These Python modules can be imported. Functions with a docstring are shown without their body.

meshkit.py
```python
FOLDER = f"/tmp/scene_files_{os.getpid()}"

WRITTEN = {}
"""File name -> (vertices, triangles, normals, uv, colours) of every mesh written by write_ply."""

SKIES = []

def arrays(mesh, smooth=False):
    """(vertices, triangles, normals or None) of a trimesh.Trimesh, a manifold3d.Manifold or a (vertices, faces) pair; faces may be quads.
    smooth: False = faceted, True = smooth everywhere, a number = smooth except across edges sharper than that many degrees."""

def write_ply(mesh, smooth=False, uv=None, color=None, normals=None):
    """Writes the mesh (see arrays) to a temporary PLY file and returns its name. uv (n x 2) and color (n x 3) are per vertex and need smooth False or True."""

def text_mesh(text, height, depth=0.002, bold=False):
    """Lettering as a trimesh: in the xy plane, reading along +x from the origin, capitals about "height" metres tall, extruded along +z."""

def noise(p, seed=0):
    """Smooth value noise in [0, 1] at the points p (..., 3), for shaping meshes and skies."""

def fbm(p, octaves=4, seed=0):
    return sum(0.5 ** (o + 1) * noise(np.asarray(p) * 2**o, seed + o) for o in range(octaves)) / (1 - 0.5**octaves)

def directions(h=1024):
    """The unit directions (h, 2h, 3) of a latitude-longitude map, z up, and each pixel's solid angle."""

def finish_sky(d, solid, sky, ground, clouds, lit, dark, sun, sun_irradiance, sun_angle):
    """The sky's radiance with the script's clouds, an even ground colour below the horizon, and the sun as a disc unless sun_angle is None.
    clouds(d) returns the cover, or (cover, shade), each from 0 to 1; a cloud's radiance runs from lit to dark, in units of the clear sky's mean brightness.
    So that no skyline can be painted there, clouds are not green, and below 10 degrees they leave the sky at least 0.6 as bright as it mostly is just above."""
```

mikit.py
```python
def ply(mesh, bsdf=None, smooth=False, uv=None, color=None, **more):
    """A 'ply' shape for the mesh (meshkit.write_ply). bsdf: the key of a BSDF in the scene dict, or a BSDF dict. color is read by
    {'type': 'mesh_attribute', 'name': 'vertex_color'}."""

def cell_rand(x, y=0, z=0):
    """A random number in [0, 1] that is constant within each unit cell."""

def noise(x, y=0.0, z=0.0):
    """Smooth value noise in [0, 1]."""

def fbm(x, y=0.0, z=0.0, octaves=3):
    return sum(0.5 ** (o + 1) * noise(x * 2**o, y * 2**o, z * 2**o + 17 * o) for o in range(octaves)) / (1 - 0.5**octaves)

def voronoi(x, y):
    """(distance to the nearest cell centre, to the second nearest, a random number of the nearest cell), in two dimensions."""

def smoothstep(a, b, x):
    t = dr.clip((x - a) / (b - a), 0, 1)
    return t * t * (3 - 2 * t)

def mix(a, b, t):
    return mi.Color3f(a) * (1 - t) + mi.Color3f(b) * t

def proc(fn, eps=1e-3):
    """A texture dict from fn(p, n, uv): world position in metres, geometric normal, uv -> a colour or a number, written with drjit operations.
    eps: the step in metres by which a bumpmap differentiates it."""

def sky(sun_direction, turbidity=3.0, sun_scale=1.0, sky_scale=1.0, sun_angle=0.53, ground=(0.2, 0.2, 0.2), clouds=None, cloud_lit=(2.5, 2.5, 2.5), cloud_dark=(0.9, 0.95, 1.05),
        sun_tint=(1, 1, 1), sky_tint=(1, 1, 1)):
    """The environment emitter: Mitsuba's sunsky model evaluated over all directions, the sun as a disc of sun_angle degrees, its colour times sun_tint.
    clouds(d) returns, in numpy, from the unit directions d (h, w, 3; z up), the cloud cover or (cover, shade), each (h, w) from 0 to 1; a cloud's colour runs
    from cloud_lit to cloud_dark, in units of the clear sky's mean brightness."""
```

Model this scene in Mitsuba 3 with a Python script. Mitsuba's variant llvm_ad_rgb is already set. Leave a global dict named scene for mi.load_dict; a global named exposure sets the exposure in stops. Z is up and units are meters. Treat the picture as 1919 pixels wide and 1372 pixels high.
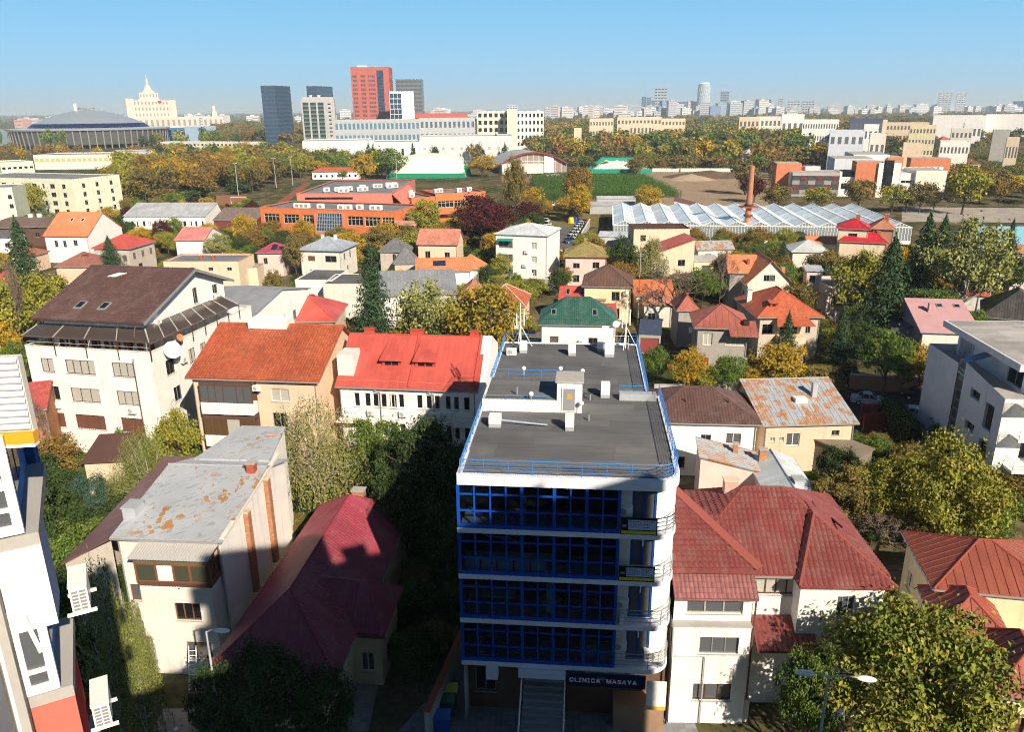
import math, random
import numpy as np, trimesh, shapely
import drjit as dr, mitsuba as mi, mikit, meshkit
from shapely.geometry import Polygon, box as sbox
from mikit import proc, noise, fbm, cell_rand, smoothstep, mix, voronoi
RND = random.Random(7)
NR = np.random.default_rng(7)
T = mi.ScalarTransform4f
scene, labels = {}, {}
# ---------------------------------------------------------------- camera, sky, exposure
EYE = np.array([0., 0., 36.])
PITCH, ROLL = math.radians(18.3), math.radians(0.5)
_F = np.array([0, math.cos(PITCH), -math.sin(PITCH)])
_U = np.array([0, math.sin(PITCH), math.cos(PITCH)])
_UP = math.cos(ROLL) * _U + math.sin(ROLL) * np.array([1., 0, 0])
scene['camera'] = {'type': 'perspective', 'fov': 66.73, 'fov_axis': 'x', 'near_clip': 0.2, 'far_clip': 90000.,
                   'to_world': T().look_at(origin=EYE.tolist(), target=(EYE + _F).tolist(), up=_UP.tolist())}
SUN_AZ, SUN_EL = math.radians(29.5), math.radians(33.0)
SUN = np.array([math.sin(SUN_AZ) * math.cos(SUN_EL), -math.cos(SUN_AZ) * math.cos(SUN_EL), math.sin(SUN_EL)])
def horizon_haze(d):
    """thin white haze all round the horizon, fading upwards"""
    el = np.degrees(np.arcsin(np.clip(d[..., 2], 0, 1)))
    return .9 * np.exp(-(el / 11.) ** 1.3), np.clip(el / 7., 0, 1) ** .7
scene['sky'] = mikit.sky(SUN.tolist(), turbidity=3.0, sun_scale=1.55, sky_scale=0.36, sky_tint=(0.74, 1.0, 1.24), sun_tint=(0.93, 1.0, 1.17), ground=(0.12, 0.12, 0.11), clouds=horizon_haze, cloud_lit=(3.9, 5.5, 6.6), cloud_dark=(2.9, 8.0, 12.6))
exposure = 1.93

# ---------------------------------------------------------------- colours and materials
PAL, PALI = [], {}
def pal(c):
    if isinstance(c, str): c = COL[c]
    c = tuple(round(float(x), 3) for x in c)
    if c not in PALI:
        PALI[c] = len(PAL); PAL.append(c)
    return PALI[c]
COL = dict(white=(.82,.81,.78), offwhite=(.70,.67,.60), cream=(.70,.58,.43), peach=(.72,.54,.40), yellowish=(.74,.64,.42), beige=(.52,.47,.40), greywall=(.36,.34,.31), concrete=(.42,.41,.39),
    pinkwall=(.68,.55,.50), palegreen=(.70,.72,.56), bluewhite=(.66,.70,.78), orange=(.60,.215,.10), orangewall=(.66,.20,.075), redroof=(.52,.075,.06), burgundy=(.25,.06,.06), wine=(.27,.045,.07), clay=(.42,.105,.05), clayold=(.42,.18,.11),
    brownroof=(.115,.065,.058), brown=(.12,.07,.055), darkbrown=(.06,.035,.03), green=(.035,.115,.09), olive=(.27,.22,.08), pinkroof=(.50,.30,.31), zinc=(.38,.41,.44), zincdark=(.14,.15,.16), greyroof=(.15,.155,.165), slate=(.22,.235,.26),
    bitumen=(.15,.157,.165), asphalt=(.05,.05,.053), black=(.012,.012,.013), darkglass=(.012,.014,.017), blue=(.008,.06,.36), bluerail=(.03,.22,.62), navy=(.006,.012,.06), metal=(.45,.46,.47), greymetal=(.25,.26,.27), rust=(.38,.17,.07), brick=(.40,.20,.12), brickred=(.36,.10,.06),
    curtain=(.40,.40,.36), greyglass=(.09,.10,.11), blueglass=(.03,.07,.13), greenglass=(.02,.06,.05), tealglass=(.06,.2,.24), shutter=(.16,.075,.055), woodframe=(.22,.09,.045), acwhite=(.72,.72,.68), bark=(.10,.075,.055), barkpale=(.42,.39,.34), tarp=(.02,.28,.16), yellow=(.75,.55,.03), soil=(.30,.235,.165), lime=(.62,.68,.16), coral=(.58,.17,.13), salmon=(.46,.085,.065), red=(.5,.03,.03))
_P = {}
def lookup(uvx):
    if not _P:
        for k in range(3): _P[k] = mi.Float([c[k] for c in PAL])
    i = mi.UInt32(dr.clip(dr.floor(uvx * 0.001), 0, len(PAL) - 1))
    return mi.Color3f(dr.gather(mi.Float, _P[0], i), dr.gather(mi.Float, _P[1], i), dr.gather(mi.Float, _P[2], i))
def _uv(uv):
    i = dr.floor(uv.x * 0.001)
    return uv.x - i * 1000 - 500, uv.y
def f_plaster(p, n, uv):
    c = lookup(uv.x)
    k = 0.86 + 0.20 * fbm(p.x * .7, p.y * .7, p.z * .7, 3)
    s = noise((p.x + p.y) * 2.3, (p.x - p.y) * 2.3, p.z * .22)
    k = k - 0.13 * smoothstep(.62, .95, s) * (1 - dr.abs(n.z))
    d = fbm(p.x * 5, p.y * 5, p.z * 5, 2)
    return c * (k + 0.10 * (d - .5))
def f_tile(p, n, uv):
    c = lookup(uv.x); u, v = _uv(uv)
    r = v / .34; ri = dr.floor(r)
    a = u / .24; ai = dr.floor(a)
    fr, fa = r - ri, a - ai
    k = 0.80 + 0.34 * cell_rand(ai, ri, 3)
    e = smoothstep(0.0, .22, fr) * smoothstep(0.0, .18, fa)
    m = fbm(p.x * .45, p.y * .45, p.z * .45, 3)
    moss = smoothstep(.62, .85, fbm(p.x * .9 + 31, p.y * .9, p.z, 3)) * .30
    return mix(c * (k * (0.62 + .38 * e) * (.75 + .5 * m)), mi.Color3f(.11, .085, .055), moss)
def f_sheet(p, n, uv):
    c = lookup(uv.x); u, v = _uv(uv)
    a = u / .55; ai = dr.floor(a); fa = a - ai
    vv = v / 1.9 + cell_rand(ai, 5) ; vi = dr.floor(vv)
    k = 0.88 + .2 * cell_rand(ai, vi, 3)
    e = smoothstep(0.0, .07, fa) * smoothstep(0.0, .012, vv - vi)
    m = fbm(p.x * .35, p.y * .35, p.z * .5, 4)
    return c * (k * (.72 + .28 * e) * (.72 + .56 * m))
def f_bitumen(p, n, uv):
    c = lookup(uv.x); u, v = _uv(uv)
    m = fbm(p.x * .3, p.y * .3, 0, 4)
    s = fbm(p.x * .5, p.y * 4, 3, 3)
    line = (1 - .24 * (1 - smoothstep(0.0, .035, dr.abs(v - dr.floor(v) - .5)))) * (.86 + .28 * cell_rand(dr.floor(v + .5), dr.floor(u / 7 + cell_rand(dr.floor(v + .5)) * 3)))
    pud = smoothstep(.55, .62, fbm(p.x * .22 + 3, p.y * .3 + 8, 2, 4)); m = m - .16 * pud
    sand = smoothstep(.60, .78, fbm(p.x * .55 + 9, p.y * .55, 1, 4)) * .16
    return mix(c * ((.72 + .5 * m) * (.9 + .2 * s) * line), mi.Color3f(.30, .25, .19), sand)
def f_rustsheet(p, n, uv):
    c = lookup(uv.x); u, v = _uv(uv)
    a = u / .62; ai = dr.floor(a); fa = a - ai
    vv = v / .85 + .5 * (ai - 2 * dr.floor(ai * .5)); vi = dr.floor(vv); fv = vv - vi
    r1 = cell_rand(ai, vi, 7)
    m = fbm(p.x * 1.6, p.y * 1.6, p.z, 3)
    rust = smoothstep(.52, .60, r1 * .92 + m * .2) * (.6 + .4 * smoothstep(.35, .6, fbm(p.x * 3, p.y * 3, 1, 3)))
    e = smoothstep(0.0, .07, fa) * smoothstep(0.0, .04, fv)
    col = mix(c * (.8 + .3 * r1), mi.Color3f(.40, .19, .075) * (.7 + .5 * m), rust)
    return col * (.7 + .3 * e)
def f_peel(p, n, uv):
    c = lookup(uv.x); u, v = _uv(uv)
    a = u / 1.1; ai = dr.floor(a); fa = a - ai
    m = fbm(p.x * .5, p.y * .5, p.z * .5, 4)
    w = fbm(p.x * 2.6 + 4, p.y * 1.9, 2, 4)
    zone = smoothstep(.5, .66, fbm(p.x * .28 + 1.7, p.y * .28 + 2, 5, 2))
    rust = smoothstep(.60, .63, w) * zone
    dark = smoothstep(.66, .70, fbm(p.x * 1.6 + p.y * 1.2 + 21, (p.y - p.x * .6) * 5.2 + 7, 2, 3)) * .35
    e = smoothstep(0.0, .02, fa)
    col = mix(c * (.8 + .35 * m), mi.Color3f(.12, .13, .14), dark)
    return mix(col * (.8 + .2 * e), mi.Color3f(.36, .19, .07) * (.7 + .6 * m), rust)
def f_flat(p, n, uv): return lookup(uv.x)
def f_metaltile(p, n, uv):
    c = lookup(uv.x); u, v = _uv(uv)
    m = fbm(p.x * .4, p.y * .4, p.z * .4, 4); st = noise(u * 2.2, v * .25, 3); sp = smoothstep(.74, .80, noise(p.x * 4.1, p.y * 4.1, p.z * 4.1))
    k = (.70 + .5 * m) * (.88 + .22 * st)
    return mix(c * k, mi.Color3f(.34, .30, .27), .10 * smoothstep(.45, .8, fbm(p.x * 1.7, p.y * 1.7, 4, 3)) + .07 * sp)
def f_brick(p, n, uv):
    c = lookup(uv.x)
    k = .75 + .5 * fbm(p.x * 4, p.y * 4, p.z * 8, 2)
    z = p.z / .09; zi = dr.floor(z)
    return c * (k * (.7 + .3 * smoothstep(0., .2, z - zi)) * (.85 + .3 * cell_rand(zi, dr.floor((p.x + p.y) * 4 + .5 * zi))))
def f_ground(p, n, uv):
    a = fbm(p.x * .035, p.y * .035, 0, 4); b = fbm(p.x * .35, p.y * .35, 3, 3); d = fbm(p.x * 3.1, p.y * 3.1, 1, 2)
    g = mix((.055, .065, .025), (.13, .105, .06), smoothstep(.38, .62, a * .6 + b * .4))
    g = mix(g, mi.Color3f(.20, .165, .115), smoothstep(.56, .72, b) * .6)
    return g * (.6 + .8 * d)
def f_asph(p, n, uv):
    c = lookup(uv.x)
    return c * (.65 + .45 * fbm(p.x * .4, p.y * .4, 0, 4) + .35 * fbm(p.x * 6, p.y * 6, 2, 2))
def f_pave(p, n, uv):
    c = lookup(uv.x)
    a, b = p.x / .4, p.y / .4; ai, bi = dr.floor(a), dr.floor(b)
    e = smoothstep(0., .08, a - ai) * smoothstep(0., .08, b - bi)
    return c * ((.75 + .35 * cell_rand(ai, bi)) * (.6 + .4 * e) * (.7 + .6 * fbm(p.x * .5, p.y * .5, 0, 3)))
def bs(name, inner): scene[name] = {'type': 'twosided', 'bsdf': inner}
bs('plaster', {'type': 'diffuse', 'reflectance': proc(f_plaster)})
bs('tile', {'type': 'principled', 'base_color': proc(f_tile), 'roughness': .62, 'specular': .35})
bs('sheet', {'type': 'principled', 'base_color': proc(f_sheet), 'roughness': .45, 'specular': .5})
bs('bitumen', {'type': 'diffuse', 'reflectance': proc(f_bitumen)})
bs('rustsheet', {'type': 'principled', 'base_color': proc(f_rustsheet), 'roughness': .55, 'specular': .4})
bs('peel', {'type': 'principled', 'base_color': proc(f_peel), 'roughness': .5, 'specular': .4})
bs('metal_tile', {'type': 'principled', 'base_color': proc(f_metaltile), 'roughness': .46, 'specular': .4})
bs('gloss', {'type': 'principled', 'base_color': proc(f_flat), 'roughness': .3, 'specular': .5})
bs('matte', {'type': 'diffuse', 'reflectance': proc(f_flat)})
bs('pane', {'type': 'principled', 'base_color': proc(f_flat), 'roughness': .09, 'specular': .55})
bs('mirror_glass', {'type': 'principled', 'base_color': proc(f_flat), 'roughness': .12, 'specular': 1.0, 'metallic': .35})
bs('brick', {'type': 'diffuse', 'reflectance': proc(f_brick)})
bs('ground_earth', {'type': 'diffuse', 'reflectance': proc(f_ground)})
bs('asphalt', {'type': 'diffuse', 'reflectance': proc(f_asph)})
bs('paving', {'type': 'diffuse', 'reflectance': proc(f_pave)})
bs('leaf', {'type': 'diffuse', 'reflectance': {'type': 'mesh_attribute', 'name': 'vertex_color'}})
scene['clear_glass'] = {'type': 'thindielectric', 'int_ior': 1.5, 'specular_transmittance': {'type': 'rgb', 'value': [.30, .38, .46]}}

# ---------------------------------------------------------------- meshes
class M:
    def __init__(self): self.v, self.f, self.t, self.n = [], [], [], 0
    def add(self, v, f, c, u=None):
        v = np.asarray(v, float).reshape(-1, 3); f = np.asarray(f, int).reshape(-1, 3)
        i = pal(c) * 1000 + 500
        t = np.zeros((len(v), 2)); t[:, 0] = i
        if u is not None: t += u
        self.v.append(v); self.f.append(f + self.n); self.t.append(t); self.n += len(v); return self
    def box(self, lo, hi, c):
        lo, hi = np.array(lo, float), np.array(hi, float)
        v = np.array([[lo[0] if a == 0 else hi[0], lo[1] if b == 0 else hi[1], lo[2] if d == 0 else hi[2]] for a in (0, 1) for b in (0, 1) for d in (0, 1)])
        return self.add(v, [[0,1,3],[0,3,2],[4,6,7],[4,7,5],[0,4,5],[0,5,1],[2,3,7],[2,7,6],[0,2,6],[0,6,4],[1,5,7],[1,7,3]], c)
    def bar(self, p, q, w, h, c, up=(0, 0, 1)):
        p, q = np.array(p, float), np.array(q, float); d = q - p; L = np.linalg.norm(d); d /= L
        s = np.cross(d, up); s = s / (np.linalg.norm(s) + 1e-9) if np.linalg.norm(s) > 1e-6 else np.array([1., 0, 0]); k = np.cross(s, d)
        v = [e + a * s * w / 2 + b * k * h / 2 for e in (p, q) for a, b in ((-1, -1), (1, -1), (1, 1), (-1, 1))]
        return self.add(v, [[0,1,5],[0,5,4],[1,2,6],[1,6,5],[2,3,7],[2,7,6],[3,0,4],[3,4,7],[0,3,2],[0,2,1],[4,5,6],[4,6,7]], c)
    def tube(self, pts, r, c, n=6):
        p = np.asarray(pts, float); r = np.broadcast_to(np.asarray(r, float), (len(p),))
        t = np.gradient(p, axis=0); t /= np.linalg.norm(t, axis=1, keepdims=True) + 1e-12
        a = np.cross(t, np.where(np.abs(t[:, 2:]) < .9, [0, 0, 1.], [1., 0, 0])); a /= np.linalg.norm(a, axis=1, keepdims=True) + 1e-12
        b = np.cross(t, a); an = np.arange(n) * 2 * np.pi / n
        v = p[:, None] + r[:, None, None] * (np.cos(an)[None, :, None] * a[:, None] + np.sin(an)[None, :, None] * b[:, None])
        f = []
        for i in range(len(p) - 1):
            for j in range(n):
                k = (j + 1) % n; f += [[i*n+j, i*n+k, (i+1)*n+k], [i*n+j, (i+1)*n+k, (i+1)*n+j]]
        f += [[0, j + 1, j] for j in range(1, n - 1)] + [[(len(p)-1)*n, (len(p)-1)*n + j, (len(p)-1)*n + j + 1] for j in range(1, n - 1)]
        return self.add(v.reshape(-1, 3), f, c)
    def prism(self, poly, z0, z1, c, holes=None):
        g = Polygon(poly, holes) if not isinstance(poly, Polygon) else poly
        m = trimesh.creation.extrude_polygon(g, z1 - z0, engine='earcut'); v = np.array(m.vertices); v[:, 2] += z0
        return self.add(v, m.faces, c)
    def face(self, pts, c, e=None, t=0.0):
        """planar polygon with texture axes along e (eave) and up the slope; t: thickness downwards"""
        p = np.asarray(pts, float); n = _normal(p)
        if n[2] < 0: p = p[::-1]; n = -n
        e = _unit(np.asarray(e if e is not None else p[1] - p[0], float)); s = np.cross(n, e)
        v = p if t == 0 else np.vstack([p, p - [0, 0, t]]); k = len(p)
        uv = np.stack([v @ e % 400, v @ s % 400], 1) if False else np.stack([(v - p[0]) @ e, (v - p[0]) @ s], 1)
        f = [[0, i, i + 1] for i in range(1, k - 1)]
        if t:
            f += [[k, k + i + 1, k + i] for i in range(1, k - 1)]
            for i in range(k):
                j = (i + 1) % k; f += [[i, k + i, k + j], [i, k + j, j]]
        return self.add(v, f, c, uv)
    def mesh(self, m, c, mat=None):
        v = np.asarray(m.vertices)
        if mat is not None: v = v @ mat[:3, :3].T + mat[:3, 3]
        return self.add(v, m.faces, c)
    def get(self, mat=None):
        v = np.vstack(self.v)
        if mat is not None: v = v @ mat[:3, :3].T + mat[:3, 3]
        return v, np.vstack(self.f), np.vstack(self.t)
def _unit(v): return v / (np.linalg.norm(v) + 1e-12)
def _normal(p):
    n = np.zeros(3)
    for i in range(len(p)): n += np.cross(p[i], p[(i + 1) % len(p)])
    return _unit(n)
def Rz(a, o=(0, 0, 0)):
    m = np.eye(4); c, s = math.cos(a), math.sin(a); m[:2, :2] = [[c, -s], [s, c]]; m[:3, 3] = o if len(o) == 3 else (*o, 0); return m
USED = {}
def key(name):
    if name not in USED:
        USED[name] = 0; return name
    USED[name] += 1; return f'{name}_{USED[name]:03d}'
def lab(k, label=None, cat=None, group=None, kind=None):
    d = labels.setdefault(k, {})
    for a, b in (('label', label), ('category', cat), ('group', group), ('kind', kind)):
        if b: d[a] = b
    return k
def thing(name, label, cat, group=None): return lab(key(name), label, cat, group)
def put(name, m, bsdf='plaster', parent=None, mat=None, smooth=False):
    k = key(f'{parent}__{name}' if parent else name)
    v, f, t = m.get(mat)
    if smooth:
        scene[k] = mikit.ply(trimesh.Trimesh(v, f, process=False), bsdf, smooth=True, uv=t)
    else:
        scene[k] = mikit.ply((v, f), bsdf, uv=t)
    return k
def obj(name, m, bsdf, label, cat=None, group=None, kind=None, mat=None, smooth=False):
    k = put(name, m, bsdf, None, mat, smooth); lab(k, label, cat, group, kind); return k
def tw(d, mat): return {**d, 'to_world': T(mat.tolist() if hasattr(mat, 'tolist') else mat)}
# ---------------------------------------------------------------- windows and walls
WST = dict(  # frame colour, mullions, transom, pane colour, frame width
    p=('white', 1, 0, 'greyglass', .07), p2=('white', 2, 0, 'greyglass', .07), b=('woodframe', 1, 0, 'greyglass', .07), b2=('woodframe', 2, 0, 'darkglass', .07), b3=('brown', 3, 0, 'curtain', .08), d=('greymetal', 1, 0, 'darkglass', .06), d2=('brown', 2, 0, 'curtain', .07), d0=('greymetal', 0, 0, 'darkglass', .05),
    s=('shutter', 0, 0, 'shutter', .06), c=('white', 1, 0, 'curtain', .07), g=('greymetal', 2, 0, 'greyglass', .06), o=('brown', 1, 0, 'darkglass', .06), t=('white', 2, 1, 'darkglass', .05), k=('white', 0, 0, 'darkglass', .08), m=('brown', 3, 1, 'darkglass', .06), y=('yellow', 0, 0, 'yellow', .06), h=('brown', 1, 0, 'curtain', .07), w=('concrete', 2, 0, 'greyglass', .08), q=('brown', 2, 0, 'greyglass', .07))
_WC = {}
FOOT = []
def window(parent, st, w, h, mat, near=True):
    fc, nm, tr, pc, fw = WST[st] if isinstance(st, str) else st
    ck = (st, round(w, 2), round(h, 2), near)
    if ck not in _WC:
        p = M()
        if near:
            m = M(); o = .07
            m.box((-w/2, -.02, 0), (w/2, o, fw), fc); m.box((-w/2, -.02, h - fw), (w/2, o, h), fc)
            m.box((-w/2, -.02, fw), (-w/2 + fw, o, h - fw), fc); m.box((w/2 - fw, -.02, fw), (w/2, o, h - fw), fc)
            for i in range(nm):
                x = -w/2 + w * (i + 1) / (nm + 1); m.box((x - fw*.5, -.015, fw), (x + fw*.5, o, h - fw), fc)
            for i in range(tr):
                z = h * (.7 if tr == 1 else (i + 1) / (tr + 1)); m.box((-w/2 + fw, -.01, z - fw*.4), (w/2 - fw, o, z + fw*.4), fc)
            m.box((-w/2 - .06, -.2, -.05), (w/2 + .06, .0, -.004), 'concrete')
            p.box((-w/2 + .01, .03, .01), (w/2 - .01, .05, h - .01), pc)
            _WC[ck] = (mikit.ply(m.get()[:2], 'plaster', uv=m.get()[2]), mikit.ply(p.get()[:2], 'plaster' if st == 's' else 'pane', uv=p.get()[2]))
        else:
            p.box((-w/2, -.05, 0), (w/2, .05, h), pc)
            _WC[ck] = (None, mikit.ply(p.get()[:2], 'pane', uv=p.get()[2]))
    a, b = _WC[ck]
    k = key(f'{parent}__window')
    if a is None: scene[k] = tw(b, mat)
    else:
        scene[k] = tw(a, mat); scene[k + '__pane'] = tw(b, mat)
    return k
def R(n, z, w, h, st, a=0., b=1.): return [(a + (b - a) * (i + .5) / n, z, w, h, st) for i in range(n)]
def wall(parent, p0, p1, z0, top, col, wins=(), near=True, name='wall', bsdf='plaster', rec=.14):
    """outer face p0 -> p1 seen from outside left to right; top: height or [(s,z)...] from left to right"""
    p0, p1 = np.array(p0[:2], float), np.array(p1[:2], float); L = np.linalg.norm(p1 - p0); d = (p1 - p0) / L
    tp = [(0, top), (L, top)] if np.isscalar(top) else top
    poly = Polygon([(0, z0), (L, z0)] + [tuple(x) for x in tp[::-1]])
    mat = np.eye(4); mat[:2, 0] = d; mat[:2, 1] = (-d[1], d[0]); mat[:2, 3] = p0   # local y points inward
    holes = []; m = M()
    for (s, z, w, h, st) in wins:
        c = s * L
        if near and 0.06 < c - w/2 and c + w/2 < L - .06:
            hb = sbox(c - w/2, z, c + w/2, z + h)
            if poly.buffer(-.03).contains(hb): holes.append(hb)
            m.box((c - w/2 - .001, .0, z), (c - w/2, rec + .02, z + h), col); m.box((c + w/2, .0, z), (c + w/2 + .001, rec + .02, z + h), col)
            m.box((c - w/2, .0, z + h), (c + w/2, rec + .02, z + h + .001), col); m.box((c - w/2, .0, z - .001), (c + w/2, rec + .02, z), col)
        wm = mat @ np.array([[1, 0, 0, c], [0, 1, 0, rec if near else 0], [0, 0, 1, z], [0, 0, 0, 1.]])
        window(parent, st, w, h, wm, near)
    g = poly
    for hb in holes: g = g.difference(hb)
    for gg in getattr(g, 'geoms', [g]):
        v, f = trimesh.creation.triangulate_polygon(gg, engine='earcut')
        m.add(np.column_stack([v[:, 0], np.zeros(len(v)), v[:, 1]]), f, col)
    return put(name, m, bsdf, parent, mat)
# ---------------------------------------------------------------- roofs
def tiled(pts, c, pw=.24, row=.34, amp=.028, step=.025, sub=4, e=None, m=None):
    """a profiled metal-tile or corrugated covering as real relief over a planar polygon"""
    p = np.asarray(pts, float); n = _normal(p)
    if n[2] < 0: p = p[::-1]; n = -n
    e = _unit(np.asarray(e if e is not None else p[1] - p[0], float)); s = np.cross(n, e)
    uv = np.stack([(p - p[0]) @ e, (p - p[0]) @ s], 1); poly = Polygon(uv)
    if not poly.is_valid: poly = poly.buffer(0)
    m = m or M(); cw = pw / sub
    u0, u1 = math.floor(uv[:, 0].min() / cw), math.ceil(uv[:, 0].max() / cw); v0, v1 = math.floor(uv[:, 1].min() / row), math.ceil(uv[:, 1].max() / row)
    I, J = [x.ravel() for x in np.meshgrid(np.arange(u0, u1), np.arange(v0, v1), indexing='ij')]
    cells = shapely.box(I * cw, J * row, (I + 1) * cw, (J + 1) * row)
    shapely.prepare(poly)
    ins = shapely.contains(poly, cells); cut = shapely.intersects(poly, cells) & ~ins
    def hgt(q, j):
        a = q[:, 0] / pw; fr = a - np.floor(a)
        return amp * np.abs(np.cos(np.pi * fr)) ** .8 + step * (1 - (q[:, 1] / row - j))
    Q, Fc = [], []; k = 0
    i, j = I[ins], J[ins]
    q = np.stack([np.stack([i * cw, j * row], 1), np.stack([(i + 1) * cw, j * row], 1), np.stack([(i + 1) * cw, (j + 1) * row], 1), np.stack([i * cw, (j + 1) * row], 1)], 1).reshape(-1, 2)
    h = hgt(q, np.repeat(j, 4)); b = np.arange(len(i)) * 4
    Q.append(np.column_stack([q, h])); Fc.append(np.stack([b, b+1, b+2, b, b+2, b+3], 1).reshape(-1, 3)); k = len(q)
    for g, jj in zip(shapely.intersection(cells[cut], poly), J[cut]):
        for gg in getattr(g, 'geoms', [g]):
            if gg.geom_type != 'Polygon' or gg.area < 1e-5: continue
            q = np.array(gg.exterior.coords)[:-1][::-1] if not gg.exterior.is_ccw else np.array(gg.exterior.coords)[:-1]
            Q.append(np.column_stack([q, hgt(q, jj)])); Fc.append(np.array([[0, a, a + 1] for a in range(1, len(q) - 1)]) + k); k += len(q)
    Q = np.vstack(Q); Fc = np.vstack(Fc)
    v = p[0] + Q[:, :1] * e + Q[:, 1:2] * s + (Q[:, 2:] + .012) * n
    return m.add(v, Fc, c, Q[:, :2])
def roof_parts(parent, faces, col, mat='tile', t=.14, geo=None, world=None, cap=None, name='roof', seams=None):
    """faces: [(points, eave vector)]; geo: dict for tiled(); seams: pitch of standing seams built as strips"""
    m = M()
    for pts, e in faces: m.face(pts, col, e, t)
    if geo:
        for pts, e in faces: tiled(pts, col, e=e, m=m, **geo)
    r = put(name, m, mat, parent, world)
    if seams:
        sm = M()
        for pts, e in faces:
            p = np.asarray(pts, float); n = _normal(p)
            if n[2] < 0: p = p[::-1]; n = -n
            e = _unit(np.asarray(e, float)); s = np.cross(n, e); uv = np.stack([(p - p[0]) @ e, (p - p[0]) @ s], 1); poly = Polygon(uv)
            for u in np.arange(uv[:, 0].min() + seams * .5, uv[:, 0].max(), seams):
                g = poly.intersection(shapely.LineString([(u, -99), (u, 99)]))
                if g.length > .2 and g.geom_type == 'LineString':
                    a, b = [p[0] + x * e + y * s + n * .02 for x, y in g.coords]; sm.bar(a, b, .04, .05, col, n)
        put('seam', sm, 'gloss', r, world)
    return r
def caps(parent, lines, col, r=.09, bsdf='plaster', world=None, name='ridge_cap'):
    m = M()
    for a, b in lines: m.tube([np.asarray(a, float) + [0, 0, .02], np.asarray(b, float) + [0, 0, .02]], r, col, 6)
    return put(name, m, bsdf, parent, world)
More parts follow.
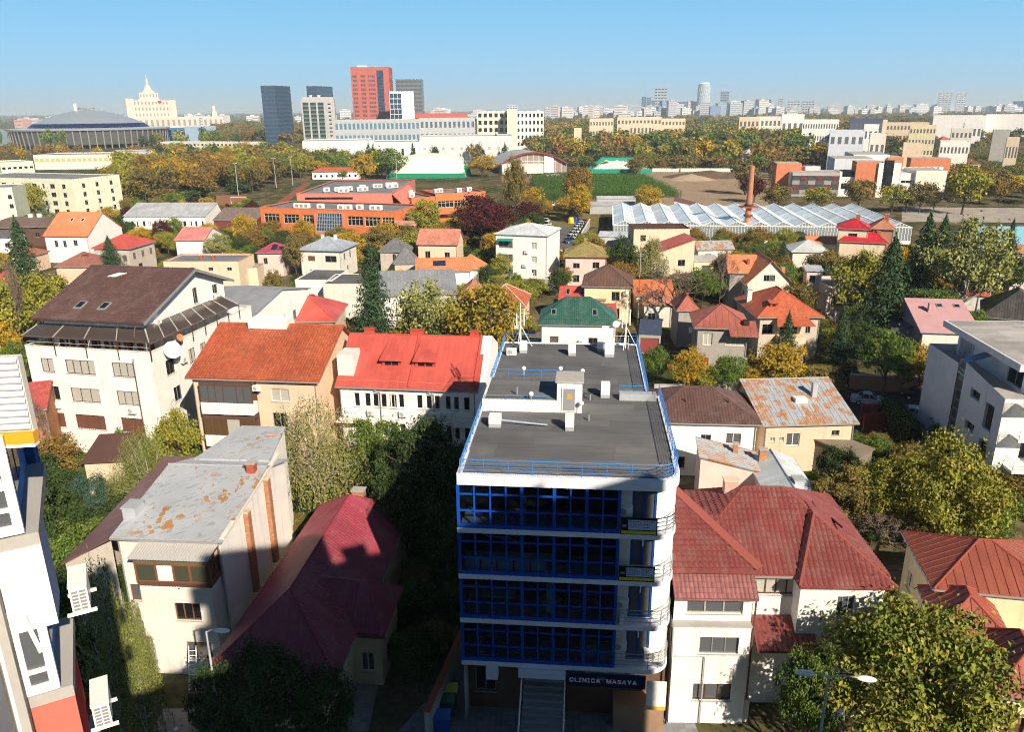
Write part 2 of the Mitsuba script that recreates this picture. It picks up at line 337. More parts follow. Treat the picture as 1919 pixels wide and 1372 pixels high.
def house(name, label, A, B, depth, ze, roof='hip', hr=2.2, ov=.4, wallc='white', roofc='clay', mat='tile', front=(), left=(), right=(), back=(), cat='house', group=None, near=True, geo=None, seams=None, yr=.5, xr=.5, gut=True, z0=0., fl=None, capc=None, hipk=1., wcol=None, par=.5, edge=None):
    """a building from its front eave corners A, B (x, y), the depth behind them, the eave height and the roof kind"""
    k = thing(name, label, cat, group)
    A, B = np.array(A, float)[:2], np.array(B, float)[:2]; d = B - A; L = np.linalg.norm(d); ang = math.atan2(d[1], d[0]); W = Rz(ang, (A[0], A[1], 0)); D = depth
    wl = lambda x, y: (W @ np.array([x, y, 0, 1]))[:2]
    wc = dict(f=wallc, l=wallc, r=wallc, b=wallc, **(wcol or {})) if not wcol else {**dict(f=wallc, l=wallc, r=wallc, b=wallc), **wcol}
    o = 0. if roof == 'flat' else ov
    x0, x1, y0, y1 = o, L - o, o, D - o
    tp = dict(f=ze, l=ze, r=ze, b=ze); faces, lines, eaves = [], [], []
    ex, ey = np.array([1., 0, 0]), np.array([0., 1, 0])
    P = lambda x, y, z: np.array([x, y, z], float)
    if roof == 'hip':
        if L >= D:
            q = min(D / 2 * hipk, L / 2); r0, r1 = P(q, D/2, ze + hr), P(L - q, D/2, ze + hr)
            faces = [([P(0,0,ze), P(L,0,ze), r1, r0], ex), ([P(L,D,ze), P(0,D,ze), r0, r1], -ex), ([P(0,D,ze), P(0,0,ze), r0], -ey), ([P(L,0,ze), P(L,D,ze), r1], ey)]
        else:
            q = min(L / 2 * hipk, D / 2); r0, r1 = P(L/2, q, ze + hr), P(L/2, D - q, ze + hr)
            faces = [([P(0,0,ze), P(L,0,ze), r0], ex), ([P(L,D,ze), P(0,D,ze), r1], -ex), ([P(0,D,ze), P(0,0,ze), r0, r1], -ey), ([P(L,0,ze), P(L,D,ze), r1, r0], ey)]
        if np.linalg.norm(r0 - r1) > .05: lines.append((r0, r1))
        lines += [(P(0,0,ze), r0), (P(L,0,ze), r1 if L >= D else r0), (P(L,D,ze), r1), (P(0,D,ze), r0 if L >= D else r1)]
        eaves = [(P(0,0,ze), P(L,0,ze)), (P(L,0,ze), P(L,D,ze)), (P(0,D,ze), P(0,0,ze)), (P(L,D,ze), P(0,D,ze))]
    elif roof == 'gx':
        yy = D * yr; zf = zb = ze
        if yr != .5: zb = ze + hr - hr * (D - yy) / yy if False else ze
        r0, r1 = P(0, yy, ze + hr), P(L, yy, ze + hr)
        faces = [([P(0,0,ze), P(L,0,ze), r1, r0], ex), ([P(L,D,zb), P(0,D,zb), r0, r1], -ex)]; lines = [(r0, r1)]; eaves = [(P(0,0,ze), P(L,0,ze)), (P(L,D,zb), P(0,D,zb))]
        zo = ze + hr * o / yy - .05; zo2 = ze + hr * o / (D - yy) - .05
        tp.update(f=zo, b=zo2, r=[(0, zo), (yy - o, ze + hr - .1), (D - 2*o, zo2)], l=[(0, zo2), (D - o - yy, ze + hr - .1), (D - 2*o, zo)])
    elif roof == 'gy':
        xx = L * xr; r0, r1 = P(xx, 0, ze + hr), P(xx, D, ze + hr)
        faces = [([P(0,D,ze), P(0,0,ze), r0, r1], -ey), ([P(L,0,ze), P(L,D,ze), r1, r0], ey)]; lines = [(r0, r1)]; eaves = [(P(0,D,ze), P(0,0,ze)), (P(L,0,ze), P(L,D,ze))]
        zo = ze + hr * o / xx - .05; zo2 = ze + hr * o / (L - xx) - .05
        tp.update(l=zo, r=zo2, f=[(0, zo), (xx - o, ze + hr - .1), (L - 2*o, zo2)], b=[(0, zo2), (L - o - xx, ze + hr - .1), (L - 2*o, zo)])
    elif roof in ('sb', 'sf', 'sl', 'sr'):   # shed, high at back / front / left / right
        z = {'sb': (0, 0, hr, hr), 'sf': (hr, hr, 0, 0), 'sl': (hr, 0, 0, hr), 'sr': (0, hr, hr, 0)}[roof]
        c4 = [P(0,0,ze+z[0]), P(L,0,ze+z[1]), P(L,D,ze+z[2]), P(0,D,ze+z[3])]
        faces = [(c4, ex if roof in ('sb', 'sf') else (ey if roof == 'sl' else -ey))]
        h = [ze + q - .1 for q in z]; fw, dp = L - 2*o, D - 2*o
        tp.update(f=[(0, h[0]), (fw, h[1])], r=[(0, h[1]), (dp, h[2])], b=[(0, h[2]), (fw, h[3])], l=[(0, h[3]), (dp, h[0])])
    near_ = near
    def ww(face, a, b, wins): wall(k, wl(*a), wl(*b), z0, tp[face], wc[face], wins, near_)
    if roof == 'flat':
        for q in tp: tp[q] = ze + par
    ww('f', (x0, y0), (x1, y0), front); ww('r', (x1, y0), (x1, y1), right); ww('l', (x0, y1), (x0, y0), left); ww('b', (x1, y1), (x0, y1), back)
    if roof == 'flat':
        m = M(); m.face([P(.02,.02,ze), P(L-.02,.02,ze), P(L-.02,D-.02,ze), P(.02,D-.02,ze)], roofc, ex, .1); put('roof', m, mat if mat != 'tile' else 'bitumen', k, W)
        m = M(); g = Polygon([(-.05,-.05), (L+.05,-.05), (L+.05,D+.05), (-.05,D+.05)], [[(.25,.25), (L-.25,.25), (L-.25,D-.25), (.25,D-.25)]]); m.prism(g, ze + par - .03, ze + par + .06, edge or wallc)
        if par > .15:
            g2 = Polygon([(.01,.01), (L-.01,.01), (L-.01,D-.01), (.01,D-.01)], [[(.2,.2), (L-.2,.2), (L-.2,D-.2), (.2,D-.2)]]); m.prism(g2, ze - .05, ze + par - .03, wallc)
        put('parapet', m, 'plaster', k, W)
    else:
        roof_parts(k, faces, roofc, mat, geo=geo, world=W, seams=seams)
        if lines: caps(k, lines, capc or roofc, .07 if near else .1, 'plaster', W)
        if gut and eaves:
            for a, b in eaves: put('gutter', M().bar(a + [0, 0, -.1], b + [0, 0, -.1], .13, .12, edge or 'greymetal'), 'gloss', k, W)
            if near:
                for x, y in ((x0 + .1, y0 - .08), (x1 - .1, y0 - .08)):
                    put('downpipe', M().tube([(x, y, .1 + z0), (x, y, ze - .35), (x, y - o * .7, ze - .15)], .05, edge or 'greymetal', 6), 'gloss', k, W)
    FOOT.append(Polygon([wl(0, 0), wl(L, 0), wl(L, D), wl(0, D)]))
    H = dict(key=k, W=W, L=L, D=D, ze=ze, hr=hr, ang=ang, wl=wl, kind=roof, yr=yr, xr=xr, hipk=hipk)
    return H
def roof_z(H, x, y):
    L, D, ze, hr, kd = H['L'], H['D'], H['ze'], H['hr'], H['kind']
    if kd == 'gx':
        yy = D * H['yr']; return ze + hr * (y / yy if y < yy else (D - y) / (D - yy))
    if kd == 'gy':
        xx = L * H['xr']; return ze + hr * (x / xx if x < xx else (L - x) / (L - xx))
    if kd == 'hip': return ze + hr * min(1, min(x, y, L - x, D - y) / (min(L, D) / 2))
    if kd == 'sb': return ze + hr * y / D
    if kd == 'sf': return ze + hr * (1 - y / D)
    if kd == 'sl': return ze + hr * (1 - x / L)
    if kd == 'sr': return ze + hr * x / L
    return ze
def chimney(H, x, y, w=.5, d=.5, h=1.2, c='brick', bsdf='brick', capc='concrete'):
    z = roof_z(H, x, y); m = M(); m.box((x - w/2, y - d/2, z - .8), (x + w/2, y + d/2, z + h), c)
    k = put('chimney', m, bsdf, H['key'], H['W'])
    put('cap', M().box((x - w/2 - .07, y - d/2 - .07, z + h + .001), (x + w/2 + .07, y + d/2 + .07, z + h + .08), capc), 'plaster', k, H['W']); return k
def skylight(H, x, y, w=.7, h=1.1, c='greymetal'):
    """roof window lying on the slope at local x, y"""
    e = .15; zx = (roof_z(H, x + e, y) - roof_z(H, x - e, y)) / (2 * e); zy = (roof_z(H, x, y + e) - roof_z(H, x, y - e)) / (2 * e)
    n = _unit(np.array([-zx, -zy, 1.])); s = _unit(np.array([zx, zy, zx * zx + zy * zy])); u = np.cross(s, n); o = np.array([x, y, roof_z(H, x, y)]) + n * .05
    mt = np.eye(4); mt[:3, 0] = u; mt[:3, 1] = s; mt[:3, 2] = n; mt[:3, 3] = o
    m = M(); f = .09
    m.box((-w/2, -h/2, -.1), (w/2, -h/2 + f, .06), c); m.box((-w/2, h/2 - f, -.1), (w/2, h/2, .06), c); m.box((-w/2, -h/2 + f, -.1), (-w/2 + f, h/2 - f, .06), c); m.box((w/2 - f, -h/2 + f, -.1), (w/2, h/2 - f, .06), c)
    k = put('skylight', m, 'gloss', H['key'], H['W'] @ mt)
    put('pane', M().box((-w/2 + f, -h/2 + f, 0), (w/2 - f, h/2 - f, .03), 'darkglass'), 'pane', k, H['W'] @ mt)
def rot_at(x, y, z, ang): return Rz(ang, (x, y, z))
_AC = None
def ac_unit(x, y, z, ang, label, group='outdoor air conditioner units', s=1.0):
    """outdoor unit 0.8 x 0.55 m, its fan side facing local -y"""
    global _AC
    if _AC is None:
        b = M(); b.box((-.4, -.15, 0), (.4, .15, .55), 'acwhite'); b.box((-.42, -.16, .55), (.42, .16, .57), 'acwhite')
        g = M()
        a = np.arange(20) * 2 * np.pi / 20
        ring = np.column_stack([-.13 + .22 * np.cos(a), np.full(20, -.153), .27 + .22 * np.sin(a)])
        g.add(np.vstack([ring, [[-.13, -.153, .27]]]), [[i, (i + 1) % 20, 20] for i in range(20)], 'greymetal')
        for r in (.08, .15, .21): g.tube(np.column_stack([-.13 + r * np.cos(np.r_[a, 0]), np.full(21, -.165), .27 + r * np.sin(np.r_[a, 0])]), .008, 'acwhite', 4)
        br = M()
        for q in (-.3, .3): br.bar((q, -.18, -.03), (q, .3, -.03), .04, .04, 'metal')
        _AC = [mikit.ply(q.get()[:2], 'gloss', uv=q.get()[2]) for q in (b, g, br)]
    k = thing('air_conditioner', label, 'air conditioner', group)
    mt = Rz(ang, (x, y, z)) @ np.diag([s, s, s, 1])
    for n, q in zip(('casing', 'fan_grille', 'bracket'), _AC): scene[f'{k}__{n}'] = tw(q, mt)
    return k
def on_wall(H, face, s, out=.25):
    """world x, y and angle of a spot on a house wall, s metres from its left end seen from outside"""
    L, D, W = H['L'], H['D'], H['W']
    p = {'f': (s, -out), 'r': (L + out, s), 'l': (-out, D - s), 'b': (L - s, D + out)}[face]
    q = W @ np.array([p[0], p[1], 0, 1]); return q[0], q[1], H['ang'] + {'f': 0, 'r': math.pi/2, 'l': -math.pi/2, 'b': math.pi}[face]

# ================================================================ the clinic with the blue curtain wall
def clinic():
    k = thing('clinic_building', 'five storey clinic with blue framed curtain wall and flat grey roof', 'building')
    W = Rz(math.radians(-5.3), (-3.05, 38.55, 0)); XE, DP, RF = 12.1, 25.6, 16.95
    wl = lambda x, y: (W @ np.array([x, y, 0, 1]))[:2]
    arc = lambda cx, cy, r, a0, a1, n=8: [(cx + r * math.cos(a), cy + r * math.sin(a)) for a in np.radians(np.linspace(a0, a1, n))]
    # plan outline of roof, with the rounded front right corner and the notch halfway back
    outl = [(0, 0)] + arc(XE - 1.3, 1.3, 1.3, -90, 0) + [(XE, 13.0), (XE - .75, 13.0), (XE - .75, DP), (0, DP)]
    inn = Polygon(outl).buffer(-.16)
    m = M(); m.prism(Polygon(outl).buffer(-.05), RF - .5, RF, 'bitumen'); v = m.v[0]; m.t[0][:, 0] += v[:, 0]; m.t[0][:, 1] += v[:, 1]
    put('roof', m, 'bitumen', k, W)
    m = M(); ring = Polygon(outl).difference(inn); m.prism(ring.intersection(sbox(-1, 1.6, XE + 1, DP + 1)), 16.0, RF + .10, 'bluewhite')
    fr = ring.intersection(sbox(-1, -1, XE + 1, 3.2)); m.prism(fr.buffer(.06), 16.42, 17.04, 'bluewhite')
    put('parapet', m, 'plaster', k, W)
    # floor slabs with the rounded balcony at the right
    zs = [4.55, 7.53, 10.5, 13.48]
    sl = [(-.1, -.12), (8.86, -.12)] + arc(XE - 1.3, 1.3 - .12, 1.3, -90, 0) + [(XE, 2.3), (0.2, 2.3)]
    for z in zs + [16.4]:
        if z < 16: put('floor_slab', M().prism(sl, z, z + .30, 'bluewhite'), 'plaster', k, W)
    # curtain wall: every pane an entry; posts and rails per storey
    xs = [0, .9, 1.79, 2.66, 3.54, 4.43, 5.33, 6.22, 7.1, 7.98, 8.86]
    panecol = ['darkglass']
    for fi, z in enumerate(zs):
        zt = z + 2.98 - .03 if fi < 3 else 16.4
        f = M(); zb = z + .30
        f.box((-.08, -.09, zb), (8.9, .06, zb + .22), 'blue')
        for i, x in enumerate(xs):
            w = .09 if i in (0, 4, 6, 8, 10) else .048
            f.box((x - w, -.05, zb + .22), (x + w, .06, zt), 'blue')
        for zz, hh in ((zb + 1.05, .048), (zt - .55, .048)):
            for a, b in zip(xs[:-1], xs[1:]): f.box((a + .08, -.03, zz - hh), (b - .08, .05, zz + hh), 'blue')
        ff = put('curtain_wall', f, 'gloss', k, W)
        for a, b in zip(xs[:-1], xs[1:]):
            for z0, z1 in ((zb + .22, zb + .98), (zb + 1.12, zt - .62), (zt - .48, zt)):
                g = M(); g.add([(a + .06, .02, z0), (b - .06, .02, z0), (b - .06, .02, z1), (a + .06, .02, z1)], [[0, 1, 2], [0, 2, 3]], 'darkglass'); put('pane', g, 'clear_glass', ff, W)
        # rooms behind the glass
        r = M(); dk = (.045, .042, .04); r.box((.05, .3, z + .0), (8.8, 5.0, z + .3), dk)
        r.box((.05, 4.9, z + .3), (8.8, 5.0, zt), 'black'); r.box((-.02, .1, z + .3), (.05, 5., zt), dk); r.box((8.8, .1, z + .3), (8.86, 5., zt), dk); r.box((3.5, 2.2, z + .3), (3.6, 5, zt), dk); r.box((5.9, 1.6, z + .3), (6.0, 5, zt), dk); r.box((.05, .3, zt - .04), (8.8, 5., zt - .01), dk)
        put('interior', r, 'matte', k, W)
        d = M()
        if fi == 2:
            for i in range(5): d.box((.2 + i * .95, .35, z + .3), (1.08 + i * .95, .42, z + 1.05), 'bluewhite')
            d.box((.2, .42, z + 1.0), (5.2, 1.2, z + 1.06), 'white'); d.tube([(1.2, .8, z + 2.45), (1.7, .6, z + 2.35), (2.6, .7, z + 2.3), (3.4, .9, z + 1.9)], .06, 'metal')
        if fi == 1:
            d.box((1.0, 1.0, z + 1.0), (3.0, 1.7, z + 1.1), 'white'); d.box((4.6, .8, z + .9), (5.5, 1.5, z + 1.05), 'white'); d.box((4.9, .5, z + .5), (5.2, .8, z + 2.4), 'acwhite')
        if fi == 0:
            d.box((6.9, .8, z + .3), (7.9, 1.4, z + 1.1), 'acwhite'); d.box((8.1, .5, z + .3), (8.75, 1.0, z + 1.1), 'white'); d.box((1.2, .6, z + .3), (1.9, .9, z + 1.3), 'blue'); d.box((4.5, 1.2, z + .3), (5.2, 1.8, z + 1.0), 'greymetal')
        if d.v: put('furniture', d, 'matte', k, W)
    # recessed bay at the right: pier, blue window, curved sunlit wall, balcony railing
    for fi, z in enumerate(zs):
        zt = z + 2.98 if fi < 3 else 16.4
        m = M(); m.box((8.86, .75, z + .3), (9.6, .95, zt), 'white'); m.box((9.6, .75, zt - .18), (10.95, .95, zt), 'white')
        pts = [(10.95, .75)] + arc(XE - 1.15, 1.9, 1.15, -90, 0, 8) + [(XE, 2.3)]
        for a, b in zip(pts[:-1], pts[1:]): m.add([(*a, z + .3), (*b, z + .3), (*b, zt), (*a, zt)], [[0, 1, 2], [0, 2, 3]], 'white')
        put('wall', m, 'plaster', k, W)
        m = M()
        for a, b in ((9.6, 9.72), (10.22, 10.34), (10.84, 10.95)): m.box((a, .78, z + .3), (b, .92, zt - .18), 'blue')
        m.box((9.72, .79, z + .3), (10.84, .91, z + .42), 'blue'); m.box((9.72, .79, zt - .3), (10.84, .91, zt - .18), 'blue')
        wk = put('window', m, 'gloss', k, W)
        for a, b in ((9.72, 10.22), (10.34, 10.84)): put('pane', M().box((a, .84, z + .42), (b, .87, zt - .3), 'greyglass'), 'pane', wk, W)
        r = M(); pp = [(8.95, -.05), (10.9, -.05)] + arc(XE - 1.25, 1.2 - .05, 1.2, -90, 0, 7) + [(XE - .05, 2.2)]
        for h in (.25, .5, .75, 1.0): r.tube([(x, y, z + .3 + h) for x, y in pp], .02 if h < 1 else .03, 'greymetal' if fi < 3 else 'navy', 5)
        for x, y in pp[::2] + [pp[-1]]: r.tube([(x, y, z + .3), (x, y, z + 1.3)], .025, 'greymetal', 5)
        put('balcony_railing', r, 'gloss', k, W)
        c = M(); c.tube([(10.2, -.16, z + .1), (10.2, -.22, z - .35)], .035, 'white', 6); put('drain_spout', c, 'gloss', k, W)
    # flank walls and back
    wall(k, wl(XE, 2.3), wl(XE, 13), 0, 16.0, 'white'); wall(k, wl(XE, 13), wl(XE - .75, 13), 0, 16.0, 'white'); wall(k, wl(XE - .75, 13), wl(XE - .75, DP), 0, 16.0, 'white'); wall(k, wl(XE - .75, DP), wl(0, DP), 0, 16.0, 'white', R(5, 1, 1.2, 1.4, 'd') + R(5, 7, 1.2, 1.4, 'd')); wall(k, wl(0, DP), wl(0, .05), 0, 16.0, 'offwhite')
    # ground storey: recessed wall, pier, entrance, sign board
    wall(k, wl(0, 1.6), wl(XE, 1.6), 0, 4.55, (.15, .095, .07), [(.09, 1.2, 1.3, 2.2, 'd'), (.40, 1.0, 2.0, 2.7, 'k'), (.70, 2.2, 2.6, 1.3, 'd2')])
    put('pier', M().box((1.35, -.05, 3.5), (2.05, .6, 4.55), 'bluewhite'), 'plaster', k, W)
    m = M()
    for i in range(5): m.box((3.3, -.35, 4.0 + i * .1), (6.1, .1, 4.09 + i * .1), 'bluewhite')
    put('shutter_box', m, 'gloss', k, W)
    m = M(); m.box((9.0, .3, 0), (12.0, 1.55, 1.9), (.34, .22, .15)); put('plinth', m, 'plaster', k, W)
    m = M(); m.box((10.85, -.2, 2.1), (12.0, -.1, 4.1), 'white'); m.box((10.85, -.21, 2.1), (12.0, -.195, 2.35), (.6, .42, .08)); put('notice_panel', m, 'gloss', k, W)
    # steps and hand rails up to the entrance
    m = M()
    for i in range(14): m.box((3.55, 1.4 - (14 - i) * .36, 0), (5.95, 1.5, (i + 1) * .2), 'slate')
    put('steps', m, 'plaster', k, W)
    for x in (3.45, 6.05):
        m = M(); m.tube([(x, 1.2, 3.9), (x, -3.8, 1.1)], .035, 'white', 6); m.tube([(x, 1.2, 3.4), (x, -3.8, .6)], .02, 'white', 6)
        for i in range(5): y = 1.2 - i * 1.25; m.tube([(x, y, max(0, 2.8 - i * .7)), (x, y, 3.9 - i * .7)], .025, 'white', 6)
        put('handrail', m, 'gloss', k, W)
    # roof railing: rails and posts
    def rail(pts, z0, z1, n, name='roof_railing', posts=True, zig=False, col='bluerail'):
        r = M(); pts = [np.array(p, float) for p in pts]
        for i in range(n):
            z = z0 + (z1 - z0) * (i + 1) / n
            r.tube([(p[0], p[1], z) for p in pts], .013 if i < n - 1 else .026, col, 5)
        L = 0
        for a, b in zip(pts[:-1], pts[1:]):
            d = np.linalg.norm(b - a); q = max(1, int(round(d / 1.3)))
            for j in range(q):
                p = a + (b - a) * j / q; p2 = a + (b - a) * (j + 1) / q
                r.tube([(p[0], p[1], z0 - .12), (p[0], p[1], z1)], .016, col, 5)
                if zig: r.tube([(p[0], p[1], z0), ((p[0] + p2[0]) / 2, (p[1] + p2[1]) / 2, z1), (p2[0], p2[1], z0)], .014, col, 4)
        return put(name, r, 'gloss', k, W)
    fr = [(.12, .12), (10.8, .12)] + arc(XE - 1.3, 1.3, 1.2, -90, 0, 7)
    rail(fr, 17.06, 17.88, 4)
    rail([(XE - .1, 1.3), (XE - .1, 13.0)], 17.05, 17.95, 5, zig=True)
    rail([(XE - .85, 13.1), (XE - .85, DP - .15)], 17.05, 17.95, 5, zig=True)
    rail([(XE - 2.8, 12.6), (XE - .85, 12.6), (XE - .85, 13.1)], 17.0, 17.9, 4)
    rail([(.12, .12), (.12, 9.5)], 17.05, 17.7, 3, zig=True); rail([(.12, 14.5), (.12, DP - .15)], 17.05, 17.7, 3, zig=True)
    rail([(.12, DP - .15), (3.0, DP - .15)], 17.05, 17.75, 3); rail([(8.6, DP - .15), (11.2, DP - .15)], 17.05, 17.75, 3)
    # low annex with the stair house on the roof
    m = M(); m.prism([(.15, 9.7), (5.1, 9.7), (5.1, 14.2), (.15, 14.2)], RF, 17.75, 'white'); m.prism([(.1, 9.65), (.5, 9.65), (.5, 14.2), (.1, 14.2)], RF - .4, RF + .3, 'white'); put('annex', m, 'plaster', k, W)
    m = M(); m.prism([(.35, 9.85), (5.05, 9.85), (5.05, 14.05), (.35, 14.05)], 17.751, 17.8, 'bitumen'); v = m.v[0]; m.t[0][:, 0] += v[:, 0]; m.t[0][:, 1] += v[:, 1]; put('annex_roof', m, 'bitumen', k, W)
    m = M(); m.box((5.1, 9.7, RF), (6.75, 11.6, 19.05), 'white'); m.box((5.0, 9.6, 19.05), (6.85, 11.7, 19.17), 'concrete'); sh = put('stair_house', m, 'plaster', k, W)
    m = M(); m.box((5.42, 9.62, RF + .12), (6.38, 9.7, 18.75), 'acwhite'); m.box((5.52, 9.60, RF + .2), (6.28, 9.63, 18.66), 'greymetal'); dr_ = put('door', m, 'gloss', k, W)
    put('notice', M().box((5.75, 9.58, 17.95), (6.1, 9.6, 18.3), (.62, .30, .05)), 'gloss', dr_, W)
    rail([(.3, 14.1), (5.0, 14.1), (6.7, 13.9)], 17.8, 18.4, 2, 'annex_railing'); rail([(.3, 9.8), (4.6, 9.8)], 17.8, 18.05, 1, 'annex_railing')
    for x, y, z in ((5.2, 14.1, 18.55), (2.6, 14.1, 18.5), (6.75, 13.8, 18.5), (3.4, 9.75, 18.2), (6.7, 9.3, 17.8)):
        s = trimesh.creation.icosphere(2, .16); put('globe_lamp', M().mesh(s, 'white', Rz(0, (x, y, z))).tube([(x, y, z - .5), (x, y, z - .1)], .03, 'metal', 6), 'gloss', k, W, True)
    # roof boxes (vents) and pipes
    for i, (x, y, w, d, h) in enumerate(((6.0, 6.9, .55, .55, 1.05), (1.3, 7.2, .75, .7, .75), (8.35, 12.9, .62, .6, 1.05), (5.9, 22.4, .6, .5, 1.0), (8.9, 22.3, .75, .6, 1.5), (1.9, 22.9, .6, .5, .95), (8.2, 23.6, .5, .4, 1.2))):
        m = M(); m.box((x - w/2, y - d/2, RF), (x + w/2, y + d/2, RF + .25), 'zinc'); m.box((x - w/2, y - d/2, RF + .25), (x + w/2, y + d/2, RF + h), 'white'); put('vent_box', m, 'plaster', k, W)
    for x, y in ((7.3, 12.2), (7.2, 8.4), (2.4, 10.6)):
        put('vent_pipe', M().tube([(x, y, RF), (x, y, RF + .35 + (1 if y == 10.6 else 0)), (x + .12, y, RF + .45 + (1 if y == 10.6 else 0))], .06, 'greymetal', 7), 'gloss', k, W)
    put('duct', M().tube([(1.7, 7.3, RF + .35), (4.6, 7.1, RF + .18)], .045, (.35, .48, .58), 7), 'gloss', k, W)
    put('cable_run', M().tube([(6.9, 12.5, RF + .03), (6.9, 13.4, RF + .03), (8.1, 13.3, RF + .03)], .035, 'black', 5), 'gloss', k, W)
    # raised walkway at the right, lead flashing
    m = M(); m.box((9.3, 12.2, RF), (XE - .3, 12.8, RF + .5), 'zinc'); put('step_box', m, 'plaster', k, W)
    H = dict(key=k, W=W, L=XE, D=DP, ang=math.radians(-5.3))
    return H, wl, RF
CL, cwl, CRF = clinic()
CA = CL['ang']
for z in (5.6, 8.5, 14.5):
    x, y = cwl(9.22, .55); ac_unit(x, y, z + .1, CA, {5.6: 'air conditioner on the lowest balcony of the clinic', 8.5: 'air conditioner on the second balcony of the clinic from the bottom', 14.5: 'air conditioner on the top balcony of the clinic'}[z])
x, y = cwl(1.0, 22.0); ac_unit(x, y, CRF + .05, CA, 'air conditioner on the clinic roof below the left antenna mast')
x, y = cwl(9.3, -.02); ac_unit(x, y + .3, 7.9, CA + 1.5, 'narrow air conditioner standing on the lower balcony floor of the clinic', s=.8)
x, y = cwl(11.2, .7); ac_unit(x, y, 4.95, CA, 'white air conditioner at the corner of the lowest clinic balcony', s=1.3)
def sign_board(x0, x1, y, z0, z1, lines, label):
    k = thing('sign_board', label, 'sign', 'medical sign boards on the clinic balconies'); W = CL['W']
    put('panel', M().box((x0, y - .06, z0), (x1, y, z1), 'black'), 'gloss', k, W)
    w = x1 - x0; h = z1 - z0
    put('text_panel', M().box((x0 + .42, y - .075, z0 + .34 * h), (x1 - .06, y - .061, z1 - .07 * h), (.42, .50, .66)), 'gloss', k, W)
    put('yellow_band', M().box((x0 + .05, y - .075, z0 + .08 * h), (x1 - .06, y - .061, z0 + .27 * h), (.55, .50, .05)), 'gloss', k, W)
    t = M()
    for i in range(lines):
        z = z1 - .16 * h - i * .5 * h / lines
        for a, b in ((.48, .48 + .42 * (w - .6) + .1 * (i % 2)), (.48 + .55 * (w - .6), w - .2 - .12 * (i % 3))):
            for c in np.arange(x0 + a, x0 + b, .09): t.box((c, y - .082, z - .025), (c + .065, y - .076, z + .02), 'navy')
    t.box((x0 + .1, y - .07, z0 + .5 * h), (x0 + .34, y - .062, z0 + .62 * h), 'greymetal')
    put('lettering', t, 'matte', k, W)
sign_board(8.95, 10.95, -.06, 13.75, 14.75, 3, 'black and yellow sign board with pale text panel on the top balcony')
sign_board(8.95, 10.95, -.06, 10.8, 11.75, 4, 'black and yellow sign board on the balcony one floor below the top')
def clinic_sign():
    k = thing('clinic_sign', 'long dark fascia sign with white capitals above the clinic entrance', 'sign'); W = CL['W']
    put('panel', M().box((6.15, -.42, 3.72), (10.75, -.3, 4.62), 'navy'), 'gloss', k, W)
    x = 6.3
    for s in ('CLINICA', 'MASAYA'):
        for ch in s:
            t = meshkit.text_mesh(ch, .27, .02, True); wd = t.bounds[1][0]
            mt = W @ np.array([[1, 0, 0, x], [0, 0, -1, -.42], [0, 1, 0, 4.02], [0, 0, 0, 1.]]); put('letter', M().mesh(t, (.85, .84, .84)), 'matte', k, mt); x += wd + .04
        x += .28
    m = M(); 
    for i in range(7): a = math.radians(20 + i * 23); m.bar((8.17 + .05 * math.cos(a), -.425, 4.18 + .05 * math.sin(a)), (8.17 + .3 * math.cos(a), -.425, 4.22 + .24 * math.sin(a)), .05, .01, (.12, .16, .22), (0, 1, 0))
    put('emblem', m, 'matte', k, W)
clinic_sign()
# antenna masts on the clinic roof
def mast(x, y, h, label, dish=False, tall=0):
    k = thing('antenna_mast', label, 'antenna', 'antenna masts on the clinic roof'); W = CL['W']; z = CRF
    p = M(); p.tube([(x, y, z), (x, y, z + h + tall)], [.06, .045], 'acwhite', 6); put('pole', p, 'gloss', k, W)
    b = M()
    for a in (.3, 2.4, 4.5): b.tube([(x + 1.0 * math.cos(a), y + .7 * math.sin(a), z), (x, y, z + 1.9)], .035, 'acwhite', 5)
    put('brace', b, 'gloss', k, W)
    a = M()
    for dx, zz in ((-.32, .55), (.3, .62)):
        a.box((x + dx - .045, y - .08, z + h * zz), (x + dx + .045, y + .04, z + h * zz + h * .42), 'acwhite'); a.tube([(x, y, z + h * (zz + .1)), (x + dx, y, z + h * (zz + .1))], .02, 'metal', 5); a.tube([(x, y, z + h * (zz + .35)), (x + dx, y, z + h * (zz + .35))], .02, 'metal', 5)
    put('panel_antenna', a, 'gloss', k, W)
    if dish:
        d = trimesh.creation.icosphere(2, .3); d.apply_scale([1, .4, 1]); put('dish', M().mesh(d, 'white', Rz(0, (x - .85, y - .2, z + 2.1))).tube([(x - .85, y, z + 2.1), (x, y, z + 2.1)], .03, 'metal', 5), 'gloss', k, W, True)
        put('cabinet', M().box((x - 2.0, y - .5, z + .6), (x - 1.4, y, z + 1.9), 'acwhite').box((x - 1.9, y - .3, z), (x - 1.5, y - .1, z + .6), 'metal'), 'gloss', k, W)
        f = M(); f.tube([(x - 1.3, y - .5, z), (x - 1.3, y - .5, z + 1.2), (x + .2, y - .5, z + 1.2), (x + .2, y - .5, z)], .03, 'acwhite', 5); f.tube([(x - 1.3, y - .5, z + .6), (x + .2, y - .5, z + .6)], .025, 'acwhite', 5); put('stand_frame', f, 'gloss', k, W)
mast(1.55, 24.4, 3.0, 'lattice braced white antenna mast on the left back corner of the clinic roof', tall=.8)
mast(10.3, 24.6, 3.2, 'white antenna mast with small dish on the right back corner of the clinic roof', True, 1.0)

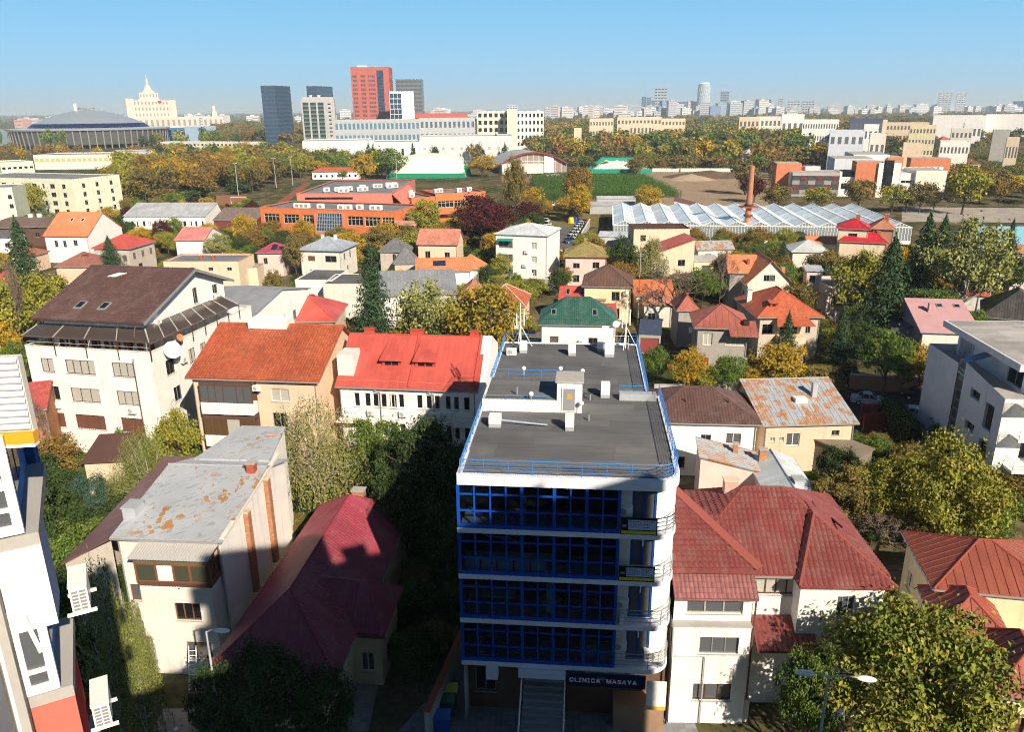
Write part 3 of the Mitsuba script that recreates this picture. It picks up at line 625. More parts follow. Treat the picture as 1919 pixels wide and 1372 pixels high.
# ================================================================ large white house with brown roof (left)
def white_house():
    ang = math.radians(-11.5); A = np.array([-52.5, 80.4])
    k = thing('white_apartment_house', 'tall white house with dark brown tiled roof and glass terrace canopy', 'house')
    W = Rz(ang, (A[0], A[1], 0)); wl = lambda x, y: (W @ np.array([x, y, 0, 1]))[:2]
    L, D, zt = 15.2, 20.5, 12.2
    fw = [(.155, 9.3, 1.6, 1.6, 'h'), (.42, 9.3, 3.6, 1.6, 'b3'), (.76, 9.3, 2.6, 1.6, 'd2'), (.155, 6.1, 1.6, 1.6, 'd'), (.42, 6.1, 3.6, 1.6, 'd2'), (.76, 6.1, 2.6, 1.6, ('brown', 2, 0, 'curtain', .06)), (.155, 2.9, 1.7, 1.7, 's'), (.42, 2.9, 3.7, 1.7, 's'), (.76, 2.9, 2.7, 1.7, 's')]
    wall(k, wl(0, 0), wl(L, 0), 0, zt, 'white', fw)
    rw = [(.14, 8.9, 1.5, 1.7, 'o'), (.34, 8.9, 1.3, 1.7, 'h'), (.45, 8.9, 1.3, 1.7, 'h'), (.66, 9.2, 1.9, 1.9, 'd2'), (.17, 5.6, 1.4, 1.7, 'd')]
    wall(k, wl(L, 0), wl(L, D), 0, zt, 'white', rw); wall(k, wl(L, D), wl(0, D), 0, zt, 'white'); wall(k, wl(0, D), wl(0, 0), 0, zt, 'offwhite')
    m = M(); m.prism([(.1, .1), (L - .1, .1), (L - .1, D - .1), (.1, D - .1)], zt - 1.15, zt - 1.0, 'concrete'); put('terrace', m, 'plaster', k, W)
    m = M(); m.prism(Polygon([(-.06, -.06), (L + .06, -.06), (L + .06, D + .06), (-.06, D + .06)], [[(.2, .2), (L - .2, .2), (L - .2, D - .2), (.2, D - .2)]]), zt, zt + .08, 'offwhite'); put('coping', m, 'plaster', k, W)
    # upper storey set back, with gable to the right
    x0, x1, y0, y1 = .6, 12.9, 2.6, 18.6; ze, zr, yr = 15.3, 18.7, 11.8
    wall(k, wl(x0, y0), wl(x1, y0), zt - 1, ze, 'white', [(.2 + .065 * i, zt - .6, .35, 1.3, 's') for i in range(12)])
    wall(k, wl(x1, y0), wl(x1, y1), zt - 1, [(0, ze), (yr - y0 - .2, zr - .2), (y1 - y0, ze + .9)], 'white', [(.62, zt + 2.2, 1.0, 1.9, 'd'), (.88, zt + 2.4, 1.2, 1.2, 'd')])
    wall(k, wl(x0, y1), wl(x0, y0), zt - 1, [(0, ze + .9), (y1 - yr, zr - .2), (y1 - y0, ze)], 'white'); wall(k, wl(x1, y1), wl(x0, y1), zt - 1, ze + .8, 'white')
    P = lambda x, y, z: np.array([x, y, z], float); ex = np.array([1., 0, 0]); xl, xr = .1, 13.8
    f1 = [P(xl, 1.5, ze - .35), P(xr, 1.5, ze - .35), P(xr, yr, zr), P(xl, yr, zr)]; f2 = [P(xr, 19.6, ze + .5), P(xl, 19.6, ze + .5), P(xl, yr, zr), P(xr, yr, zr)]
    roof_parts(k, [(f1, ex), (f2, -ex)], 'brownroof', 'metal_tile', t=.2, geo=dict(pw=.28, row=.40, amp=.03, step=.03, sub=4), world=W)
    caps(k, [(P(xl, yr, zr), P(xr, yr, zr))], 'brownroof', .1, 'gloss', W)
    m = M(); m.bar(P(xl, 1.42, ze - .5), P(xr, 1.42, ze - .5), .16, .16, 'darkbrown'); put('gutter', m, 'gloss', k, W)
    m = M(); m.bar(P(xr, 1.5, ze - .5), P(xr, yr, zr - .15), .1, .3, 'greymetal'); m.bar(P(xr, yr, zr - .15), P(xr, 19.6, ze + .35), .1, .3, 'greymetal'); put('barge_board', m, 'plaster', k, W)
    m = M(); m.tube([(13.0, -.12, .3), (13.0, -.12, 11.0), (12.9, 1.2, 14.6)], .07, 'brown', 7); put('downpipe', m, 'gloss', k, W)
    m = M(); m.tube([(.25, -.1, .3), (.25, -.1, 11.8)], .06, 'offwhite', 7); put('downpipe', m, 'gloss', k, W)
    # glass and steel canopy over the terrace, front and right side
    def canopy(a, b, inner, zl, zh, n):
        a, b, i0, i1 = [np.array(q, float) for q in (a, b, *inner)]
        fr = M()
        for j in range(n + 1):
            t = j / n; p, q = a + (b - a) * t, i0 + (i1 - i0) * t; fr.bar((*p, zl + .03), (*q, zh + .03), .09, .07, 'concrete')
            fr.bar((*p, zt - .9), (*p, zl - .02), .08, .08, 'darkbrown', (1, 0, 0))
        fr.bar((*a, zl), (*b, zl), .1, .12, 'brown')
        c = put('canopy', fr, 'gloss', k, W)
        for j in range(n):
            t0, t1 = (j + .03) / n, (j + .97) / n
            g = [(*(a + (b - a) * t0), zl - .02), (*(a + (b - a) * t1), zl - .02), (*(i0 + (i1 - i0) * t1), zh - .02), (*(i0 + (i1 - i0) * t0), zh - .02)]
            put('panel', M().face(g, (.10, .082, .075), t=.02), 'mirror_glass', c, W)
    canopy((0, -.15), (L + .1, -.15), ((0.1, 2.5), (13.0, 2.5)), zt + 1.15, zt + 1.9, 4)
    canopy((L + .1, -.1), (L + .1, 17.5), ((13.0, 2.6), (13.0, 17.5)), zt + .95, zt + 2.0, 7)
    for i in range(10): put('terrace_post', M().box((1.0 + i * 1.4, 2.2, zt - .9), (1.3 + i * 1.4, 2.5, zt + .6), 'shutter'), 'plaster', k, W)
    m = M(); m.tube([(.3, .1, zt + .5), (L - .2, .1, zt + .5)], .03, 'concrete', 5); put('terrace_rail', m, 'gloss', k, W)
    H = dict(key=k, W=W, L=14.0, D=D, ze=ze - .35, hr=zr - ze + .35, ang=ang, kind='sb')
    rz = lambda y: ze - .35 + (zr - ze + .35) * (y - 1.5) / (yr - 1.5)
    for x in (4.4, 7.4):
        sl = (rz(3) - rz(2)); n = _unit(np.array([0, -sl, 1.])); s = _unit(np.array([0, 1, sl])); mt = np.eye(4); mt[:3, 0] = [1, 0, 0]; mt[:3, 1] = s; mt[:3, 2] = n; mt[:3, 3] = np.array([x, 4.0, rz(4.0)]) + n * .06
        q = put('skylight', M().box((-.5, -.7, -.1), (.5, .7, .07), 'greymetal'), 'gloss', k, W @ mt); put('pane', M().box((-.36, -.5, .07), (.36, .55, .085), 'darkglass'), 'pane', q, W @ mt)
    m = M(); m.box((5.0, 7.6, rz(7.6) - .3), (6.3, 10.2, rz(9.9) + .3), 'brownroof'); q = put('roof_hatch', m, 'gloss', k, W); put('cover', M().box((5.15, 8.0, rz(9.9) + .3), (6.15, 10.0, rz(9.9) + .36), 'white'), 'gloss', q, W)
    for row in (2.9, 2.4):
        m = M()
        for x in np.arange(.5, 12, 3.3): m.bar((x + (row < 2.6) * 1.6, row, rz(row) + .1), (x + 1.7 + (row < 2.6) * 1.6, row, rz(row) + .1), .05, .12, 'brown')
        put('snow_guard', m, 'gloss', k, W)
    return W, ang, k
WHW, WHA, WHK = white_house()
def whp(x, y): q = WHW @ np.array([x, y, 0, 1]); return q[0], q[1]
for (x, y, z, a, l) in ((2.7, -.25, 5.3, 0, 'air conditioner under the left second row window of the tall white house'), (12.0, -.25, 5.3, 0, 'air conditioner under the right second row window of the tall white house'), (13.2, 4.6, 13.9, math.pi/2, 'air conditioner high on the gable wall beside the brown roof'), (13.2, 15.5, 14.2, math.pi/2, 'air conditioner under the small gable window of the tall white house'), (15.5, 4.9, 9.6, math.pi/2, 'air conditioner on the sunlit flank of the tall white house')):
    ac_unit(*whp(x, y), z, WHA + a, l, s=1.15)
def dish(x, y, z, r, ang, label, col='white', group='satellite dishes'):
    k = thing('satellite_dish', label, 'satellite dish', group)
    a = np.linspace(0, 2 * np.pi, 21)[:-1]; rr = np.linspace(0, 1, 5); v, f = [], []
    for q in rr:
        for t in a: v.append((q * r * math.cos(t), -.22 * r * q * q * -1 - .1, q * r * math.sin(t)))
    for i in range(4):
        for j in range(20): b = (j + 1) % 20; f += [[i*20+j, i*20+b, (i+1)*20+b], [i*20+j, (i+1)*20+b, (i+1)*20+j]]
    v = np.array(v); v[:, 1] = -.15 - .22 * r * (v[:, 0]**2 + v[:, 2]**2) / r**2
    tl = np.eye(4); t = math.radians(25); tl[1:3, 1:3] = [[math.cos(t), math.sin(t)], [-math.sin(t), math.cos(t)]]
    mt = Rz(ang, (x, y, z)) @ tl
    put('reflector', M().add(v, f, col), 'gloss', k, mt, True); put('arm', M().tube([(0, -.1, -r), (0, -.8 * r, -.1 * r)], .02, 'metal', 5).tube([(0, -.1, 0), (0, .35, -.15)], .04, 'metal', 5), 'gloss', k, mt)
x, y = whp(15.8, 2.6); dish(x, y, 11.7, .95, WHA + 1.0, 'large white satellite dish on the corner of the tall white house')
x, y = whp(15.7, 4.3); dish(x, y, 12.6, .42, WHA + 1.2, 'small rusty orange satellite dish above the large white one', (.45, .17, .07))

# ================================================================ peach house with the red tiled gable roof
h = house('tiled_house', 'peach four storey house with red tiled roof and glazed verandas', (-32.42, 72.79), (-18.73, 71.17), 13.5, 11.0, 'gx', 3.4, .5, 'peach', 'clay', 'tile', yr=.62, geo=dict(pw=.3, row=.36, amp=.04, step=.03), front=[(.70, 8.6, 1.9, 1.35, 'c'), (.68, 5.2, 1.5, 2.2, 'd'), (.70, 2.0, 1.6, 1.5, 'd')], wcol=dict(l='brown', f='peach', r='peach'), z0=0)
TH = h
def verandas(h):
    k, W = h['key'], h['W']
    for i, z in enumerate((8.7, 5.2, 1.7)):
        m = M(); m.box((1.7, -.7, z - 1.2), (7.1, .55, z), 'white'); put('balcony', m, 'plaster', k, W)
        f = M(); 
        xs_ = [1.75, 2.55, 3.3, 4.1, 5.5, 6.2, 7.05]
        for x in xs_: f.box((x - .05, -.6, z), (x + .05, -.5, z + 1.75), 'brown')
        f.box((1.75, -.6, z + 1.75), (7.05, -.5, z + 1.85), 'brown'); f.box((1.75, -.6, z), (7.05, -.5, z + .08), 'brown')
        q = put('veranda_window', f, 'plaster', k, W)
        for a, b in zip(xs_[:-1], xs_[1:]): put('pane', M().box((a + .05, -.56, z + .08), (b - .05, -.54, z + 1.75), 'curtain' if (i, a) in ((1, 4.1),) else ((.10, .06, .03) if i == 1 else 'greyglass')), 'pane', q, W)
        put('veranda_ceiling', M().box((1.7, -.62, z + 1.85), (7.1, .5, z + 2.1), 'brown'), 'plaster', k, W)
    m = M(); m.box((3.6, 7.4, 14.1), (7.8, 9.6, 15.0), 'acwhite'); put('roof_hatch', m, 'gloss', k, W); m = M(); m.box((4.0, 7.7, 15.0), (7.4, 9.3, 15.06), 'white'); put('hatch_lid', m, 'gloss', k, W)
    m = M(); m.box((1.7, .35, 8.6 - 2.6), (7.1, .48, 11), 'brown'); put('veranda_back', m, 'plaster', k, W)
verandas(h)
ac_unit(*on_wall(h, 'f', 7.4, .1)[:2], 9.9, h['ang'], 'air conditioner under the eave between veranda and window of the peach house')
# ================================================================ red sheet roofed terrace house with dormers
h = house('red_roof_house', 'long white house with bright red metal roof and two dormers', (-17.90, 73.81), (-3.36, 71.89), 9.6, 9.6, 'gx', 4.0, .35, 'white', 'salmon', 'sheet', yr=.58, front=[(a + dx, 7.3, .62, 1.5, 'k') for a in (.40, ) for dx in (0,)] + [(p, z, w, 1.5, 'k') for z in (7.35, 4.15) for p, w in ((.125, .6), (.205, .62), (.265, .62), (.325, .62), (.385, .62), (.455, .6), (.59, .62), (.66, .62), (.72, .62), (.80, .62), (.86, .62), (.935, .7))], seams=None, wcol=dict(r='white'))
RH = h
def dormer(h, x, y, w, hh, dpt, wins=2, roofc=None, over=.35):
    k, W = h['key'], h['W']; z = roof_z(h, x, y); m = M(); roofc = roofc or 'salmon'
    m.box((x - w/2, y, z - .3), (x + w/2, y + dpt * .6, z + hh), roofc); q = put('dormer', m, 'plaster', k, W)
    yb = y + dpt; zb = roof_z(h, x, yb) + .05
    put('dormer_roof', M().face([(x - w/2 - .2, y - over, z + hh), (x + w/2 + .2, y - over, z + hh), (x + w/2 - .1, yb, zb + .02), (x - w/2 + .1, yb, zb + .02)], roofc, t=.1), 'sheet', q, W)
    for i in range(wins):
        ww_ = (w - .5) / wins; cx = x - w/2 + .25 + ww_ * (i + .5); put('pane', M().box((cx - ww_/2 + .06, y - .03, z + .15), (cx + ww_/2 - .06, y + .01, z + hh - .12), 'darkglass'), 'pane', q, W)
dormer(h, 5.4, 2.2, 2.0, .75, 2.9); dormer(h, 8.9, 2.2, 2.1, .75, 2.9)
for x, w in ((2.1, 1.0), (7.3, 1.4), (13.4, .9)): chimney(h, x, h['D'] * .58 + .3, w, .5, .75, 'salmon', 'plaster', 'salmon')
def red_extra(h):
    k, W = h['key'], h['W']; rz = lambda y: roof_z(h, 1, y)
    m = M()
    for i, x in enumerate(np.arange(.3, 14.0, .75)): m.bar((x, .55 + .15 * (i % 2), rz(.6) + .06), (x + .7, .55 + .15 * (i % 2), rz(.6) + .06), .04, .09, 'coral')
    put('snow_guard', m, 'gloss', k, W)
    for x in (7.6, 14.2):
        m = M(); m.bar((x, .1, rz(.1) + .08), (x, h['D'] * .58, rz(h['D'] * .58) + .08), .25, .16, 'salmon'); put('fire_wall', m, 'plaster', k, W)
    m = M(); m.box((.05, 1.1, 8.6), (1.7, 1.4 + 2.2, 12.6), 'acwhite'); put('chimney', m, 'plaster', k, W)
    m = M(); m.prism([(14.35, .1), (15.2, .1), (15.2, 9.6), (14.35, 9.6)], 0, 9.4, 'white'); put('wall', m, 'plaster', k, W)
    m = M(); m.add([(14.33, 0, 9.3), (14.33, 5.57, 13.75), (14.33, 9.6, 11.8), (14.33, 9.6, 9.3), (15.25, 0, 9.3), (15.25, 5.57, 13.75), (15.25, 9.6, 11.8), (15.25, 9.6, 9.3)], [[0,1,2],[0,2,3],[4,6,5],[4,7,6],[0,4,5],[0,5,1],[1,5,6],[1,6,2],[2,6,7],[2,7,3]], 'white'); put('party_wall', m, 'plaster', k, W)
    for (x0, x1, z) in ((.2, 2.4, 6.2), (12.2, 14.3, 6.2), (12.2, 14.3, 3.0)):
        m = M(); m.box((x0, -1.0, z - .15), (x1, .3, z), 'offwhite'); b = put('balcony', m, 'plaster', k, W)
        r = M(); r.tube([(x0, .3, z + 1), (x0, -1, z + 1), (x1, -1, z + 1), (x1, .3, z + 1)], .025, 'greymetal', 5)
        for x in np.arange(x0, x1, .18): r.tube([(x, -1, z), (x, -1, z + 1)], .012, 'greymetal', 4)
        put('railing', r, 'gloss', b, W)
    for x in (4.6, 10.1): put('downpipe', M().tube([(x, .2, .2), (x, .2, 9.0), (x - .4, -.1, 9.4)], .05, 'greymetal', 6), 'gloss', k, W)
red_extra(h)
for s, z, l in ((3.6, 6.55, 'first air conditioner from the left on the long white house facade'), (6.9, 6.55, 'second air conditioner from the left on the long white house facade'), (10.3, 6.5, 'shaded air conditioner left of the rightmost downpipe on the long white house'), (11.4, 6.5, 'shaded air conditioner beside the iron balcony of the long white house')):
    x, y, a = on_wall(h, 'f', s + .0, -.15); ac_unit(x, y, z, a, l)
# ================================================================ burgundy tiled house right of the clinic
A27, B27 = np.array((9.46, 39.86)), np.array((22.09, 39.39))
h = house('burgundy_tile_house', 'white house with large burgundy metal tile hip roof right of the clinic', A27, B27, 10.2, 9.7, 'hip', 3.2, .55, 'white', 'coral', 'metal_tile', geo=dict(pw=.3, row=.4, amp=.055, step=.06), front=[(.46, 8.0, 2.3, 1.45, 'w'), (.46, 5.0, 1.6, 1.2, 'd')], capc='coral', roofc_=None) if False else house('burgundy_tile_house', 'white house with large burgundy metal tile hip roof right of the clinic', A27, B27, 10.2, 9.7, 'hip', 3.2, .55, 'white', (.20, .055, .05), 'metal_tile', geo=dict(pw=.3, row=.4, amp=.055, step=.06), front=[(.50, 8.0, 2.5, 1.45, 'b3'), (.50, 4.6, 1.6, 1.2, 'd')], capc=(.25, .075, .06))
H27 = h
def h27(h):
    k, W = h['key'], h['W']; RC = (.20, .055, .05); RC2 = (.26, .08, .065)
    P = lambda x, y, z: np.array([x, y, z], float); ex = np.array([1., 0, 0]); ey = np.array([0, 1., 0])
    L = h['L']
    # forward bay at the left with its own roof plane, skirt roof and balcony front
    f = [P(-.3, -.35, 10.35), P(4.9, -.35, 10.35), P(3.3, 3.1, 11.75), P(-.3, 5.6, 12.8)]
    r = roof_parts(k, [(f, ex)], RC, 'metal_tile', t=.35, geo=dict(pw=.3, row=.4, amp=.055, step=.06), world=W, name='bay_roof')
    m = M(); m.bar(f[1] + [0, 0, .08], P(.3, 5.75, 12.95), .55, .08, RC2, (0, -.37, .93)); put('hip_flashing', m, 'gloss', k, W)
    m = M(); m.box((0, .0, 9.0), (4.7, .3, 10.2), 'cream'); put('fascia_band', m, 'plaster', k, W)
    sk = [P(-.1, -1.35, 8.95), P(4.75, -1.35, 8.95), P(4.75, .0, 9.75), P(-.1, .0, 9.75)]
    roof_parts(k, [(sk, ex)], (.26, .11, .11), 'tile', t=.12, geo=dict(pw=.26, row=.36, amp=.05, step=.02), world=W, name='skirt_roof')
    q = lambda x, y: (W @ np.array([x, y, 0, 1]))[:2]
    wall(k, q(.0, -.8), q(4.6, -.8), 6.9, 9.0, 'white', [(.52, 7.55, 3.3, 1.25, 'w')])
    wall(k, q(4.6, -.8), q(4.6, .6), 0, 9.0, 'white'); wall(k, q(0, .6), q(0, -1.3), 0, 7.0, 'white')
    wall(k, q(0, -1.3), q(4.5, -1.3), 0, 7.0, 'white', [(.60, 5.1, 2.3, 1.2, 'g'), (.56, 1.7, 2.3, 1.25, 'q')]); wall(k, q(4.5, -1.3), q(4.5, -.8), 0, 7.0, 'white')
    m = M(); m.box((-.05, -1.36, 7.0), (4.55, -.7, 7.1), 'concrete'); put('balcony_coping', m, 'plaster', k, W)
    m = M(); m.tube([(4.72, -.95, .2), (4.72, -.95, 8.6)], .06, 'brown', 7); m.tube([(.15, -1.42, 5.0), (1.9, -1.42, 5.0), (1.9, -1.42, .1)], .04, 'concrete', 6); put('downpipe', m, 'gloss', k, W)
    m = M(); m.tube([(-.15, -1.4, 0), (-.15, -1.4, 7.0)], .05, 'black', 6); put('downpipe', m, 'gloss', k, W)
    # wing at the right with a steep little hip
    a, b = P(L - 5.5, -.9, 9.55), P(L + .1, -.9, 9.55); ap = P(L - 3.7, 3.0, 12.2); bk = P(L - 3.7, 4.6, 12.2)
    roof_parts(k, [([a, b, ap], ex), ([P(L - 5.5, 3.4, 9.6), a, ap, bk], -ey)], RC, 'metal_tile', t=.15, geo=dict(pw=.3, row=.4, amp=.055, step=.06), world=W, name='wing_roof')
    caps(k, [(a, ap), (b, ap)], RC2, .1, 'gloss', W)
    wall(k, q(L - 5.3, -.55), q(L - .45, -.55), 0, 9.5, 'white', [(.56, 7.3, 1.0, 1.4, 'g')]); wall(k, q(L - .45, -.55), q(L - .45, .7), 0, 9.5, 'white'); wall(k, q(L - 5.3, .7), q(L - 5.3, -.55), 0, 9.5, 'white')
    # lower skirt roof between bay and wing
    s2 = [P(4.9, -1.5, 5.5), P(8.5, -1.5, 5.5), P(8.5, .5, 6.6), P(4.9, .5, 6.6)]
    roof_parts(k, [(s2, ex)], RC, 'metal_tile', t=.12, geo=dict(pw=.3, row=.4, amp=.045, step=.03), world=W, name='skirt_roof')
    for (x0, y0, x1, y1) in ((L - 2.9, 4.2, L - 2.3, 5.6), (L - 2.0, 2.6, L - 1.2, 4.4)):
        m = M(); m.bar(P(x0, y0, roof_z(h, L - 2.6, 5) + .12), P(x1, y1 - 2.6, roof_z(h, L - 1.9, 5) + .12) if False else P(x0 + .02, y1, roof_z(h, x0, 5) + .12), .06, .14, 'brown'); put('snow_guard', m, 'gloss', k, W)
    chimney(h, 4.4, 5.6, .85, .6, .7, (.5, .36, .3), 'plaster', 'cream')
h27(h)
x, y, a = on_wall(h, 'f', 8.0, -.35); ac_unit(x, y, 6.9, a, 'air conditioner below the window between the burgundy roof wings', s=1.2)
# ================================================================ house with the peeling grey sheet roof (left front)
h = house('grey_roof_house', 'cream house with peeling grey sheet metal roof and glazed veranda', (-26.41, 44.79), (-18.85, 44.21), 12.5, 9.6, 'gx', 1.35, .3, 'cream', 'zinc', 'peel', yr=.66, seams=None, wcol=dict(r='white', f=(.76, .72, .66), l='beige'), front=[(.12, 4.6, 1.2, 1.3, 'b')], gut=True)
GH = h
def gh(h):
    k, W, L = h['key'], h['W'], h['L']; P = lambda x, y, z: np.array([x, y, z], float); ex = np.array([1., 0, 0]); ey = np.array([0, 1., 0])
    q = lambda x, y: (W @ np.array([x, y, 0, 1]))[:2]
    # brown sheet roof sloping down at the left
    f = [P(-3.9, 14.5, 8.6), P(-3.6, -.2, 7.6), P(-.1, .1, 9.45), P(-.1, 12.4, 9.7)]
    roof_parts(k, [(f, -ey)], (.17, .085, .08), 'sheet', t=.1, world=W, name='lean_to_roof')
    wall(k, q(-3.5, .1), q(0, .1), 0, [(0, 7.5), (3.5, 9.3)], 'beige'); wall(k, q(-3.5, 14), q(-3.5, .1), 0, 7.5, 'beige')
    # raised rear part
    f = [P(.8, 10.6, 10.35), P(6.8, 10.6, 10.35), P(6.2, 16.0, 10.9), P(2.4, 16.0, 10.9)]
    roof_parts(k, [(f, ex)], 'zinc', 'peel', t=.15, world=W, name='rear_roof')
    wall(k, q(1.0, 10.8), q(6.7, 10.8), 9.5, 10.25, 'cream'); wall(k, q(6.7, 10.8), q(6.1, 15.9), 0, [(0, 10.25), (5.1, 10.8)], 'white'); wall(k, q(2.5, 15.9), q(1.0, 10.8), 0, [(0, 10.8), (5.3, 10.25)], 'cream')
    # projecting glazed veranda with ribbed canopy
    x0, x1 = 2.2, 7.1
    m = M(); m.box((x0, -1.25, 6.9), (x1, .35, 7.2), 'brown'); put('bay', m, 'plaster', k, W); wc_ = (.76, .72, .66)
    wall(k, q(x0 + .05, -1.2), q(x1 - .05, -1.2), 0, 6.9, wc_, [(.62, 4.3, 1.75, 1.35, 'b2'), (.70, 1.3, 1.7, 1.35, 'b')]); wall(k, q(x1 - .05, -1.2), q(x1 - .05, .3), 0, 6.9, wc_); wall(k, q(x0 + .05, .3), q(x0 + .05, -1.2), 0, 6.9, wc_)
    f = M(); xs_ = [x0, x0 + 1.35, x0 + 2.5, x0 + 3.6, x1]
    for x in xs_: f.box((x - .06, -1.25, 7.2), (x + .06, -1.13, 9.0), 'woodframe')
    for z in (7.2, 8.45, 8.95): f.box((x0, -1.24, z), (x1, -1.14, z + .09), 'woodframe')
    for y in (-.45, .3): f.box((x1 - .06, y - .05, 7.2), (x1 + .05, y + .05, 9.0), 'woodframe')
    for z in (7.2, 8.45, 8.95): f.box((x1 - .05, -1.1, z), (x1 + .04, .3, z + .09), 'woodframe')
    v = put('veranda_window', f, 'plaster', k, W)
    for i, (a, b) in enumerate(zip(xs_[:-1], xs_[1:])):
        put('pane', M().box((a + .06, -1.2, 7.29), (b - .06, -1.18, 8.45), 'white' if i == 1 else (.06, .065, .045)), 'pane', v, W); put('pane', M().box((a + .06, -1.2, 8.54), (b - .06, -1.18, 8.95), (.12, .13, .08)), 'pane', v, W)
    put('pane', M().box((x1 - .02, -1.1, 7.29), (x1, .3, 8.45), 'darkglass'), 'pane', v, W)
    tiled([P(x0 - .25, -1.6, 9.02), P(x1 + .15, -1.6, 9.02), P(x1 + .15, .45, 9.42), P(x0 - .25, .45, 9.42)], 'concrete', pw=.18, row=2.6, amp=.05, step=0, sub=4, m=(cm := M())); put('canopy', cm, 'gloss', k, W)
    # parapet chimneys and two brick flues on the sunlit flank
    for (y, z) in ((4.3, 9.4), (8.2, 10.0)):
        put('flue', M().box((L - .28, y - .3, 3.0), (L + .05, y + .25, z), 'brick').box((L - .32, y - .35, z), (L + .1, y + .3, z + .12), 'cream'), 'brick', k, W)
    chimney(h, L - .9, 7.6, .6, .55, .7, 'brickred', 'brick'); chimney(h, 5.6, 14.6, .8, .6, 1.9, 'brick', 'brick'); chimney(h, .3, 2.6, .9, 1.2, .6, 'zinc', 'gloss', 'zinc')
    m = M(); m.tube([(4.9, -1.3, 6.8), (4.9, -.05, 6.2), (4.9, .2, 2.0)], .05, 'brown', 6); put('downpipe', m, 'gloss', k, W)
    m = M(); m.bar((L - .1, .2, 9.62), (L - .1, 10.7, 10.85), .3, .2, 'offwhite'); put('coping', m, 'plaster', k, W)
gh(h)
# ================================================================ burgundy hip roofed low house in the shade
h = house('wine_roof_house', 'low cream house with wine red metal tile roof lying partly in shade', (-18.4, 38.4), (-10.5, 37.6), 20.5, 4.3, 'hip', 3.2, .45, 'yellowish', 'wine', 'metal_tile', geo=dict(pw=.3, row=.38, amp=.04, step=.035), right=[(.12, .9, .9, 1.5, 'p'), (.42, .0, 1.0, 2.1, 'p'), (.62, 1.0, 1.0, 1.4, 'p')], capc='wine')
def wine(h):
    k, W, L = h['key'], h['W'], h['L']; P = lambda x, y, z: np.array([x, y, z], float); ex = np.array([1., 0, 0]); ey = np.array([0, 1., 0]); q = lambda x, y: (W @ np.array([x, y, 0, 1]))[:2]
    a, b, c, d, r0, r1 = P(L - .6, 4.2, 4.25), P(L + 1.8, 4.2, 4.25), P(L + 1.8, 9.4, 4.25), P(L - .6, 9.4, 4.25), P(L - 3.2, 6.8, 6.6), P(L + .1, 6.8, 6.4)
    roof_parts(k, [([P(L - 3.2, 4.2, 4.3) + [2.6, 0, 0], b, r1, r0], ex), ([b, c, r1], ey), ([c, d, r0, r1], -ex)], 'wine', 'metal_tile', t=.13, geo=dict(pw=.3, row=.38, amp=.04, step=.035), world=W, name='wing_roof')
    caps(k, [(b, r1), (c, r1), (r0, r1)], 'wine', .09, 'gloss', W)
    wall(k, q(L - .5, 4.6), q(L + 1.4, 4.6), 0, 4.2, 'yellowish', [(.5, 1.0, .9, 1.5, 'p')]); wall(k, q(L + 1.4, 4.6), q(L + 1.4, 9.0), 0, 4.2, 'yellowish', [(.4, .1, .9, 2.1, 'p')]); wall(k, q(L + 1.4, 9.0), q(L - .5, 9.0), 0, 4.2, 'yellowish')
    m = M(); m.bar(P(L - .8, 4.1, 4.15), P(L + 1.9, 4.1, 4.15), .14, .12, 'brown'); put('gutter', m, 'gloss', k, W)
    chimney(h, L / 2 + .3, 18.0, .95, .7, .9, 'brick', 'brick')
    for i, y in enumerate((1.6, 2.3)):
        m = M(); m.bar((L * .3 + i * .8, y * .5, roof_z(h, L * .4, y * .5) + .12), (L * .3 + 1.2 + i * .8, y * .5, roof_z(h, L * .4, y * .5) + .12), .05, .12, 'brown'); put('snow_guard', m, 'gloss', k, W)
wine(h)
# ================================================================ red metal roofs at the far right
h = house('red_metal_roof_house', 'house with weathered red standing seam hip roof at the right edge', (27.78, 44.14), (35.92, 42.61), 7.5, 5.6, 'hip', 1.9, .4, 'yellowish', (.25, .07, .045), 'sheet', seams=.62, capc=(.34, .085, .06), front=R(3, 2, 1, 1.4, 'p'), left=R(2, 2, 1, 1.4, 'p'))
h = house('low_red_roof_house', 'yellow house with low red sheet hip roof near the chestnut tree', (26.41, 40.79), (30.62, 39.66), 5.4, 4.6, 'hip', 1.7, .35, 'yellowish', (.28, .072, .05), 'sheet', seams=.62, capc=(.36, .09, .06), left=R(2, 1.5, .9, 1.4, 'p'), front=R(2, 1.5, .9, 1.4, 'p'))
h = house('corner_red_roof_house', 'yellow house with red sheet roof cut by the lower right corner', (27.09, 35.93), (31.42, 34.76), 6.2, 4.2, 'hip', 1.9, .35, 'yellowish', (.28, .072, .05), 'sheet', seams=.62, capc=(.36, .09, .06), front=[(.3, 1.2, 1.2, 1.5, 's')], left=R(2, 1.5, .9, 1.4, 'p'))
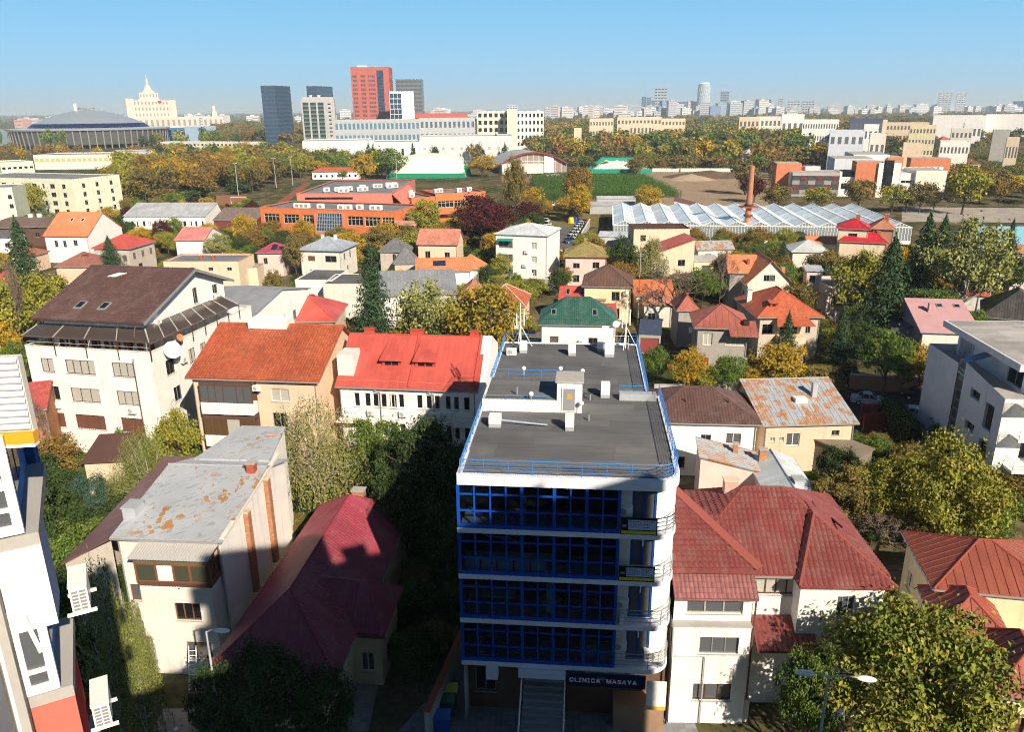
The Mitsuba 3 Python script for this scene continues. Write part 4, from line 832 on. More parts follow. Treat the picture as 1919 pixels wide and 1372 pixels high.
# ================================================================ brown tile roof, rusty roofs behind the clinic's right flank
h = house('brown_tile_house', 'white house with dark brown metal tile roof beside the clinic', (13.12, 72.41), (24.79, 71.45), 9.0, 6.0, 'hip', 2.3, .4, 'white', 'brownroof', 'metal_tile', geo=dict(pw=.3, row=.36, amp=.04, step=.03), front=[(.55, 3.8, 1.0, .8, 'd'), (.80, 3.6, 1.5, 1.2, 'p'), (.28, .8, 2.0, 1.3, 'b2')], capc='brown')
for x in (4.5, 8.8): put('vent_pipe', M().tube([(x, 2.4, roof_z(h, x, 2.4)), (x, 2.4, roof_z(h, x, 2.4) + .5), (x - .15, 2.4, roof_z(h, x, 2.4) + .6)], .08, 'brown', 7), 'gloss', h['key'], h['W'])
h = house('rust_patch_house', 'peach house with patchwork of rusty and grey roof sheets', (25.31, 72.60), (35.27, 73.07), 9.2, 5.4, 'gx', 2.2, .35, 'peach', 'zinc', 'rustsheet', yr=.85, front=[(.10, 3.4, .5, .5, 'p'), (.2, 3.4, .5, .5, 'p'), (.33, 2.9, 1.4, 1.4, 'p'), (.80, 3.9, .8, .6, 'd')], seams=.62)
chimney(h, 7.0, 4.6, .5, .5, 1.5, 'zinc', 'gloss', 'zinc'); m = M(); m.box((4.6, 3.4, roof_z(h, 5, 3.4) - .4), (5.9, 4.3, roof_z(h, 5, 4) + .35), 'acwhite'); put('roof_hatch', m, 'gloss', h['key'], h['W'])
h = house('rusty_shed', 'shed with streaked rusty corrugated roof next to the burgundy roof', (16.95, 64.60), (22.63, 63.71), 4.6, 4.6, 'sl', 1.2, .2, 'pinkwall', 'zinc', 'rustsheet', seams=.4)
chimney(h, 3.6, 3.0, .45, .45, .9, 'brick', 'brick')
h = house('grey_sheet_house', 'low pink house with pale grey sheet roof behind the burgundy roof', (21.57, 58.76), (26.07, 58.49), 8.6, 4.4, 'gy', .9, .2, 'pinkwall', (.48, .53, .56), 'sheet')
chimney(h, 1.2, 7.2, .7, .5, 1.0, 'brick', 'brick'); chimney(h, 2.9, 1.9, .8, 1.0, .5, 'zinc', 'gloss', 'zinc')
h = house('old_shed', 'grey plank shed with slanted roof between the rusty roof and the tree', (30.16, 74.03), (34.10, 69.54), 3.2, 3.2, 'sl', .5, .15, (.22, .19, .15), (.22, .19, .15), 'plaster')
# ================================================================ green tiled house behind the clinic
h = house('green_roof_house', 'white house with green metal tile roof behind the clinic', (3.76, 105.62), (14.82, 104.69), 8.6, 7.2, 'hip', 3.0, .35, 'white', 'green', 'metal_tile', geo=dict(pw=.3, row=.36, amp=.035, step=.03), hipk=.9, front=[(.18, 4.2, 1.2, 1.2, 'b'), (.74, 4.0, 2.0, 1.25, 'b2')], capc='green')
skylight(h, 2.1, 1.9); skylight(h, 7.9, 1.9)
m = M()
for i in range(5): m.bar((1 + i * 1.7, .7 + .25 * (i % 2), roof_z(h, 5, .8) + .1), (2.6 + i * 1.7, .7 + .25 * (i % 2), roof_z(h, 5, .8) + .1), .05, .1, (.03, .1, .08))
put('snow_guard', m, 'gloss', h['key'], h['W'])
ac_unit(*on_wall(h, 'f', 6.1, 0)[:2], 4.4, h['ang'], 'air conditioner on the white wall below the green roof')

# ================================================================ the apartment tower that the view is taken from, and its wing at the left
def tower():
    k = thing('apartment_tower', 'white apartment tower with blue flank, red panels and projecting window bays at the left edge', 'apartment building')
    a = math.radians(28.0); W = np.eye(4); W[:2, 0] = [math.cos(a), math.sin(a)]; W[:2, 1] = [-math.sin(a), math.cos(a)]   # local x along the facade, y outward
    B = lambda n, lo, hi, c, bs_='plaster': put(n, M().box(lo, hi, c), bs_, k, W)
    B('main_block', (3.9, -16, 0), (25.6, -.8, 37.4), (.26, .245, .23)); B('stair_head', (3.9, -9, 37.4), (12.1, -.82, 40.6), (.26, .245, .23)); B('terrace_block', (-2.2, -16, 0), (3.9, -.6, 32.5), (.26, .245, .23)); B('wing', (-16, -16, 0), (-2.2, 13.9, 31.5), 'white')
    for z in range(0, 37, 3):
        for x in (3, 8, 13, 18):
            put('window', M().box((x, -.9, z + .9), (x + 2.2, -.78, z + 2.5), 'darkglass'), 'pane', k, W)
    # projecting floors of the wing: slab, near window bay, flank glazing, parapet
    ends = [14.7, 14.0, 14.7, 15.4] + [15.6] * 9
    for i in range(11):
        z = 30.25 - 2.7 * i; e = ends[min(i, 12)]
        B('ledge', (-2.2, 12.0, z - .2), (-1.4, e, z), 'concrete')
        red = i % 2 == 1
        B('parapet', (-1.55, 12.0, z - 1.55), (-1.4, 12.9 + .3 * min(i, 3), z - .2), (.42, .07, .06) if red else (.38, .42, .60)); B('end_panel', (-2.0, 11.98, z - 1.55), (-1.4, 12.0, z - .2), 'coral' if red else 'white')
        B('flank', (-2.2, 12.05, z), (-1.66, e - (.4 if i else 0), z + 1.3), (.10, .22, .52))
        f = M(); x0, x1 = -2.0, -1.56; zb, zt = z + .05, z + 1.55
        f.box((x0, 11.95, zb), (x0 + .08, 12.04, zt), 'white'); f.box((x1 - .12, 11.95, zb), (x1, 12.04, zt), 'white')
        for q, h in ((zb, .14), (zb + .36, .06), (zt - .05, .05)): f.box((x0 + .08, 11.95, q), (x1 - .12, 12.04, q + h), 'white')
        q = put('bay_window', f, 'gloss', k, W); put('pane', M().box((x0 + .08, 12.0, zb + .14), (x1 - .12, 12.02, zt), 'greyglass'), 'pane', q, W); put('sash', M().bar((x0 + .2, 11.9, zt - .1), (x1 - .14, 11.97, zb + .7), .03, .06, 'white'), 'gloss', q, W)
        for j in range(3): put('window', M().box((-1.67, 12.2 + j * .55, z + .35), (-1.64, 12.6 + j * .55, z + 1.25), 'blueglass'), 'pane', k, W)
    B('near_wall', (-9, 11.9, 0), (-2.02, 12.1, 31.2), 'white'); B('corner_post', (-2.12, 11.7, 0), (-2.0, 11.9, 31.2), 'concrete')
    # ribbed roof parapet with the orange fascia
    p1, d = np.array([-6.69, 10.04]), np.array([-.9935, -.114]); q = np.array([d[1], -d[0]]) * -1
    q = np.array([-d[1], d[0]]) * -1; v, f = [], []; prof = []
    for r in range(11):
        z = 31.80 + r * .097
        for a, o in ((0, 0), (.25, -.035), (.5, -.05), (.75, -.035)): prof.append((z + a * .097, o))
    prof.append((32.87, 0))
    for s_ in (0, 6.5):
        for z, o in prof: b = p1 + d * s_ + q * -o * -1; v.append((*(p1 + d * s_ + q * o), z))
    n = len(prof)
    for r in range(n - 1): f += [[r, r + 1, n + r + 1], [r, n + r + 1, n + r]]
    put('ribbed_parapet', M().add(v, f, (.60, .61, .63)), 'plaster', k)
    m = M(); m.bar((*(p1 + q * .07), 32.32), (*(p1 + d * 6.5 + q * .07), 32.32), .12, 1.1, 'offwhite'); put('roof_edge', m, 'plaster', k)
    m = M(); m.bar((*(p1 + q * .02 - d * .01), 31.70), (*(p1 + d * 6.5 + q * .02), 31.70), .14, .17, (.70, .34, .02)); m.bar((*(p1 + q * .03 - d * .0), 31.585), (*(p1 + d * 6.5 + q * .03), 31.585), .14, .05, 'white'); put('fascia', m, 'gloss', k)
    B('blue_end', (-2.6, 14.7, 29.9), (-1.52, 15.4, 31.6), (.05, .11, .30))
    for n, (w0, z, l) in enumerate(((13.35, 27.95, 'white air conditioner on the shaded flank of the apartment tower, upper one'), (12.95, 25.85, 'white air conditioner on the shaded flank of the apartment tower, lower one'))):
        t = thing('air_conditioner', l, 'air conditioner', 'outdoor air conditioner units')
        put('casing', M().box((-1.33, w0, z), (-1.06, w0 + .72, z + .5), 'acwhite').box((-1.34, w0 - .01, z + .5), (-1.05, w0 + .73, z + .52), 'white'), 'gloss', t, W)
        for i in range(6):
            for j in range(2): put('louvre', M().box((-1.30 + j * .115, w0 - .012, z + .06 + i * .065), (-1.205 + j * .115, w0 + .002, z + .10 + i * .065), 'greymetal'), 'gloss', t, W)
        b = M()
        for y in (.05, .7): b.bar((-1.42, w0 + y, z - .03), (-.97, w0 + y, z - .03), .05, .05, 'white')
        put('bracket', b, 'gloss', t, W)
tower()

# ================================================================ houses of the quarter, from near to far
def H_(*a, **k): return house(*a, **k)
h = H_('red_hip_house', 'house with plain red hip roof behind the peach house', (-36.41, 108.86), (-25.58, 109.09), 10.5, 7, 'hip', 3.0, .4, 'peach', 'salmon', 'sheet', capc='salmon'); skylight(h, 6.6, 6.4, .5, 1.6)
q0, q1 = whp(4.7, 20.8), whp(15.2, 20.8)
h = H_('grey_roof_annex', 'white house with pale blue grey sheet roof behind the tall white house', q0, q1, 17.0, 10.8, 'gx', 1.7, .25, 'white', 'slate', 'sheet', right=R(5, 7.2, 1.1, 1.5, 'd') + R(4, 4.0, 1.1, 1.5, 'd'), yr=.5)
h = H_('white_block_left', 'white windowless block with grey flat roof left of the tall fir', (-39.10, 139.10), (-32.05, 137.89), 9, 6.5, 'flat', 0, 0, 'white', 'zincdark', 'bitumen', par=.1) if False else H_('white_block', 'white windowless block with grey flat roof, the one farther from the fir', (-39.54, 140.04), (-32.64, 139.29), 10, 6.5, 'flat', 0, 0, 'white', 'zincdark', 'bitumen', par=.12)
h = H_('white_block', 'white windowless block with grey flat roof touching the tall fir', (-33.58, 136.17), (-23.34, 135.75), 9, 6.5, 'flat', 0, 0, 'offwhite', 'zincdark', 'bitumen', par=.12)
h = H_('ribbed_roof_house', 'house with long dark grey ribbed sheet roof right of the fir', (-23.17, 128.78), (-9.19, 130.64), 10, 6, 'gx', 2.7, .3, 'white', 'slate', 'sheet', yr=.8, seams=.6)
h = H_('gable_porch_house', 'small white gabled front with dark roof beside the fir', (-20.00, 128.96), (-16.44, 128.83), 7, 5, 'gy', 2.4, .35, 'white', 'slate', 'sheet', front=[(.45, 2.2, .9, 1.3, 'd')])
h = H_('grey_hip_house', 'pale house with blue grey hip roof and red shutters', (-47.93, 173.40), (-37.51, 171.49), 10.5, 6.5, 'hip', 2.3, .5, 'offwhite', (.30, .345, .40), 'sheet', front=[(.27, 4.0, 1.7, 1.1, 's'), (.75, 3.8, 2.7, 1.4, 'd'), (.3, 1.0, 1.7, 1.0, 's'), (.8, .6, 1.2, 1.6, 'd')], right=[(.25, 4, 1.1, 1.5, 'd'), (.6, 4, 1.1, 1.5, 'd'), (.4, 1, 1.1, 1.5, 'd')]); chimney(h, 4.0, 5.5, .6, .6, .9, 'acwhite', 'plaster'); chimney(h, 6.8, 6.2, .6, .6, .9, 'acwhite', 'plaster')
h = H_('pyramid_roof_house', 'small beige house with grey pyramid roof', (-30.20, 175.60), (-23.54, 174.57), 6.2, 5.6, 'hip', 2.6, .35, 'beige', 'greyroof', 'tile', front=[(.55, 3.4, .8, 1.6, 'd')])
h = H_('dormer_roof_house', 'beige low wing with steep grey hip roof and yellow shutters', (-25.80, 168.01), (-20.26, 168.37), 5, 4.2, 'hip', 3.2, .3, 'beige', 'greyroof', 'tile', front=[(.25, 1.2, 1.2, 1.6, 'y'), (.75, 1.2, 1.6, 1.6, 'y')])
h = H_('red_verge_house', 'cream house with orange roof edged in bright red', (-21.91, 178.64), (-12.13, 177.38), 8.5, 6.6, 'gx', 3.0, .35, 'cream', (.50, .20, .14), 'tile', edge=(.45, .03, .03), front=[(.25, 3.2, 1.2, 1.8, 'd'), (.75, 3.2, 1.2, 1.6, 'd')])
h = H_('solar_orange_house', 'low house with orange roof carrying one solar panel', (-19.87, 158.85), (-8.22, 160.01), 9.5, 4, 'gx', 2.1, .3, 'white', 'orange', 'tile')
s = M(); s.face([(3.8, 2.0, roof_z(h, 4, 2.0) + .12), (6.4, 2.0, roof_z(h, 4, 2) + .12), (6.4, 3.6, roof_z(h, 4, 3.6) + .12), (3.8, 3.6, roof_z(h, 4, 3.6) + .12)], (.02, .05, .14), t=.05); put('solar_panel', s, 'mirror_glass', h['key'], h['W'])
h = H_('orange_tent_house', 'low house with peaked orange roof between tree and street', (-12.21, 163.04), (-6.50, 161.63), 6, 4, 'hip', 2.6, .3, 'white', 'orange', 'tile')
h = H_('clay_hip_house', 'old house with faded clay hip roof behind the orange tree', (-9.47, 134.28), (-5.03, 134.12), 9, 4.2, 'hip', 2.2, .3, 'cream', 'clayold', 'tile')
h = H_('clay_ridge_house', 'old house with pale ridged clay hip roof left of the green roof', (-5.61, 129.42), (2.40, 128.37), 9, 4.2, 'hip', 2.8, .3, 'cream', 'clay', 'tile', capc='offwhite')
h = H_('white_apartment_block', 'white three storey apartment house with grey roof and green awnings', (-3.76, 170.01), (7.93, 166.35), 12, 10.2, 'hip', 1.8, .3, 'white', (.52, .56, .58), 'sheet', front=[(.2, 7.2, 3.2, 1.6, 'g'), (.75, 7.2, 1.2, 1.4, 'c'), (.2, 4.2, 3.2, 1.6, 'g'), (.75, 4.2, 1.3, 1.4, 'c'), (.2, 1.2, 3.2, 1.5, 'g'), (.75, 1.2, 1.2, 1.5, 'p')], left=R(3, 7.2, 1.1, 1.5, 'd') + R(3, 4.2, 1.1, 1.5, 'd'))
for z in (8.9, 2.8): put('awning', M().face([(.8, -.9, z), (4.4, -.9, z), (4.4, .3, z + .35), (.8, .3, z + .35)], (.02, .30, .20), t=.05), 'plaster', h['key'], h['W'])
for s, z, l in ((7.4, 6.2, 'upper air conditioner on the white apartment house with green awnings'), (7.0, 3.2, 'lower air conditioner on the white apartment house with green awnings')):
    ac_unit(*on_wall(h, 'f', s, -.05)[:2], z, h['ang'], l, s=1.2)
h = H_('moss_roof_house', 'pinkish house with mossy olive hip roof', (10.96, 163.05), (20.40, 161.97), 9.5, 6.3, 'hip', 2.6, .4, 'pinkwall', 'olive', 'tile', front=[(.28, 3.8, 1.4, 1.1, 'd'), (.75, 3.8, 1.4, 1.3, 'd'), (.28, .8, 1.3, 1.5, 'd')], edge=(.3, .05, .04)); chimney(h, 4.6, 5.6, .7, .6, .8, 'brick', 'brick')
h = H_('brown_hip_house', 'yellow house with ribbed brown metal hip roof', (12.26, 132.98), (21.09, 131.77), 9.5, 6.6, 'hip', 3.0, .4, 'yellowish', 'brown', 'sheet', front=[(.68, 4.0, 1.4, 1.6, 'd'), (.70, .8, 1.2, 1.8, 'o')], seams=.5)
ac_unit(*on_wall(h, 'f', 7.7, 0)[:2], 5.2, h['ang'], 'air conditioner on the yellow house with the brown roof', s=1.1)
h = H_('red_low_house', 'low house with red sheet roof and roof windows behind the green roof', (8.23, 133.62), (16.55, 132.50), 7, 4.2, 'gx', 1.5, .3, 'cream', 'salmon', 'sheet')
for x in (1.6, 4.2): skylight(h, x, 2.0, .7, 1.6)
h = H_('red_wing', 'low house with stepped red roof right behind the green roof', (13.09, 123.86), (17.46, 123.71), 7, 3.6, 'gx', 1.2, .3, 'yellowish', 'salmon', 'sheet')
h = H_('beige_flat_house', 'tall beige block with thin brown roof edge before the greenhouses', (30.40, 192.74), (44.25, 192.82), 9, 7.5, 'flat', 0, 0, 'cream', 'brownroof', 'bitumen', par=.1, edge='brown', front=[(.17, 4.6, 1.4, 1.5, 'd')], left=R(2, 4, 1.2, 1.2, 'd'))
h = H_('slanted_red_house', 'cream house with slanted red roof and stepped red verge', (30.48, 169.79), (40.74, 170.63), 9, 5.2, 'sr', 3.4, .25, 'cream', (.42, .10, .07), 'sheet', front=[(.30, 2.4, 2.4, 1.6, 'c'), (.72, 2.6, 1.6, 1.4, 'd'), (.6, -.0, 2.0, 1.4, 'p')])
m = M()
for i in range(12): x = 4.2 + i * .42; m.box((x, -.05, roof_z(h, x, 0) - .02), (x + .3, .4, roof_z(h, x, 0) + .28), (.40, .09, .06))
put('stepped_verge', m, 'brick', h['key'], h['W'])
h = H_('willow_side_house', 'dark red roofed low house half hidden by the willow', (32.31, 193.89), (38.91, 193.53), 6, 4, 'gx', 1.6, .3, 'cream', 'wine', 'sheet')
h = H_('rusty_roof_house', 'low house with grey and rust sheets before the greenhouses', (44.00, 183.22), (53.16, 183.49), 7, 4, 'gx', 1.5, .3, 'offwhite', 'zinc', 'rustsheet', front=[(.3, 1.6, 1.6, 1.3, 'd'), (.7, 1.6, 2.2, .8, 'd')])
h = H_('yellow_porch_house', 'small yellow house under the rusty roofs with red fence', (40.68, 171.65), (46.72, 172.01), 4, 3.4, 'sb', .7, .2, 'yellowish', 'concrete', 'sheet', front=[(.5, 1.0, 2.0, 1.4, 'b')])
h = H_('orange_gable_house', 'white house with orange tile roof and chimney shadow', (40.23, 142.40), (45.95, 141.66), 9, 6.8, 'gx', 2.6, .4, 'greywall', 'orange', 'tile'); chimney(h, 3.9, 2.2, .45, .45, 1.1, 'clay', 'brick')
h = H_('orange_front_house', 'white gabled front under a steep orange tile roof', (42.38, 138.11), (51.24, 137.75), 11, 5.4, 'gy', 4.4, .5, 'offwhite', 'orange', 'tile', front=[(.42, 6.0, 1.0, 1.1, 'd'), (.55, 6.0, 1.0, 1.1, 'b'), (.5, 2.4, 1.6, 1.4, 'd')], left=R(2, 2.5, 1.2, 1.4, 'd')); chimney(h, 7.8, 4.5, .6, .6, 1.2, 'clayold', 'brick')
h = H_('orange_roof_low', 'low orange roof left of the bare tree', (21.74, 134.74), (28.69, 134.48), 8, 4.2, 'gx', 1.9, .3, 'cream', 'orange', 'tile') if False else H_('low_orange_house', 'low house with orange roof partly behind the bare tree', (21.86, 135.57), (29.31, 135.70), 8, 4.2, 'gx', 2.0, .3, 'cream', (.52, .16, .07), 'tile')
h = H_('clay_shed_house', 'old low house with reddish clay roof under the bare tree', (22.39, 129.98), (27.61, 129.02), 6, 4.0, 'hip', 1.9, .3, 'offwhite', 'clayold', 'tile', front=[(.3, 1, 1.2, 1.4, 'd')])
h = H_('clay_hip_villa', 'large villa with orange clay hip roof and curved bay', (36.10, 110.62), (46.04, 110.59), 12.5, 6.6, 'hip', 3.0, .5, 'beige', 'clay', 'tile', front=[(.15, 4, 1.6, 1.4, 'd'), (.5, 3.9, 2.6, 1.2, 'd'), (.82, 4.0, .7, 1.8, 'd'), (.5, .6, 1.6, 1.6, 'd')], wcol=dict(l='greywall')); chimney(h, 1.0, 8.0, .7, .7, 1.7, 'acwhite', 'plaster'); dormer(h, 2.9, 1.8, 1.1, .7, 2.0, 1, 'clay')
v = M(); v.box((3.2, -1.4, 2.9), (7.0, .6, 3.9), 'cream'); v.box((3.2, -1.4, 0), (7.0, .6, .9), 'cream'); put('balcony', v, 'plaster', h['key'], h['W'])
roof_parts(h['key'], [([np.array([2.4, -1.9, 5.8]), np.array([8.0, -1.9, 5.8]), np.array([6.8, 1.6, 7.3]), np.array([3.4, 1.6, 7.3])], np.array([1., 0, 0]))], 'clay', 'tile', world=h['W'], name='bay_roof')
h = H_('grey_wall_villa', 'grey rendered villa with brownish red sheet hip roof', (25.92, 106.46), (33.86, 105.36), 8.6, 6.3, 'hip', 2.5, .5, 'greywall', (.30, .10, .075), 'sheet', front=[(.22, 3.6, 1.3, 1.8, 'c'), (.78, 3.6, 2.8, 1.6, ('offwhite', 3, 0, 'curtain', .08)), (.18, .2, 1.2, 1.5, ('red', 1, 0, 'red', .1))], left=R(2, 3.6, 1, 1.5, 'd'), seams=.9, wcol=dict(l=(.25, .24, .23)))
roof_parts(h['key'], [([np.array([4.9, -1.3, 5.6]), np.array([8.8, -1.3, 5.6]), np.array([8.6, 1.5, 7.1]), np.array([4.6, 1.5, 7.1])], np.array([1., 0, 0]))], (.31, .105, .08), 'sheet', world=h['W'], name='bay_roof', seams=.9)
m = M(); m.box((6.8, .3, roof_z(h, 7, .8)), (7.6, 1.3, roof_z(h, 7, 1) + .45), 'darkbrown'); put('hatch', m, 'plaster', h['key'], h['W'])
ac_unit(*on_wall(h, 'l', 5.0, .1)[:2], 4.6, h['ang'] - 1.57, 'air conditioner on the shaded side of the grey rendered villa', s=1.2)
h = H_('small_red_hip_house', 'house with small red hip roof tucked behind the grey villa', (25.69, 117.50), (29.40, 117.37), 6, 6, 'hip', 2.0, .3, 'greywall', (.33, .10, .075), 'tile')
h = H_('garage', 'dark garage with blue ribbed roof and maroon door in the shade', (19.36, 114.51), (22.83, 113.81), 7, 3.2, 'sb', .5, .1, 'greywall', (.05, .07, .12), 'sheet', front=[(.5, .1, 2.8, 2.4, ('burgundy', 0, 0, 'burgundy', .1))])
h = H_('pink_flat_house', 'pinkish flat roofed house right of the orange gables', (54.85, 131.85), (60.85, 131.61), 9, 6, 'flat', 0, 0, 'pinkwall', 'concrete', 'bitumen', par=.3, front=[(.28, 3.0, 1.8, 1.6, 'd'), (.75, 3.0, 1.8, 1.6, 'd')])
h = H_('roof_tower_house', 'pinkish stair tower with grey lid on the flat roofed house', (52.54, 136.86), (55.63, 136.24), 4, 8.2, 'sb', .3, .3, 'pinkwall', 'zinc', 'sheet', front=[(.4, 5.9, 1.0, 1.4, 'd')])
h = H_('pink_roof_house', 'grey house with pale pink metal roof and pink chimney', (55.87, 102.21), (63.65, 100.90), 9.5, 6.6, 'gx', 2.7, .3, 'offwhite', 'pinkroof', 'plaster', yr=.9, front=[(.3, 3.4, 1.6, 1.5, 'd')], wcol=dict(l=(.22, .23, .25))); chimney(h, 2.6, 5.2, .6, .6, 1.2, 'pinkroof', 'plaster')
skylight(h, 4.3, 6.8, .8, .9); skylight(h, 6.6, 6.8, .8, .9)
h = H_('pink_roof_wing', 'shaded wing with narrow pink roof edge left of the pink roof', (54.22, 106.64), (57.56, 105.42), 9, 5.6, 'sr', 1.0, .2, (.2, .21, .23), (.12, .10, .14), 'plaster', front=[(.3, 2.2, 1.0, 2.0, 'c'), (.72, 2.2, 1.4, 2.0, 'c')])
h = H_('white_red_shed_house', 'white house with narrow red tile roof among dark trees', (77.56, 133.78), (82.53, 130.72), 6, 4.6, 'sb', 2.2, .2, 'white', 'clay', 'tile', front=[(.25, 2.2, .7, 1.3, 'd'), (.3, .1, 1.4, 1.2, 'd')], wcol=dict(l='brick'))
h = H_('dark_thatch_house', 'house with swooping dark shingle roof at the right edge', (73.52, 117.93), (81.82, 113.19), 12, 4.6, 'hip', 3.6, .5, 'yellowish', (.06, .055, .055), 'metal_tile', geo=dict(pw=.35, row=.3, amp=.03, step=.03))
h = H_('edge_clay_house', 'house with red tile roof and white windows at the right edge', (91.55, 140.68), (99.72, 138.94), 9, 5.5, 'hip', 2.4, .4, 'pinkwall', 'clayold', 'tile', front=R(3, 2.6, 1.2, 1.6, 'p'))
h = H_('pool_house', 'low building with brown roof by the pool at the right edge', (113.98, 175.44), (123.88, 173.58), 7, 4, 'gx', 1.4, .3, 'beige', 'clayold', 'tile')
# red roofed villa in front of the greenhouses
h = H_('bright_red_villa', 'villa with glossy bright red hip roof before the greenhouses', (78.81, 189.09), (85.87, 186.04), 8, 8, 'hip', 2.0, .5, 'cream', (.42, .02, .03), 'sheet', front=[(.5, 5.6, 2, 1.2, 'd')]); chimney(h, 4.6, 4.2, .9, .7, 1.3, 'brickred', 'brick')
h = H_('brown_red_villa', 'villa half with dull brown red tiles beside the glossy red roof', (86.62, 187.74), (91.81, 185.69), 8, 8, 'hip', 2.0, .5, 'brick', 'clayold', 'tile'); chimney(h, 3.4, 3.6, .9, .7, 1.5, 'brickred', 'brick')
h = H_('lower_red_villa', 'lower glossy red roof in front of the red villa', (78.99, 187.65), (89.53, 183.94), 7, 5, 'hip', 2.4, .4, 'cream', (.42, .02, .03), 'sheet'); chimney(h, 6.0, 3.0, .8, .8, 1.4, 'brickred', 'brick'); chimney(h, 9.0, 3.0, .8, .8, 1.0, 'brickred', 'brick')
h = H_('grey_tent_house', 'low house with light grey folded sheet roofs below the greenhouses', (64.99, 179.27), (74.06, 178.12), 9, 4, 'hip', 2.2, .3, 'offwhite', (.45, .48, .48), 'sheet')
h = H_('orange_strip_house', 'long low orange roof at the foot of the greenhouses', (73.72, 193.31), (81.21, 192.10), 6, 3.6, 'gx', 1.4, .2, 'offwhite', 'orange', 'tile')
# left of the school
h = H_('orange_white_house', 'white gabled house with large plain orange roof', (-117.36, 195.39), (-105.21, 193.85), 15, 6.8, 'gx', 5.0, .3, 'white', 'orange', 'sheet', front=[(.25, 4, .9, 1.6, 'd'), (.45, 4, .9, 1.6, 'd'), (.7, 4.4, 1.1, 1.4, 'd')], edge=(.42, .06, .05), right=[]); skylight(h, 5.2, 5.0, .8, 1.3, 'acwhite'); skylight(h, 8.2, 5.0, .8, 1.3, 'acwhite')
put('vent_pipe', M().tube([(11.6, 7.6, 0), (11.6, 7.6, 15.0)], .14, 'metal', 7), 'gloss', h['key'], h['W'])
h = H_('red_cream_house', 'beige house with red hip roof behind a spruce', (-97.20, 179.79), (-87.74, 178.58), 11, 6.2, 'hip', 2.4, .4, 'beige', 'salmon', 'sheet', front=R(3, 3.2, 1.1, 1.4, 'b'), right=R(3, 3.4, 1.2, 1.5, 'b') + [(.35, .3, 1.6, 1.8, 'o')])
h = H_('pale_red_house', 'white house with faded pinkish red roof', (-84.81, 195.68), (-76.87, 195.25), 12, 5.4, 'gx', 2.4, .3, 'white', (.55, .20, .18), 'sheet', right=[(.7, 3.4, 1.0, 1.6, 'd')])
h = H_('brown_hip_cottage', 'low house with dull red brown hip roof behind the spruce', (-100.27, 168.79), (-91.65, 168.40), 9.5, 4, 'hip', 2.4, .3, 'peach', (.30, .13, .10), 'tile'); dormer(h, 5.6, 3.0, .9, .6, 1.4, 1, (.30, .13, .10))
h = H_('brown_hip_cottage', 'small cottage with dull red roof at the far left below the brown villa', (-119.37, 182.72), (-112.89, 182.40), 7, 4, 'hip', 1.6, .3, 'peach', (.36, .14, .10), 'tile')
h = H_('dark_roof_villa', 'wide villa with dark brown roofs and white vents at the left edge', (-148.90, 219.06), (-127.79, 221.94), 12, 5.5, 'hip', 2.2, .5, 'brown', (.15, .11, .09), 'tile', front=R(5, 2.6, 1.2, 1.2, 'd')); chimney(h, 11.6, 6, 1.2, .8, .8, 'acwhite', 'plaster'); chimney(h, 14, 6, 1.2, .8, .8, 'acwhite', 'plaster')
h = H_('white_low_house', 'white low house with dark flat eave at the left edge', (-140.01, 207.23), (-132.63, 208.63), 8, 4.6, 'gx', 1.4, .4, 'white', (.13, .12, .12), 'tile', front=[(.7, 1.8, 1.2, 1.2, 'd')])
h = H_('cream_flat_house', 'cream flat roofed house with pink roof bands and twin vents', (-72.02, 159.77), (-56.30, 159.04), 9, 6.4, 'flat', 0, 0, 'cream', 'slate', 'bitumen', par=.25, edge=(.52, .24, .18), front=R(4, 4.7, 1.0, .7, 'd')); chimney(h, 6.4, 4, .6, .6, .9, 'clay', 'plaster', 'white'); chimney(h, 9.0, 4, .6, .6, .9, 'clay', 'plaster', 'white')
h = H_('cream_low_wing', 'long low cream wing with pink coping below the cream flat house', (-74.88, 163.09), (-54.09, 163.90), 5, 4.2, 'flat', 0, 0, 'cream', 'concrete', 'bitumen', par=.15, edge=(.52, .26, .20))
h = H_('pink_solar_house', 'pinkish house with wine red roof and solar panels', (-58.19, 176.06), (-51.55, 175.73), 7, 5.4, 'hip', 1.9, .3, 'pinkwall', (.36, .07, .10), 'sheet', front=[(.3, 2.8, .9, 1.4, 'd')], right=R(2, 2.8, .9, 1.2, 'd'))
for x in (3.4, 4.9): put('solar_panel', M().face([(x, .9, roof_z(h, x, .9) + .15), (x + 1.3, .9, roof_z(h, x, .9) + .15), (x + 1.3, 2.4, roof_z(h, x, 2.4) + .15), (x, 2.4, roof_z(h, x, 2.4) + .15)], (.02, .04, .10), t=.04), 'mirror_glass', h['key'], h['W'])
h = H_('pink_solar_wing', 'small pinkish wing with wine red roof right of the solar panels', (-53.65, 183.15), (-50.70, 183.00), 5, 3.6, 'hip', 1.1, .2, 'pinkwall', (.36, .07, .10), 'sheet')
h = H_('left_edge_red_house', 'low house with red roof cut by the left edge below the conifers', (-104.33, 151.58), (-97.86, 150.32), 7, 4.4, 'hip', 2.0, .3, 'cream', (.42, .08, .07), 'tile', front=[(.7, 2, .9, 1.4, 'p')])
h = H_('brick_shed', 'narrow red roofed shed in the gap left of the tall white house', (-50.32, 74.14), (-48.07, 74.98), 9, 7, 'gx', 1.6, .2, 'brick', (.42, .09, .08), 'tile')
h = H_('brown_annex', 'flat brown roofed annex at the foot of the tall white house', (-41.88, 68.60), (-37.63, 68.99), 5.0, 3.8, 'sb', .9, .25, 'cream', 'brownroof', 'plaster', edge='burgundy')
